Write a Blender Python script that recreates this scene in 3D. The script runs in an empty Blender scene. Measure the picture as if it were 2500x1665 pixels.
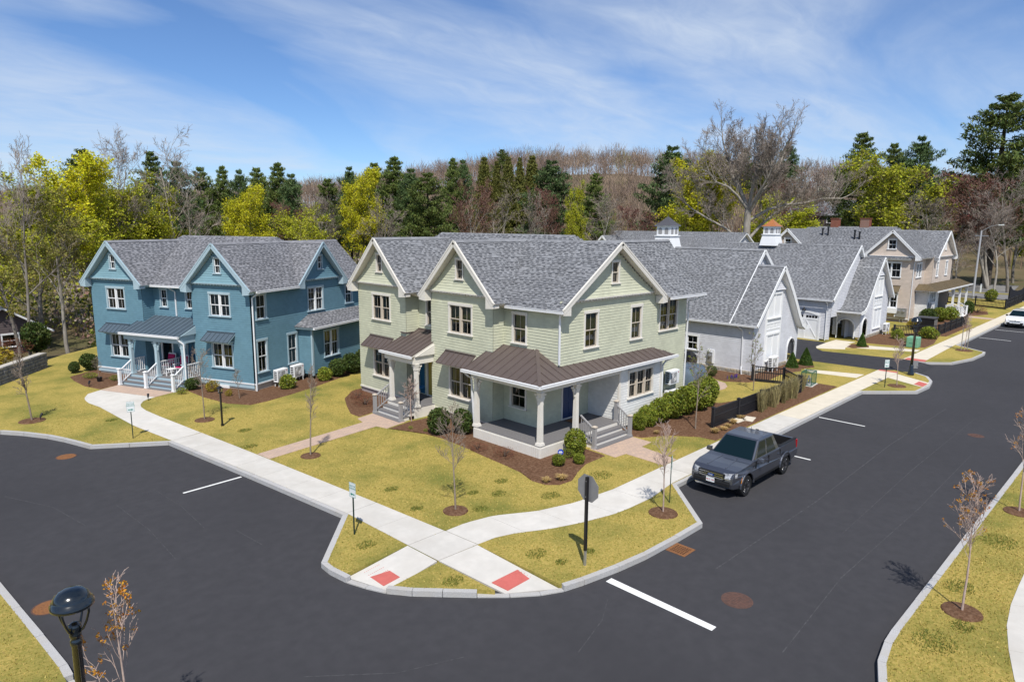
import bpy, bmesh, math, random
from mathutils import Vector, Matrix
from mathutils.geometry import tessellate_polygon
R = math.radians
random.seed(11)
sc = bpy.context.scene
COL = sc.collection

# ------------------------------------------------------------------ camera
CAM_H = 9.62
_a, _p, _r = R(44.8), R(9.656), R(-0.436)
_fw = Vector((math.cos(_a)*math.cos(_p), math.sin(_a)*math.cos(_p), -math.sin(_p)))
_rt = Vector((math.sin(_a), -math.cos(_a), 0))
_dn = _fw.cross(_rt)
_r2 = _rt*math.cos(_r) + _dn*math.sin(_r)
_d2 = -_rt*math.sin(_r) + _dn*math.cos(_r)
cam = bpy.data.objects.new('camera', bpy.data.cameras.new('camera'))
COL.objects.link(cam)
cam.data.sensor_width = 36; cam.data.lens = 24.0
cam.data.clip_start = 0.2; cam.data.clip_end = 6000
_m = Matrix((_r2, -_d2, -_fw)).transposed().to_4x4(); _m.translation = Vector((0, 0, CAM_H))
cam.matrix_world = _m
sc.camera = cam

# ------------------------------------------------------------------ sky and sun
SUN_AZ = R(48 + 180)       # the sun stands behind the camera
SUN_EL = R(55)
w = bpy.data.worlds.new('World'); sc.world = w; w.use_nodes = True
nt = w.node_tree; nt.nodes.clear()
def N(t, **k):
    n = nt.nodes.new(t)
    for a, v in k.items(): setattr(n, a, v)
    return n
out = N('ShaderNodeOutputWorld'); bg = N('ShaderNodeBackground'); sky = N('ShaderNodeTexSky')
sky.sky_type = 'NISHITA'; sky.sun_disc = False
sky.sun_elevation = SUN_EL; sky.sun_rotation = math.pi/2 - SUN_AZ
sky.altitude = 0; sky.air_density = 0.9; sky.dust_density = 0.0; sky.ozone_density = 6.0
bg.inputs['Strength'].default_value = 0.1
# thin cirrus: direction projected on a flat layer, stretched noise
tc = N('ShaderNodeTexCoord'); sep = N('ShaderNodeSeparateXYZ'); nt.links.new(tc.outputs['Generated'], sep.inputs[0])
zc = N('ShaderNodeMath', operation='MAXIMUM'); nt.links.new(sep.outputs['Z'], zc.inputs[0]); zc.inputs[1].default_value = 0.0
za = N('ShaderNodeMath', operation='ADD'); nt.links.new(zc.outputs[0], za.inputs[0]); za.inputs[1].default_value = 0.16
dv = N('ShaderNodeVectorMath', operation='SCALE'); rc = N('ShaderNodeMath', operation='DIVIDE'); rc.inputs[0].default_value = 1.0
nt.links.new(za.outputs[0], rc.inputs[1]); nt.links.new(tc.outputs['Generated'], dv.inputs[0]); nt.links.new(rc.outputs[0], dv.inputs['Scale'])
mp = N('ShaderNodeMapping'); nt.links.new(dv.outputs[0], mp.inputs[0])
mp.inputs['Rotation'].default_value = (0, 0, R(28)); mp.inputs['Scale'].default_value = (0.50, 0.95, 0.0); mp.inputs['Location'].default_value = (9.59, 14.77, 0.0)
n1 = N('ShaderNodeTexNoise'); n1.inputs['Scale'].default_value = 0.95; n1.inputs['Detail'].default_value = 6; n1.inputs['Roughness'].default_value = 0.5; n1.inputs['Distortion'].default_value = 0.9
nt.links.new(mp.outputs[0], n1.inputs['Vector'])
mp2 = N('ShaderNodeMapping'); nt.links.new(dv.outputs[0], mp2.inputs[0]); mp2.inputs['Rotation'].default_value = (0, 0, R(-20)); mp2.inputs['Scale'].default_value = (1.6, 3.4, 0)
n2 = N('ShaderNodeTexNoise'); n2.inputs['Scale'].default_value = 1.8; n2.inputs['Detail'].default_value = 8; n2.inputs['Roughness'].default_value = 0.62; n2.inputs['Distortion'].default_value = 1.0
nt.links.new(mp2.outputs[0], n2.inputs['Vector'])
r1 = N('ShaderNodeMapRange'); r1.inputs['From Min'].default_value = 0.36; r1.inputs['From Max'].default_value = 0.68; nt.links.new(n1.outputs['Fac'], r1.inputs['Value'])
r2 = N('ShaderNodeMapRange'); r2.inputs['From Min'].default_value = 0.30; r2.inputs['From Max'].default_value = 0.72; r2.inputs['To Min'].default_value = 0.55; nt.links.new(n2.outputs['Fac'], r2.inputs['Value'])
mu = N('ShaderNodeMath', operation='MULTIPLY'); nt.links.new(r1.outputs[0], mu.inputs[0]); nt.links.new(r2.outputs[0], mu.inputs[1])
cl = N('ShaderNodeMath', operation='MULTIPLY'); cl.use_clamp = True; nt.links.new(mu.outputs[0], cl.inputs[0]); cl.inputs[1].default_value = 0.9
tint = N('ShaderNodeVectorMath', operation='MULTIPLY'); nt.links.new(sky.outputs[0], tint.inputs[0]); tint.inputs[1].default_value = (0.98, 1.10, 1.27)   # a clear spring sky, a little bluer than the model's
mx = N('ShaderNodeMix', data_type='RGBA'); nt.links.new(cl.outputs[0], mx.inputs[0]); nt.links.new(tint.outputs[0], mx.inputs[6]); mx.inputs[7].default_value = (6.7, 7.6, 8.9, 1)
nt.links.new(mx.outputs[2], bg.inputs[0]); nt.links.new(bg.outputs[0], out.inputs[0])
sun = bpy.data.objects.new('sun', bpy.data.lights.new('sun', 'SUN')); COL.objects.link(sun)
sun.data.energy = 5.0; sun.data.angle = R(0.53); sun.data.color = (1.0, 0.95, 0.87)
_sd = Vector((math.cos(SUN_AZ)*math.cos(SUN_EL), math.sin(SUN_AZ)*math.cos(SUN_EL), math.sin(SUN_EL)))
sun.rotation_euler = _sd.to_track_quat('Z', 'Y').to_euler(); sun.location = _sd*80
vs = sc.view_settings
vs.view_transform = 'Standard'; vs.look = 'None'; vs.exposure = 0.0; vs.gamma = 1.0; vs.use_curve_mapping = False
sc.render.engine = 'CYCLES'
sc.cycles.use_denoising = True
sc.cycles.max_bounces = 5; sc.cycles.diffuse_bounces = 2; sc.cycles.glossy_bounces = 2; sc.cycles.transparent_max_bounces = 6

# ------------------------------------------------------------------ materials
MATS = {}
def mat(name, c, c2=None, scale=4.0, rough=0.75, bump=0.0, bscale=40.0, metal=0.0, spec=0.3, island=0.0, detail=4.0, c3=None, scale3=0.5, coat=0.0, lo=0.35, hi=0.65, stretch=None, hue=0.0, trans=0.0):
    if name in MATS: return MATS[name]
    m = bpy.data.materials.new(name); m.use_nodes = True; t = m.node_tree; L = t.links
    b = t.nodes['Principled BSDF']
    b.inputs['Roughness'].default_value = rough; b.inputs['Metallic'].default_value = metal
    b.inputs['Specular IOR Level'].default_value = spec; b.inputs['Coat Weight'].default_value = coat
    b.inputs['Coat Roughness'].default_value = 0.05
    if trans: b.inputs['Transmission Weight'].default_value = trans
    col = None
    def rgb(v):
        n = t.nodes.new('ShaderNodeRGB'); n.outputs[0].default_value = (*v, 1); return n.outputs[0]
    vec = None
    if c2 or bump:
        tcn = t.nodes.new('ShaderNodeTexCoord'); vec = tcn.outputs['Object']
        if stretch:
            mpn = t.nodes.new('ShaderNodeMapping'); mpn.inputs['Scale'].default_value = stretch; L.new(vec, mpn.inputs[0]); vec = mpn.outputs[0]
    def noise(s, d=detail):
        n = t.nodes.new('ShaderNodeTexNoise'); n.inputs['Scale'].default_value = s; n.inputs['Detail'].default_value = d; n.inputs['Roughness'].default_value = 0.6
        L.new(vec, n.inputs['Vector']); return n.outputs['Fac']
    col = rgb(c)
    def mixin(colA, cB, s, a, bb):
        mr = t.nodes.new('ShaderNodeMapRange'); mr.inputs['From Min'].default_value = a; mr.inputs['From Max'].default_value = bb; L.new(noise(s), mr.inputs['Value'])
        x = t.nodes.new('ShaderNodeMix'); x.data_type = 'RGBA'; L.new(mr.outputs[0], x.inputs[0]); L.new(colA, x.inputs[6]); L.new(rgb(cB), x.inputs[7]); return x.outputs[2]
    if c2: col = mixin(col, c2, scale, lo, hi)
    if c3: col = mixin(col, c3, scale3, 0.45, 0.7)
    if island:
        gn = t.nodes.new('ShaderNodeNewGeometry'); mr = t.nodes.new('ShaderNodeMapRange'); mr.inputs['To Min'].default_value = 1-island; mr.inputs['To Max'].default_value = 1+island
        L.new(gn.outputs['Random Per Island'], mr.inputs['Value'])
        hs = t.nodes.new('ShaderNodeHueSaturation'); L.new(col, hs.inputs['Color']); L.new(mr.outputs[0], hs.inputs['Value'])
        if hue:
            wn = t.nodes.new('ShaderNodeTexWhiteNoise'); wn.noise_dimensions = '1D'; L.new(gn.outputs['Random Per Island'], wn.inputs['W'])
            mh = t.nodes.new('ShaderNodeMapRange'); mh.inputs['To Min'].default_value = 0.5-hue; mh.inputs['To Max'].default_value = 0.5+hue; L.new(wn.outputs['Value'], mh.inputs['Value']); L.new(mh.outputs[0], hs.inputs['Hue'])
        col = hs.outputs[0]
    L.new(col, b.inputs['Base Color'])
    if bump:
        bn = t.nodes.new('ShaderNodeBump'); bn.inputs['Strength'].default_value = bump; bn.inputs['Distance'].default_value = 0.02
        L.new(noise(bscale, 3), bn.inputs['Height']); L.new(bn.outputs[0], b.inputs['Normal'])
    MATS[name] = m
    return m

def leafmat(name, c, island=0.35, hue=0.02, rough=0.6, tr=0.35):
    """foliage: diffuse + translucent, brightness varied leaf by leaf"""
    if name in MATS: return MATS[name]
    m = bpy.data.materials.new(name); m.use_nodes = True; t = m.node_tree; L = t.links; t.nodes.clear()
    o = t.nodes.new('ShaderNodeOutputMaterial'); d = t.nodes.new('ShaderNodeBsdfPrincipled'); d.inputs['Roughness'].default_value = rough; d.inputs['Specular IOR Level'].default_value = 0.25
    tr_ = t.nodes.new('ShaderNodeBsdfTranslucent'); mxs = t.nodes.new('ShaderNodeMixShader'); mxs.inputs[0].default_value = tr
    gn = t.nodes.new('ShaderNodeNewGeometry'); mr = t.nodes.new('ShaderNodeMapRange'); mr.inputs['To Min'].default_value = 1-island; mr.inputs['To Max'].default_value = 1+island
    L.new(gn.outputs['Random Per Island'], mr.inputs['Value'])
    oi = t.nodes.new('ShaderNodeObjectInfo'); mo = t.nodes.new('ShaderNodeMapRange'); mo.inputs['To Min'].default_value = 0.85; mo.inputs['To Max'].default_value = 1.15; L.new(oi.outputs['Random'], mo.inputs['Value'])
    ml = t.nodes.new('ShaderNodeMath'); ml.operation = 'MULTIPLY'; L.new(mr.outputs[0], ml.inputs[0]); L.new(mo.outputs[0], ml.inputs[1])
    wn = t.nodes.new('ShaderNodeTexWhiteNoise'); wn.noise_dimensions = '1D'; L.new(gn.outputs['Random Per Island'], wn.inputs['W'])
    mh = t.nodes.new('ShaderNodeMapRange'); mh.inputs['To Min'].default_value = 0.5-hue; mh.inputs['To Max'].default_value = 0.5+hue; L.new(wn.outputs['Value'], mh.inputs['Value'])
    hs = t.nodes.new('ShaderNodeHueSaturation'); hs.inputs['Color'].default_value = (*c, 1); L.new(ml.outputs[0], hs.inputs['Value']); L.new(mh.outputs[0], hs.inputs['Hue'])
    L.new(hs.outputs[0], d.inputs['Base Color']); L.new(hs.outputs[0], tr_.inputs[0])
    L.new(d.outputs[0], mxs.inputs[1]); L.new(tr_.outputs[0], mxs.inputs[2]); L.new(mxs.outputs[0], o.inputs[0])
    MATS[name] = m; return m

def glassmat(name, tint=(0.55, 0.6, 0.6), rough=0.01, ior=1.5):
    if name in MATS: return MATS[name]
    m = bpy.data.materials.new(name); m.use_nodes = True; t = m.node_tree; L = t.links; t.nodes.clear()
    o = t.nodes.new('ShaderNodeOutputMaterial'); g = t.nodes.new('ShaderNodeBsdfGlossy'); g.inputs['Roughness'].default_value = rough; g.inputs['Color'].default_value = (0.8, 0.85, 0.9, 1)
    tp = t.nodes.new('ShaderNodeBsdfTransparent'); tp.inputs[0].default_value = (*tint, 1); f = t.nodes.new('ShaderNodeFresnel'); f.inputs[0].default_value = ior
    x = t.nodes.new('ShaderNodeMixShader'); L.new(f.outputs[0], x.inputs[0]); L.new(tp.outputs[0], x.inputs[1]); L.new(g.outputs[0], x.inputs[2]); L.new(x.outputs[0], o.inputs[0])
    MATS[name] = m; return m

def sidingmat(name, c, rowh=0.13, joint=0.10):
    """painted shingle siding: faint vertical joints between shingles, slight colour change from shingle to shingle (courses are geometry)"""
    if name in MATS: return MATS[name]
    m = bpy.data.materials.new(name); m.use_nodes = True; t = m.node_tree; L = t.links; b = t.nodes['Principled BSDF']
    b.inputs['Roughness'].default_value = 0.7; b.inputs['Specular IOR Level'].default_value = 0.25
    uv = t.nodes.new('ShaderNodeUVMap'); br = t.nodes.new('ShaderNodeTexBrick'); L.new(uv.outputs[0], br.inputs['Vector'])
    br.offset = 0.5; br.inputs['Scale'].default_value = 1.0; br.inputs['Brick Width'].default_value = 0.21; br.inputs['Row Height'].default_value = rowh
    br.inputs['Mortar Size'].default_value = 0.004; br.inputs['Mortar Smooth'].default_value = 0.2; br.inputs['Bias'].default_value = 0.0
    br.inputs['Color1'].default_value = (*c, 1); br.inputs['Color2'].default_value = (*[v*0.90 for v in c], 1); br.inputs['Mortar'].default_value = (*[v*(1-joint) for v in c], 1)
    n = t.nodes.new('ShaderNodeTexNoise'); n.inputs['Scale'].default_value = 1.3; n.inputs['Detail'].default_value = 5; tcn = t.nodes.new('ShaderNodeTexCoord'); L.new(tcn.outputs['Object'], n.inputs['Vector'])
    mr = t.nodes.new('ShaderNodeMapRange'); mr.inputs['From Min'].default_value = 0.3; mr.inputs['From Max'].default_value = 0.7; mr.inputs['To Min'].default_value = 0.93; mr.inputs['To Max'].default_value = 1.05; L.new(n.outputs['Fac'], mr.inputs['Value'])
    hs = t.nodes.new('ShaderNodeHueSaturation'); L.new(br.outputs['Color'], hs.inputs['Color']); L.new(mr.outputs[0], hs.inputs['Value']); L.new(hs.outputs[0], b.inputs['Base Color'])
    MATS[name] = m; return m

# ------------------------------------------------------------------ mesh helpers
class MB:
    """collects faces; everything added goes through the current matrix M"""
    def __init__(s, M=None): s.v = []; s.f = []; s.mi = []; s.uv = []; s.M = M or Matrix()
    def add(s, vs_, fs, mi=0, uv=None):
        o = len(s.v); M = s.M
        s.v += [tuple(M @ Vector(p)) for p in vs_]
        for i, f in enumerate(fs):
            s.f.append([o+k for k in f]); s.mi.append(mi); s.uv.append(uv[i] if uv else None)
    def box(s, x0, x1, y0, y1, z0, z1, mi=0):
        s.add([(x0,y0,z0),(x1,y0,z0),(x1,y1,z0),(x0,y1,z0),(x0,y0,z1),(x1,y0,z1),(x1,y1,z1),(x0,y1,z1)],
              [(0,3,2,1),(4,5,6,7),(0,1,5,4),(1,2,6,5),(2,3,7,6),(3,0,4,7)], mi)
    def taper(s, cx, cy, z0, z1, a0, b0, a1, b1, mi=0):
        s.add([(cx-a0,cy-b0,z0),(cx+a0,cy-b0,z0),(cx+a0,cy+b0,z0),(cx-a0,cy+b0,z0),(cx-a1,cy-b1,z1),(cx+a1,cy-b1,z1),(cx+a1,cy+b1,z1),(cx-a1,cy+b1,z1)],
              [(0,3,2,1),(4,5,6,7),(0,1,5,4),(1,2,6,5),(2,3,7,6),(3,0,4,7)], mi)
    def beam(s, p, q, wdt, hgt, mi=0, up=(0,0,1)):
        """a board from p to q, hgt along up, wdt sideways"""
        p, q = Vector(p), Vector(q); d = (q-p).normalized(); u = Vector(up); sd = d.cross(u)
        if sd.length < 1e-4: sd = d.cross(Vector((1,0,0)))
        sd.normalize(); u = sd.cross(d).normalized()
        c = [p+sd*a*wdt/2+u*b*hgt/2 for a, b in ((-1,-1),(1,-1),(1,1),(-1,1))] + [q+sd*a*wdt/2+u*b*hgt/2 for a, b in ((-1,-1),(1,-1),(1,1),(-1,1))]
        s.add(c, [(0,1,2,3),(7,6,5,4),(0,4,5,1),(1,5,6,2),(2,6,7,3),(3,7,4,0)], mi)
    def prism(s, poly, z0, z1, mi=0, mi_side=None):
        """vertical extrusion of an xy polygon (counter-clockwise)"""
        n = len(poly); vs_ = [(p[0],p[1],z0) for p in poly]+[(p[0],p[1],z1) for p in poly]
        tri = tessellate_polygon([[Vector((p[0],p[1],0)) for p in poly]])
        fs = []
        for t in tri:
            a, b, c = [Vector((poly[i][0],poly[i][1])) for i in t]
            cr = (b-a).x*(c-a).y-(b-a).y*(c-a).x
            t = t if cr > 0 else t[::-1]
            fs.append([n+i for i in t])
        s.add(vs_, fs, mi)
        area = sum(poly[i][0]*poly[(i+1)%n][1]-poly[(i+1)%n][0]*poly[i][1] for i in range(n))
        sf = []
        for i in range(n):
            j = (i+1)%n
            sf.append((i,j,n+j,n+i) if area > 0 else (j,i,n+i,n+j))
        s.add(vs_, sf, mi if mi_side is None else mi_side)
    def slab(s, poly3, th, mi=0):
        """planar 3d polygon, thickened by th against its normal"""
        P = [Vector(p) for p in poly3]; n = len(P)
        nr = Vector((0,0,0))
        for i in range(n): nr += (P[i]-P[0]).cross(P[(i+1)%n]-P[0])
        nr.normalize(); Q = [p-nr*th for p in P]
        s.add(P+Q, [list(range(n)), [2*n-1-i for i in range(n)]]+[(i, n+i, n+(i+1)%n, (i+1)%n) for i in range(n)], mi)
    def tube(s, pts, rad, k=6, mi=0, cap=True):
        P = [Vector(p) for p in pts]; n = len(P)
        if not isinstance(rad, (list, tuple)): rad = [rad]*n
        vs_ = []; ref = None
        for i in range(n):
            d = (P[min(i+1,n-1)]-P[max(i-1,0)])
            if d.length < 1e-6: d = Vector((0,0,1))
            d.normalize()
            if ref is None: ref = d.orthogonal().normalized()
            ref = (ref-d*ref.dot(d))
            if ref.length < 1e-4: ref = d.orthogonal()
            ref.normalize(); b = d.cross(ref)
            for j in range(k):
                a = 2*math.pi*j/k; vs_.append(P[i]+(ref*math.cos(a)+b*math.sin(a))*rad[i])
        fs = [(i*k+j, i*k+(j+1)%k, (i+1)*k+(j+1)%k, (i+1)*k+j) for i in range(n-1) for j in range(k)]
        if cap: fs += [list(range(k-1,-1,-1)), [(n-1)*k+j for j in range(k)]]
        s.add(vs_, fs, mi)
    def lathe(s, prof, k=16, c=(0,0,0), mi=0):
        """revolve (radius, z) profile round z through c"""
        n = len(prof); vs_ = [(c[0]+r*math.cos(2*math.pi*j/k), c[1]+r*math.sin(2*math.pi*j/k), c[2]+z) for r, z in prof for j in range(k)]
        fs = [(i*k+j, i*k+(j+1)%k, (i+1)*k+(j+1)%k, (i+1)*k+j) for i in range(n-1) for j in range(k)]
        fs += [list(range(k-1,-1,-1)), [(n-1)*k+j for j in range(k)]]
        s.add(vs_, fs, mi)
    def mesh(s, name, mats, smooth=False):
        me = bpy.data.meshes.new(name); me.from_pydata(s.v, [], s.f)
        for m in (mats if isinstance(mats, (list, tuple)) else [mats]): me.materials.append(m)
        if any(s.mi): me.polygons.foreach_set('material_index', s.mi)
        if smooth: me.polygons.foreach_set('use_smooth', [True]*len(s.f))
        if any(u for u in s.uv):
            ul = me.uv_layers.new(name='UVMap'); k = 0; dat = []
            for f, u in zip(s.f, s.uv):
                for i in range(len(f)): dat += list(u[i]) if u else [0.0, 0.0]
            ul.data.foreach_set('uv', dat)
        me.update(); return me
    def build(s, name, mats, parent=None, smooth=False, kind=None, label=None, cat=None, group=None, loc=None):
        o = bpy.data.objects.new(name, s.mesh(name, mats, smooth)); COL.objects.link(o)
        if parent: o.parent = parent
        if loc: o.location = loc
        tag(o, label, cat, group, kind); return o

def tag(o, label=None, cat=None, group=None, kind=None):
    if label: o['label'] = label
    if cat: o['category'] = cat
    if group: o['group'] = group
    if kind: o['kind'] = kind
    return o
def thing(name, label, cat, loc=(0,0,0), rz=0.0, group=None):
    o = bpy.data.objects.new(name, None); COL.objects.link(o); o.location = loc; o.rotation_euler = (0,0,rz); o.empty_display_size = 0.2
    return tag(o, label, cat, group)
KIDS = {}
def copy_tree(o, parent=None):
    c = o.copy(); COL.objects.link(c)
    if parent: c.parent = parent
    for ch in list(o.children): copy_tree(ch, c)
    return c
def link(name, me, parent=None, loc=None, rz=None):
    o = bpy.data.objects.new(name, me); COL.objects.link(o)
    if parent: o.parent = parent
    if loc: o.location = loc
    if rz is not None: o.rotation_euler = (0,0,rz)
    return o
def bevel(o, wdt=0.01, seg=1):
    m = o.modifiers.new('bevel', 'BEVEL'); m.width = wdt; m.segments = seg; m.limit_method = 'ANGLE'; return o
def clip(poly, axis, val, keep_greater):
    """clip a 2d polygon at a coordinate"""
    res = []; n = len(poly)
    for i in range(n):
        a, b = poly[i], poly[(i+1)%n]
        ia = a[axis] >= val if keep_greater else a[axis] <= val
        ib = b[axis] >= val if keep_greater else b[axis] <= val
        if ia: res.append(a)
        if ia != ib:
            t = (val-a[axis])/(b[axis]-a[axis]); res.append((a[0]+(b[0]-a[0])*t, a[1]+(b[1]-a[1])*t))
    return res

# ------------------------------------------------------------------ surfaces
M_ASPH = mat('asphalt', (0.045,0.0445,0.049), (0.053,0.052,0.057), scale=2.6, rough=0.88, bump=0.35, bscale=150, spec=0.2, c3=(0.040,0.0395,0.0435), scale3=0.10, detail=8)
M_DRIVE = mat('driveway_asphalt', (0.034,0.034,0.039), (0.046,0.046,0.05), scale=2, rough=0.88, bump=0.35, bscale=150, spec=0.2)
M_FARROAD = mat('old_asphalt', (0.17,0.165,0.16), (0.22,0.215,0.21), scale=0.6, rough=0.9)
M_CONC = mat('concrete', (0.60,0.575,0.53), (0.53,0.51,0.47), scale=2.2, rough=0.85, bump=0.1, bscale=90, island=0.05, detail=8, c3=(0.50,0.475,0.43), scale3=0.7)
M_CONC_W = mat('concrete_cream', (0.66,0.60,0.49), (0.60,0.545,0.44), scale=2.2, rough=0.85, bump=0.1, bscale=90, island=0.03, detail=6)
M_JOINT = mat('joint_mortar', (0.30,0.285,0.26), rough=0.95)
M_GRAN = mat('granite', (0.50,0.49,0.48), (0.36,0.36,0.36), scale=45, rough=0.8, bump=0.5, bscale=35, island=0.10, detail=6, c3=(0.42,0.40,0.37), scale3=1.5)
M_LAWN = mat('lawn', (0.47,0.35,0.105), (0.25,0.222,0.048), scale=16.0, rough=0.95, bump=1.0, bscale=60, spec=0.1, detail=9, c3=(0.165,0.175,0.040), scale3=0.36, lo=0.36, hi=0.66)
M_MULCH = mat('bark_mulch', (0.155,0.082,0.047), (0.080,0.042,0.025), scale=22, rough=0.95, bump=1.0, bscale=45, spec=0.1, detail=8, c3=(0.20,0.12,0.075), scale3=9)
M_WHITEPAINT = mat('road_paint', (0.74,0.74,0.72), (0.60,0.60,0.58), scale=14, rough=0.8, lo=0.5, hi=0.75)
M_WORN = mat('worn_road_paint', (0.80,0.80,0.78), (0.22,0.22,0.22), scale=26, rough=0.8, lo=0.60, hi=0.70, detail=7)
M_PAD = mat('red_tactile', (0.53,0.135,0.115), (0.47,0.12,0.10), scale=5, rough=0.75)
M_RUST = mat('rust_iron', (0.26,0.115,0.042), (0.17,0.075,0.035), scale=16, rough=0.85, bump=0.4, bscale=60)
M_RUSTDK = mat('dark_rust_iron', (0.125,0.066,0.050), (0.082,0.050,0.042), scale=10, rough=0.8, bump=0.4, bscale=60)
M_DARK = mat('dark_void', (0.006,0.006,0.007), rough=0.9)
M_FOREST = mat('forest_floor', (0.115,0.085,0.045), (0.085,0.085,0.03), scale=0.12, rough=0.95, bump=0.6, bscale=2.0, c3=(0.16,0.12,0.07), scale3=0.05)
M_VERGE = mat('verge_grass', (0.19,0.18,0.05), (0.26,0.20,0.08), scale=0.7, rough=0.95, bump=0.6, bscale=12)
def pavermat(name, c1, c2, cm, bw=0.22, rh=0.11):
    m = mat(name, c1, rough=0.85); t = m.node_tree; L = t.links; b = t.nodes['Principled BSDF']
    tcn = t.nodes.new('ShaderNodeTexCoord'); br = t.nodes.new('ShaderNodeTexBrick'); L.new(tcn.outputs['Object'], br.inputs['Vector'])
    br.inputs['Scale'].default_value = 1; br.inputs['Brick Width'].default_value = bw; br.inputs['Row Height'].default_value = rh; br.inputs['Mortar Size'].default_value = 0.006
    br.inputs['Color1'].default_value = (*c1,1); br.inputs['Color2'].default_value = (*c2,1); br.inputs['Mortar'].default_value = (*cm,1)
    L.new(br.outputs['Color'], b.inputs['Base Color'])
    bn = t.nodes.new('ShaderNodeBump'); bn.inputs['Strength'].default_value = 0.3; bn.invert = True; L.new(br.outputs['Fac'], bn.inputs['Height']); L.new(bn.outputs[0], b.inputs['Normal'])
    return m
M_PAVER = pavermat('brick_pavers', (0.53,0.385,0.29), (0.44,0.325,0.265), (0.33,0.27,0.22))

# terrain: one sheet round the camera, flat where the streets are, rising to a wooded hill far behind
def sstep(a, b, x):
    t = max(0.0, min(1.0, (x-a)/(b-a))); return t*t*(3-2*t)
def hill(az):   # ground height of the hill top by azimuth (degrees)
    pts = [(-60,10),(5,14),(12,20),(18,25),(28,29),(36,34),(44,33),(50,27),(58,19),(66,14),(80,10),(120,8)]
    for (a,h1),(b,h2) in zip(pts, pts[1:]):
        if a <= az <= b: return h1+(h2-h1)*(az-a)/(b-a)
    return 8
def ground_z(x, y):
    r = math.hypot(x, y); az = math.degrees(math.atan2(y, x))
    z = -0.03
    z += hill(az)*sstep(150, 340, r)*(1-0.5*sstep(420, 1500, r))
    z -= 2.2*sstep(80, 57, r)*0+1.35*sstep(16, 5, math.hypot(x-11.0, y-72.5))
    return z
mb = MB(); rings = [0.5,15,30,45,55,62,68,74,80,90,105,120,140,165,190,215,240,265,290,315,340,370,420,520,800,1400,2600,4200]; NA = 120
for r in rings:
    for j in range(NA):
        a = 2*math.pi*j/NA; x, y = r*math.cos(a), r*math.sin(a); mb.v.append((x, y, ground_z(x, y)))
for i in range(len(rings)-1):
    for j in range(NA): mb.f.append([i*NA+j, (i+1)*NA+j, (i+1)*NA+(j+1)%NA, i*NA+(j+1)%NA]); mb.mi.append(0); mb.uv.append(None)
mb.build('ground', M_FOREST, kind='structure', smooth=True)

mb = MB(); mb.prism([(-40,-40),(113,-40),(113,16),(58,16),(30,26),(14,34),(6,45),(-40,66)], -0.02, 0.0)
mb.build('road', M_ASPH, kind='structure')

KCH = [(-14,47.5),(-6,43.8),(0,40.9),(3,39.3),(4.85,37.73),(5.56,36.72),(6.22,35.5),(6.61,34.5),(6.89,33.63),(7.18,32.62),(9.78,30.85),(10.56,24.45),(11.17,18.9),(8.99,16.48),(8.96,16.0),(9.05,15.25),(9.24,14.64),(9.5,14.05),(9.91,13.47),(10.46,12.88),(11.08,12.22),(11.7,11.62),(12.35,11.12),(12.95,10.82),(13.6,10.66),(14.88,10.43),(16.05,10.3),(17.72,10.25),(19.15,10.25),(21.45,12.62),(31,12.76),(42.1,12.85),(44.5,10.6),(46.56,10.49),(48.3,10.75),(49.6,11.3),(50.36,12.2),(50.2,12.95)]
KCH2 = [(54.72,14.1),(54.75,12.75),(56.1,11.35),(59.1,10.68),(62.0,10.55),(62.95,10.66),(65.05,12.95),(84.1,13.0),(111,13.0)]
KCH_R = [(111,4.05),(60,4.05),(34,4.03),(17.1,4.06),(16.41,4.03),(15.53,3.9),(14.66,3.62),(13.9,3.2),(13.3,2.6),(12.9,1.8),(12.75,0.5),(12.7,-6)]
KCH_L = [(-6,7.6),(0.2,7.8),(1.6,8.5),(2.4,9.6),(2.72,11.5),(2.77,15.8),(2.77,16.3),(2.65,17.93),(2.37,21.5),(1.9,27),(1.0,31),(-2.5,36),(-14,41)]
def offs(ch, d):
    n = len(ch); res = []
    for i in range(n):
        a, b, c = Vector(ch[max(i-1,0)]), Vector(ch[i]), Vector(ch[min(i+1,n-1)])
        d1 = (b-a) if i else (c-b); d2 = (c-b) if i < n-1 else (b-a)
        d1 = d1.normalized(); d2 = d2.normalized(); n1 = Vector((-d1.y,d1.x)); n2 = Vector((-d2.y,d2.x)); nn = (n1+n2).normalized()
        k = d/max(0.5, nn.dot(n1)); res.append((b.x+nn.x*k, b.y+nn.y*k))
    return res
def low_kerb(x, y):
    return (x < 9.62 and 13.95 < y < 15.5) or (11.35 < x < 13.0 and 10.7 < y < 12.0) or (46.0 < x < 47.4 and 10.3 < y < 10.95) or (49.3 < x < 51 and 12.2 < y < 14)
def kerb(ch, label):
    root = bpy.data.objects.new('kerb', None); COL.objects.link(root); tag(root, kind='structure')
    inn = offs(ch, 0.17); L = 0
    for i in range(len(ch)-1):
        a, b, c, d = [Vector((*p, 0)) for p in (ch[i], ch[i+1], inn[i+1], inn[i])]
        ln = (b-a).length; far = min(a.length, b.length) > 60
        k = max(1, round(ln/(1.9 if not far else 6.0))); g = 0.006/max(ln,0.1)
        for j in range(k):
            t0, t1 = j/k+g, (j+1)/k-g
            p = [a.lerp(b,t0), a.lerp(b,t1), d.lerp(c,t1), d.lerp(c,t0)]
            m = (p[0]+p[1])/2; zt = 0.03 if low_kerb(m.x, m.y) else 0.153+random.uniform(-0.003,0.004)
            b2 = MB(); q = [v+Vector((random.uniform(-.004,.004),random.uniform(-.004,.004),0)) for v in p]
            b2.prism([(v.x,v.y) for v in q], -0.08, zt)
            o = b2.build('kerb_stone', M_GRAN, root); bevel(o, 0.012)
    return root
for ch in (KCH, KCH2, KCH_R, KCH_L): kerb(ch, '')

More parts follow.
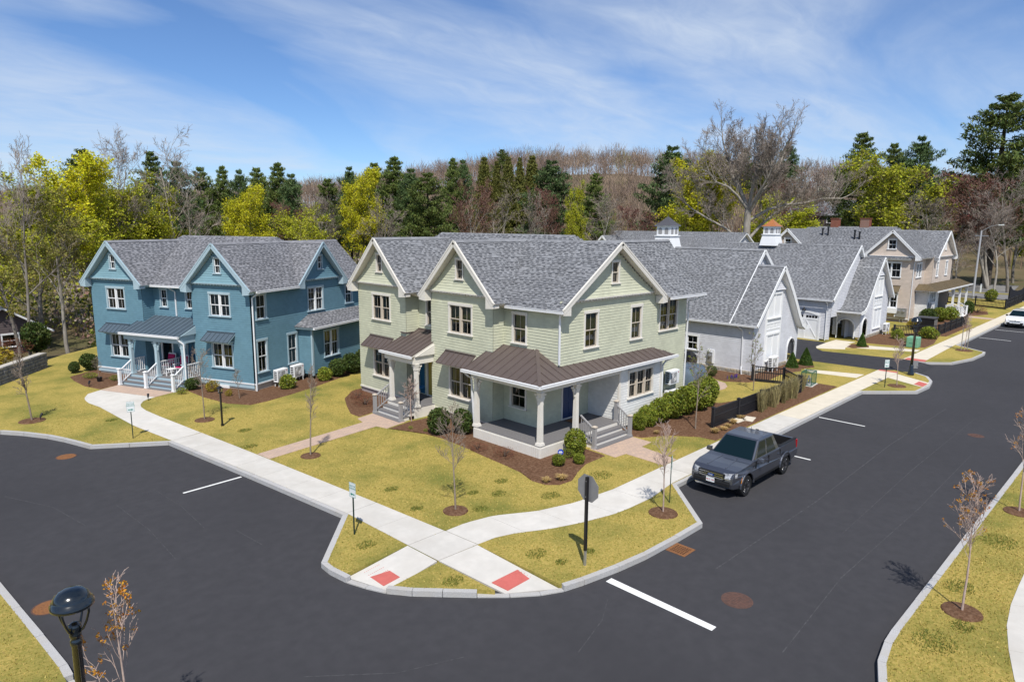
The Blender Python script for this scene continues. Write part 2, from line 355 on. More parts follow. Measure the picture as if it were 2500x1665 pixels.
Z0 = 0.15
EXC = []     # areas that carry no grass
def sheet(name, poly, z1, m, z0=None, kind='structure', parent=None, **k):
    if name != 'lawn': EXC.append(poly)
    mb = MB(); mb.prism(poly, z1-0.03 if z0 is None else z0, z1); return mb.build(name, m, parent, kind=kind, **k)
IN = offs(KCH, 0.165)
main = IN[:13] + [offs(KCH,0.165)[13], IN[14], (9.18,15.47), (11.38,15.63), (11.44,14.26), (12.9,14.21), (12.97,10.98)] + IN[24:38] + [(50.2,13.2),(50.3,14.2),(54.55,14.2)] + offs(KCH2,0.165)[1:] + [(111,30),(96,62),(60,92),(34,90),(18,62),(13.5,58.6),(11.5,57),(9.0,54.2),(4,50.5),(-14,58)]
sheet('lawn', main, Z0, M_LAWN, z0=-0.25)
LAWN2 = [(9.64,14.02),(10.02,13.58),(10.57,13.0),(11.2,12.34),(11.5,11.98),(11.42,14.2)]; sheet('lawn', LAWN2, Z0, M_LAWN, z0=-0.1)
LAWN3 = offs(KCH_R,0.165)+[(111,-6)]; sheet('lawn', LAWN3, Z0, M_LAWN, z0=-0.1)
LAWN4 = offs(KCH_L,0.165)+[(-14,7.6)]; sheet('lawn', LAWN4, Z0, M_LAWN, z0=-0.1)

# pavements: slabs with open joints over a darker bed
def along(ch, n):
    P = [Vector(p) for p in ch]; d = [0]
    for a, b in zip(P, P[1:]): d.append(d[-1]+(b-a).length)
    res = []
    for i in range(n+1):
        s = d[-1]*i/n; k = 0
        while k < len(d)-2 and d[k+1] < s: k += 1
        t = (s-d[k])/max(1e-6, d[k+1]-d[k]); res.append(P[k].lerp(P[k+1], t))
    return res
def strip(name, A, B, n, m, sub=3, z=0.161, gap=0.012):
    a, b = along(A, n*sub), along(B, n*sub)
    EXC.append([(p.x,p.y) for p in a]+[(p.x,p.y) for p in reversed(b)])
    bed = MB()
    bed.prism([(p.x,p.y) for p in a]+[(p.x,p.y) for p in reversed(b)], Z0-0.02, z-0.005)
    root = bed.build(name, M_JOINT, kind='structure')
    for i in range(n):
        ia = a[i*sub:(i+1)*sub+1]; ib = b[i*sub:(i+1)*sub+1]
        ia = [p.copy() for p in ia]; ib = [p.copy() for p in ib]
        for q in (ia, ib):
            dl = (q[-1]-q[0]).normalized()*gap/2; q[0] += dl; q[-1] -= dl
        mb = MB(); mb.prism([(p.x,p.y) for p in ia]+[(p.x,p.y) for p in reversed(ib)], z-0.02, z+random.uniform(-0.001,0.0015))
        mb.build('slab', m, root)
    return root
inK = offs(KCH, 0.175)
strip('sidewalk', [inK[10], inK[11], (11.33,18.92)], [(11.33,31.2),(11.81,26.6),(12.52,18.98)], 7, M_CONC, sub=1)
strip('sidewalk', [(11.33,18.91),(11.40,15.64)], [(12.52,18.97),(12.80,15.64)], 2, M_CONC, sub=1)
strip('sidewalk', [(11.4,15.63),(11.44,14.26)], [(12.81,15.63),(12.91,14.22)], 1, M_CONC, sub=1)
# walk up to the blue house
strip('sidewalk', [(9.95,30.95),(9.49,34.39),(9.39,36.7),(9.29,39.2),(9.08,40.7),(9.16,41.77),(9.59,42.79),(10.35,43.33)], [(11.32,31.25),(10.9,35.3),(10.77,37.0),(10.82,37.9),(10.98,38.45),(11.29,39.05),(11.65,39.35),(12.03,39.51)], 7, M_CONC, sub=4)
strip('sidewalk', [(12.83,15.6),(13.66,15.6),(14.67,15.38),(15.97,14.63),(17.42,14.2),(19.38,14.0),(22.8,14.06)], [(12.93,14.23),(13.64,14.18),(14.31,13.95),(15.31,13.4),(16.4,13.0),(17.61,12.68),(18.45,12.6),(19.73,12.58),(21.4,12.82),(22.8,12.84)], 6, M_CONC, sub=5)
strip('sidewalk', [(22.81,14.06),(33.6,14.2)], [(22.81,12.84),(33.6,12.96)], 6, M_CONC, sub=1)
strip('sidewalk', [(33.61,14.2),(49.5,14.25)], [(33.61,12.96),(42.1,13.03),(49.5,13.03)], 9, M_CONC_W, sub=2)
strip('sidewalk', [(55.0,14.25),(70,14.3),(111,14.35)], [(55.0,12.9),(65,13.15),(84,13.2),(111,13.2)], 20, M_CONC_W, sub=2)
strip('sidewalk', [(111,2.3),(22.4,2.3),(20.7,2.27),(19.6,2.2),(18.7,2.06),(18,1.9),(16.8,1.6),(15.8,1.2)], [(111,0.8),(22.4,0.8),(20.9,0.75),(20.0,0.68),(19.2,0.55),(18.5,0.4),(17.4,0.1),(16.5,-0.3)], 40, M_CONC, sub=2)
# corner ramps down to the street
def ramp(name, p_hi0, p_hi1, p_lo1, p_lo0, zl=0.032, m=M_CONC):
    mb = MB(); mb.slab([(*p_hi0,0.158),(*p_hi1,0.158),(*p_lo1,zl),(*p_lo0,zl)], 0.2); return mb.build(name, m, kind='structure')
ramp('ramp', (11.40,14.27), (11.37,15.62), (9.20,15.44), (9.62,14.06))
ramp('ramp', (12.89,14.20), (11.45,14.25), (11.72,11.83), (12.93,10.99))
def pad(c00, c10, c11, c01, zf):
    mb = MB(); P = [Vector((*c, zf(*c))) for c in (c00, c10, c11, c01)]
    mb.slab([p+Vector((0,0,0.006)) for p in P], 0.03)
    for i in range(9):
        for j in range(5):
            q = P[0].lerp(P[1], (i+0.5)/9).lerp(P[3].lerp(P[2], (i+0.5)/9), (j+0.5)/5); mb.taper(q.x, q.y, q.z+0.004, q.z+0.012, 0.016, 0.016, 0.010, 0.010)
    mb.build('tactile_pad', M_PAD, kind='structure')
def rz1(x, y): return 0.158+(0.032-0.158)*((11.4-x)/(11.4-9.4))
def rz2(x, y): return 0.158+(0.032-0.158)*((14.23-y)/(14.23-11.35))
pad((9.64,14.36),(10.19,14.38),(10.20,15.46),(9.64,15.42), rz1)
pad((11.86,11.86),(12.84,11.86),(12.84,12.42),(11.80,12.42), rz2)
flat = lambda x, y: 0.163
pad((49.25,13.06),(49.62,13.06),(49.62,14.2),(49.25,14.2), flat)
sheet('sidewalk', [(45.9,10.68),(47.5,10.72),(49.0,13.02),(47.3,13.02)], 0.157, M_CONC_W)
pad((46.05,10.72),(47.15,10.74),(47.5,11.3),(46.45,11.3), flat)
pad((54.95,12.85),(55.75,12.9),(55.75,14.15),(54.95,14.15), flat)

# driveway between the garages, black asphalt sloping to the street
mb = MB(); mb.prism([(49.2,20.3),(49.35,16.9),(49.5,14.2),(50.25,13.4),(54.7,13.4),(54.95,14.4),(53.9,19.6),(54.9,20.5),(58.3,20.9),(58.3,33),(51,33),(51,20.6)], 0.12, 0.158)
mb.slab([(50.3,13.4,0.158),(50.38,12.1,0.004),(54.72,12.1,0.004),(54.72,13.4,0.158)], 0.05)
mb.build('driveway', M_DRIVE, kind='structure')
sheet('apron', [(55.57,20.75),(54.85,20.4),(56.0,18.66),(58.5,19.45),(60.2,19.3),(60.2,20.9),(58.0,20.9)], 0.166, M_CONC_W)
sheet('path', [(60.1,14.45),(58.99,14.4),(56.95,19.0),(58.67,19.56)], 0.164, M_CONC_W)
sheet('path', [(47.15,14.4),(45.71,14.4),(45.28,17.12),(46.02,17.85)], 0.164, M_CONC_W)
# brick paver walks
sheet('paver_walk', [(12.03,39.53),(13.15,39.95),(11.59,44.04),(10.35,43.35)], 0.168, M_PAVER)
sheet('paver_walk', [(11.84,26.61),(11.93,25.7),(17.65,26.55),(17.81,25.91),(19.1,26.2),(19.05,28.6),(17.72,28.28),(17.55,27.55)], 0.166, M_PAVER)
sheet('paver_walk', [(22.35,17.45),(22.25,16.03),(22.95,15.98),(22.87,14.1),(23.87,14.12),(24.21,16.05),(25.05,16.11),(25.1,17.45)], 0.166, M_PAVER)
sheet('paver_walk', [(38.28,20.6),(38.42,20.09),(38.19,19.49),(37.46,18.96),(36.84,18.78),(36.1,18.82),(36.0,20.6)], 0.170, M_PAVER)
sheet('paver_walk', [(86.5,18.5),(86.0,14.35),(87.4,14.35),(88.2,18.5)], 0.166, M_PAVER)
# planting beds of bark mulch, a little mounded
def bed(poly, h=0.045):
    EXC.append(poly)
    mb = MB(); c = Vector((sum(p[0] for p in poly)/len(poly), sum(p[1] for p in poly)/len(poly)))
    ip = [tuple(c+(Vector(p)-c)*(1-0.12/max(0.3,(Vector(p)-c).length))) for p in poly]
    n = len(poly)
    mb.prism(ip, Z0+h*0.5, Z0+h)
    mb.add([(p[0],p[1],Z0+0.001) for p in poly]+[(p[0],p[1],Z0+h) for p in ip], [(i,(i+1)%n,n+(i+1)%n,n+i) for i in range(n)])
    return mb.build('mulch_bed', M_MULCH, kind='structure')
bed([(17.85,25.85),(18.25,24.88),(18.59,23.97),(18.73,22.84),(18.6,21.1),(18.43,19.78),(18.34,18.71),(18.19,17.55),(17.86,16.64),(17.93,16.0),(18.3,15.64),(18.96,15.59),(19.95,16.07),(20.76,16.37),(22.14,16.44),(22.25,17.5),(21.5,18.6),(20.3,21),(21.2,22.5),(21.3,26),(19.2,26.1)])
bed([(21.4,33.6),(20.58,33.35),(19.4,32.2),(18.64,30.75),(17.97,29.3),(17.96,28.5),(19.1,28.75),(21.3,28.7)])
bed([(25.12,17.4),(25.29,16.79),(26.48,16.12),(27.29,15.03),(27.36,14.24),(42.3,14.35),(42.3,15.9),(39.1,16.2),(38.5,16.8),(35.7,16.7),(33.6,17.3),(32.5,18.7),(27,18.6),(25.2,18.4)])
bed([(13.2,39.9),(13.86,39.76),(13.94,37.71),(14.31,35.51),(15.07,34.36),(16.03,34.5),(17.68,35.0),(19.48,35.7),(21.12,36.45),(23.5,37.5),(25.5,38.5),(25.2,41),(16.6,37.8),(14.5,41.5)])
bed([(11.59,44.1),(10.4,43.54),(9.97,45.0),(9.88,47.04),(9.98,48.41),(10.68,48.9),(11.7,49.6),(12.6,48.5),(12.9,44.6)])
bed([(38.6,19.75),(38.9,19.3),(39.4,18.6),(41.2,18.0),(43.5,18.2),(45.2,17.7),(45.9,18.0),(47.2,17.6),(48.4,18.2),(48.4,19.5),(41.3,19.5),(41.2,22),(39.2,21.5)])
bed([(60.4,18.9),(60.6,17.2),(61.6,14.5),(64.2,14.5),(69.2,15.3),(69.2,17.4),(66.5,19.5),(61,19.5)])
bed([(69.4,14.8),(79.4,14.8),(79.4,15.5),(86,16.6),(86,18.4),(76,19.5),(70,17.5),(69.4,15.6)])
bed([(57.2,19.0),(57.0,18.4),(58.3,17.6),(59.4,18.0),(59.0,19.2)])
bed([(88.4,18.6),(88.2,16.6),(91,15.6),(94,16.2),(94.2,20),(89,20)])
# round mulch rings under the street trees
RINGS = [(14.04,16.55,0.42),(13.32,24.9,0.40),(18.9,11.58,0.48),(6.25,38.7,0.55),(12.25,33.2,0.45),(19.15,3.06,0.45),(27.65,3.18,0.45),(45.15,11.9,0.5),(62.5,12.0,0.6)]
for x, y, r in RINGS:
    mb = MB(); pr = [(r*1.02,0),(r*0.98,0.03),(r*0.6,0.055),(0.05,0.06)]; mb.lathe(pr, 20, (x,y,Z0)); EXC.append([(x+r*math.cos(i*.4),y+r*math.sin(i*.4)) for i in range(16)]); mb.build('mulch_ring', M_MULCH, kind='structure')

# painted lines, worn stop bar, iron covers
Z1 = 0.005
def line(a, b, wd=0.10, m=M_WHITEPAINT):
    a, b = Vector(a), Vector(b); d = (b-a).normalized(); s = Vector((-d.y,d.x))*wd/2
    sheet('road_marking', [tuple(a-s),tuple(b-s),tuple(b+s),tuple(a+s)], Z1, m, z0=0.001)
line((35.22,12.7),(35.2,10.49)); line((28.27,12.72),(28.29,10.4)); line((72.2,12.85),(72.0,10.46)); line((79.1,12.85),(79.0,10.58))
line((8.23,24.82),(10.42,24.95)); sheet('road_marking', [(14.17,10.37),(14.14,7.17),(14.36,7.17),(14.42,10.37)], Z1, M_WORN, z0=0.001)
def cover(x, y, r, m, label, place=None):
    t = thing('manhole_cover', label, 'manhole cover', (x,y,0))
    mb = MB(); mb.lathe([(r*1.12,0.0),(r*1.12,0.006),(r*1.02,0.006),(r*1.02,0.002)], 28); mb.build('rim', M_RUSTDK, t)
    mb = MB(); mb.lathe([(r,0.0),(r,0.007),(0.01,0.007)], 28)
    for i in range(-4,5):
        h = math.sqrt(max(0, r*r-(i*r/4.6)**2))*0.85
        for j in range(3):
            a0 = -h+2*h*j/3+0.02; mb.box(i*r/4.6-0.012, i*r/4.6+0.012, a0, a0+2*h/3-0.05, 0.006, 0.012)
    mb.build('lid', m, t)
cover(15.86,7.39,0.36,M_RUSTDK,'dark rusty manhole cover in the asphalt below the stop bar')
cover(6.22,32.2,0.34,M_RUST,'orange rusty manhole cover near the curved kerb of the left lawn')
cover(3.05,19.48,0.34,M_RUST,'rusty manhole cover half hidden behind the foreground lamp head')
cover(37.4,6.3,0.30,M_RUSTDK,'small distant manhole cover in the middle of the right street')
t = thing('storm_drain_grate', 'square rusty storm drain grate against the kerb near the stop sign', 'drain grate', (17.27,9.92,0))
mb = MB(); mb.box(-0.31,0.31,-0.31,0.31,-0.3,0.003); mb.build('pit', M_DARK, t)
mb = MB()
for s_ in (-1,1): mb.box(s_*0.29-0.03,s_*0.29+0.03,-0.32,0.32,0.0,0.012); mb.box(-0.26,0.26,s_*0.29-0.03,s_*0.29+0.03,0.0,0.012)
mb.build('frame', M_RUST, t)
for i in range(7):
    mb = MB(); x = -0.24+0.08*i; mb.box(x-0.016,x+0.016,-0.26,0.26,0.0,0.0115); mb.build('bar', M_RUST, t)
for i in range(7):
    mb = MB(); x = -0.24+0.08*i; mb.box(-0.26,0.26,x-0.012,x+0.012,0.0,0.0105); mb.build('cross_bar', M_RUST, t)

# the main road far behind with its verge
sheet('main_road', [(113,-40),(128,-40),(118,62),(104,60)], 0.012, M_FARROAD, z0=-0.05)
sheet('verge', [(128,-40),(136,-40),(127,62),(118,62)], 0.02, M_VERGE, z0=-0.2)
sheet('verge', [(111.5,16),(113,16),(104,60),(100,60)], 0.02, M_VERGE, z0=-0.2)
sheet('side_road', [(125,19),(200,26),(200,33),(124,25)], 0.03, M_FARROAD, z0=-0.2)

# faint scuffs and sealed seams in the asphalt
M_SCUFF = mat('asphalt_scuff', (0.075,0.075,0.08), (0.047,0.047,0.051), scale=7, rough=0.9, lo=0.40, hi=0.55, detail=7)
def scuff(pts, wd=0.03):
    L_, R_ = offs(pts, wd/2), offs(pts, -wd/2); sheet('scuff', R_+L_[::-1], 0.003, M_SCUFF, z0=0.0005)
for pts in ([(7.6,25.9),(7.75,23.6),(7.65,21.4)],[(6.2,25.3),(6.35,22.5),(6.25,19.9)],[(8.3,20.5),(8.45,18.9)],[(5.0,24.2),(4.6,26.6),(3.6,28.9)],[(14.5,5.6),(19,5.9),(26,5.75),(34,5.8)],[(17,8.6),(24,8.5),(33,8.7),(42,8.55)],[(13.5,9.8),(12.6,9.3),(11.2,8.9)],[(22,6.9),(30,7.05),(41,7.0)],[(6.3,12.5),(7.8,11.2),(9.2,10.6)]): scuff(pts, random.uniform(.018,.04))

# ------------------------------------------------------------------ house kit
M_SHING = mat('roof_shingles', (0.215,0.222,0.236), (0.245,0.252,0.268), scale=3, rough=0.92, island=0.13, spec=0.15, bump=0.4, bscale=120, c3=(0.20,0.205,0.218), scale3=0.35); M_BAND = mat('shingle_dark_band', (0.128,0.132,0.143), rough=0.95, island=0.25)
M_SHING_B = mat('roof_shingles_mauve', (0.21,0.213,0.230), (0.24,0.243,0.262), scale=3, rough=0.92, island=0.13, spec=0.15, bump=0.4, bscale=120, c3=(0.195,0.197,0.213), scale3=0.35)
M_DECKING = mat('roof_edge', (0.13,0.13,0.14), rough=0.9)
M_SID_G = sidingmat('siding_sage', (0.56,0.57,0.43)); M_SID_B = sidingmat('siding_blue', (0.13,0.25,0.318)); M_SID_W = sidingmat('siding_white_grey', (0.62,0.63,0.67), joint=0.12)
M_SID_T = sidingmat('siding_tan', (0.60,0.51,0.435), joint=0.15); M_SID_WH = sidingmat('siding_white', (0.74,0.74,0.72), joint=0.06); M_SID_BR = sidingmat('siding_brown', (0.115,0.092,0.095), joint=0.1)
M_GAB_B = sidingmat('siding_blue_gable', (0.19,0.33,0.39))
M_CREAM = mat('cream_trim', (0.71,0.68,0.62), (0.67,0.64,0.585), scale=2, rough=0.6); M_WHITE = mat('white_trim', (0.78,0.79,0.80), (0.74,0.75,0.76), scale=2, rough=0.55)
M_BLUETRIM = mat('pale_blue_trim', (0.36,0.47,0.53), (0.33,0.44,0.5), scale=2, rough=0.6); M_BEIGE = mat('beige_sash', (0.52,0.455,0.375), rough=0.55)
M_GUTTER = mat('white_gutter', (0.74,0.75,0.77), rough=0.45, spec=0.5)
M_METAL_BR = mat('brown_standing_seam', (0.118,0.092,0.083), (0.135,0.106,0.097), scale=1.2, rough=0.5, spec=0.5, metal=0.25)
M_METAL_BL = mat('slate_blue_standing_seam', (0.085,0.118,0.150), (0.097,0.132,0.166), scale=1.2, rough=0.5, spec=0.5, metal=0.25)
M_METAL_T = mat('bronze_standing_seam', (0.15,0.115,0.065), (0.17,0.13,0.075), scale=1.2, rough=0.5, spec=0.5, metal=0.25)
M_DECK = mat('grey_deck_boards', (0.145,0.14,0.145), (0.175,0.17,0.173), scale=6, rough=0.75, stretch=(6,6,1)); M_RAILG = mat('grey_rail', (0.30,0.295,0.295), rough=0.6)
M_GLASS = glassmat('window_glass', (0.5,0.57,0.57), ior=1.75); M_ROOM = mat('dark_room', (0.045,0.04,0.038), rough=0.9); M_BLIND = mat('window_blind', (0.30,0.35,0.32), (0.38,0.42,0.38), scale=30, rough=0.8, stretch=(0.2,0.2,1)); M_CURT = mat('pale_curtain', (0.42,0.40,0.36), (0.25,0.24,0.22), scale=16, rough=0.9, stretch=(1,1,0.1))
M_STONEW = mat('field_stone', (0.42,0.35,0.26), (0.34,0.33,0.31), scale=3, rough=0.9, bump=0.5, bscale=18, island=0.30, hue=0.03); M_MORTAR = mat('stone_mortar', (0.36,0.33,0.28), rough=0.95)
M_FOUND = mat('foundation_concrete', (0.52,0.48,0.41), (0.44,0.41,0.36), scale=3, rough=0.9); M_SPECK = mat('speckled_foundation', (0.46,0.40,0.38), (0.25,0.20,0.20), scale=24, rough=0.9)
M_DOORBLUE = mat('navy_door', (0.010,0.035,0.115), rough=0.4, spec=0.5); M_DOORTEAL = mat('teal_door', (0.012,0.10,0.20), rough=0.4); M_DOORYEL = mat('yellow_door', (0.40,0.31,0.06), rough=0.5)
M_BLACK = mat('black_metal', (0.008,0.008,0.010), rough=0.35, spec=0.5); M_BRASS = mat('handle_metal', (0.45,0.43,0.40), rough=0.3, metal=1.0)
M_COPPER = mat('copper_roof', (0.50,0.20,0.075), (0.42,0.16,0.06), scale=4, rough=0.45, metal=0.3); M_BRICK = pavermat('chimney_brick', (0.24,0.075,0.05), (0.20,0.065,0.045), (0.28,0.22,0.19), 0.2, 0.07)

class House:
    def __init__(s, name, label, loc, rz=0.0, off=(0,0), siding=None, trim=None, sash=None, casing=None, shing=None, metal=None, cat='house', group=None):
        s.root = thing(name, label, cat, loc, rz, group); s.off = Vector((off[0], off[1], loc[2])) if off != (0,0) else Vector((0,0,loc[2]))
        s.T = Matrix.Translation(-s.off); s.siding, s.trim, s.sash, s.casing, s.shing, s.metal = siding, trim, sash, casing or trim, shing or M_SHING, metal
        s.deck = MB(s.T); s.sh = MB(s.T); s.caps = MB(s.T); s.rng = random.Random(name)
    def mb(s): return MB(s.T)
    def part(s, name, mb, m, parent=None, bev=0, **k):
        o = mb.build(name, m, parent or s.root, **k)
        if bev: bevel(o, bev)
        return o
    def face(s, o, d): return Face(s, o, d)
    # ---- roofs
    def plane(s, pts, th=0.15, shingle=True, exp_=0.15):
        """pts: eave left, eave right, then up and back round (seen from outside)"""
        s.deck.slab(pts, th, 0)
        if not shingle: return
        P = [Vector(p) for p in pts]; e = (P[1]-P[0]).normalized(); nr = (P[1]-P[0]).cross(P[-1]-P[0]).normalized(); up = nr.cross(e).normalized()
        q = [((p-P[0]).dot(e), (p-P[0]).dot(up)) for p in P]; tmax = max(a[1] for a in q); rg = s.rng
        rows = int(tmax/exp_+0.5)
        for r in range(rows):
            t0, t1 = r*exp_, (r+1)*exp_+0.01
            c = clip(clip(q, 1, t0+exp_*0.25, True), 1, t0+exp_*0.75, False)
            if len(c) < 3: continue
            a, b = min(p[0] for p in c), max(p[0] for p in c); x = a - (rg.random()*0.2 if r else 0.0); 
            while x < b:
                wd = rg.uniform(0.13, 0.42); x0, x1 = max(x, a), min(x+wd, b); x += wd
                if x1-x0 < 0.02: continue
                h = 0.014 if rg.random() < 0.5 else 0.034
                A = P[0]+e*x0+up*(t0-0.012); B = P[0]+e*x1+up*(t0-0.012); C = P[0]+e*x1+up*t1; D = P[0]+e*x0+up*t1
                s.sh.add([A+nr*0.001, B+nr*0.001, A+nr*h, B+nr*h, C+nr*0.004, D+nr*0.004], [(0,1,3,2),(2,3,4,5)])
            # dark granule bands printed along every other tab
            x = a+rg.random()*0.36
            while x < b-0.06:
                wd = rg.uniform(0.12, 0.24); x0, x1 = x, min(x+wd, b)
                if rg.random() < 0.9:
                    y0 = t0+rg.uniform(0.045,0.06); y1 = y0+rg.uniform(0.05,0.07); A = P[0]+e*x0+up*y0; B = P[0]+e*x1+up*y0; C = P[0]+e*x1+up*y1; D = P[0]+e*x0+up*y1; s.sh.add([v+nr*0.037 for v in (A,B)]+[v+nr*0.030 for v in (C,D)], [(0,1,2,3)], 1)
                x += wd+rg.uniform(0.11,0.22)
    def gable_roof(s, ax, c, r0, r1, zr, h0, h1, z0, z1, cap=True, th=0.15):
        """ridge along ax at cross position c from r0 to r1; eaves at c-h0 (height z0) and c+h1 (height z1)"""
        f = (lambda r, k, z: (r, k, z)) if ax == 'x' else (lambda r, k, z: (k, r, z))
        lo = [f(r0,c-h0,z0), f(r1,c-h0,z0), f(r1,c,zr), f(r0,c,zr)]; hi = [f(r1,c+h1,z1), f(r0,c+h1,z1), f(r0,c,zr), f(r1,c,zr)]
        if ax == 'y': lo = [lo[1],lo[0],lo[3],lo[2]]; hi = [hi[1],hi[0],hi[3],hi[2]]
        s.plane(lo, th); s.plane(hi, th)
        if cap: s.ridge(f(r0,c,zr), f(r1,c,zr), ax)
    def ridge(s, p, q, ax=None):
        p, q = Vector(p), Vector(q); n = max(2, int((q-p).length/0.3)); d = (q-p).normalized(); sd = d.cross(Vector((0,0,1))).normalized()
        for i in range(n):
            a, b = p.lerp(q, i/n), p.lerp(q, (i+1.06)/n); h = Vector((0,0,0.045)); dn = Vector((0,0,-0.075))
            s.caps.add([a-sd*0.14+dn, a+h, a+sd*0.14+dn, b-sd*0.14+dn, b+h*0.75, b+sd*0.14+dn], [(0,1,4,3),(1,2,5,4),(0,2,1)])
    def finish_roof(s, name='roof'):
        r = s.part(name, s.deck, [M_DECKING if s.trim is None else s.trim])
        if s.sh.v: s.part('shingles', s.sh, [s.shing, M_BAND], r, kind='stuff')
        if s.caps.v: s.part('ridge_caps', s.caps, s.shing, r, kind='stuff')
        s.deck = MB(s.T); s.sh = MB(s.T); s.caps = MB(s.T); return r
    def metal_roof(s, name, pts, pan=0.42, parent=None, m=None, th=0.03):
        P = [Vector(p) for p in pts]; e = (P[1]-P[0]).normalized(); nr = (P[1]-P[0]).cross(P[-1]-P[0]).normalized(); up = nr.cross(e).normalized()
        q = [((p-P[0]).dot(e), (p-P[0]).dot(up)) for p in P]; a, b = min(p[0] for p in q), max(p[0] for p in q)
        base = s.mb(); base.slab([tuple(p-nr*0.03) for p in P], 0.05); root = s.part(name, base, s.trim, parent); m = m or s.metal
        n = max(1, round((b-a)/pan)); wd = (b-a)/n; up3 = lambda x, y, h=0: P[0]+e*x+up*y+nr*h
        for i in range(n):
            c = clip(clip(q, 0, a+i*wd, True), 0, a+(i+1)*wd, False)
            if len(c) < 3: continue
            k = s.mb(); k.slab([tuple(up3(x,y)) for x, y in c], th-0.004); s.part('roof_pan', k, m, root)
        for i in range(n+1):
            x = min(max(a+i*wd, a+0.012), b-0.012); c = [p for p in clip(clip(q, 0, x-0.005, True), 0, x+0.005, False)]
            if len(c) < 3: continue
            y0, y1 = min(p[1] for p in c), max(p[1] for p in c)
            if y1-y0 < 0.05: continue
            k = s.mb(); k.beam(up3(x,y0,0.016), up3(x,y1,0.016), 0.022, 0.034, up=nr); s.part('seam', k, m, root)
        return root
    def gutter(s, p, q, m=None):
        k = s.mb(); p, q = Vector(p), Vector(q); d = (q-p).normalized(); k.beam(p, q, 0.11, 0.10); u = Vector((0,0,0.055)); k.beam(p+u, q+u, 0.135, 0.02)
        s.part('gutter', k, m or M_GUTTER)
    def downspout(s, pts, m=None):
        k = s.mb(); k.tube(pts, 0.045, 4); s.part('downspout', k, m or M_GUTTER)
    def board(s, name, p, q, wd, hg, m=None, up=(0,0,1)):
        k = s.mb(); k.beam(p, q, wd, hg, up=up); return s.part(name, k, m or s.trim)
    def column(s, x, y, z0, z1, m=None, brk=((1,0),(0,1))):
        k = s.mb(); k.taper(x, y, z0, z0+0.12, .15,.15,.13,.13); k.taper(x, y, z0+0.12, z1-0.30, .10,.10,.08,.08); k.taper(x, y, z1-0.30, z1-0.24, .10,.10,.10,.10); k.taper(x, y, z1-0.24, z1, .085,.085,.12,.12)
        for dx, dy in brk:
            for i in range(4):
                t = i/4; k.taper(x+dx*(0.1+0.28*t*t), y+dy*(0.1+0.28*t*t), z1-0.55+0.5*t, z1-0.40+0.4*t, .03+.03*abs(dx), .03+.03*abs(dy), .03+.05*abs(dx), .03+.05*abs(dy))
        return s.part('column', k, m or s.trim)
    def railing(s, p, q, n, m, h=0.85, lo=0.08):
        p, q = Vector(p), Vector(q); k = s.mb(); up = Vector((0,0,1)); k.beam(p+up*h, q+up*h, 0.075, 0.05); rl = s.part('railing', k, m); k = s.mb(); k.beam(p+up*lo, q+up*lo, 0.05, 0.05); s.part('bottom_rail', k, m, rl)
        for i in range(n):
            t = (i+0.5)/n; c = p.lerp(q, t); k = s.mb(); k.box(c.x-.016,c.x+.016,c.y-.016,c.y+.016,c.z+lo,c.z+h); s.part('baluster', k, m, rl)
        return rl
    def newel(s, x, y, z0, z1, m, cap=None):
        k = s.mb(); k.box(x-.075,x+.075,y-.075,y+.075,z0,z1-0.05); k.taper(x,y,z0,z0+0.1,.10,.10,.085,.085); o = s.part('newel_post', k, m); k = s.mb(); k.taper(x,y,z1-0.05,z1-0.01,.10,.10,.10,.10); k.taper(x,y,z1-0.01,z1+0.03,.09,.09,.03,.03); s.part('cap', k, cap or m, o)
    def decking(s, poly, z, m=None, skirt=None, zb=0.1):
        """porch deck: boards with open joints over a skirt"""
        k = s.mb(); k.prism(poly, zb, z-0.03); d = s.part('porch_deck', k, skirt or s.trim)
        ys = [p[1] for p in poly]; y = min(ys); bd = s.mb()
        while y < max(ys):
            c = clip(clip(poly, 1, y, True), 1, min(y+0.136, max(ys)), False)
            if len(c) >= 3: bd.prism(c, z-0.03, z)
            y += 0.142
        s.part('deck_boards', bd, m or M_DECK, d, kind='stuff'); return d
    def flat_wall(s, name, poly3, m):
        k = s.mb(); k.slab(poly3, 0.06); return s.part(name, k, m)

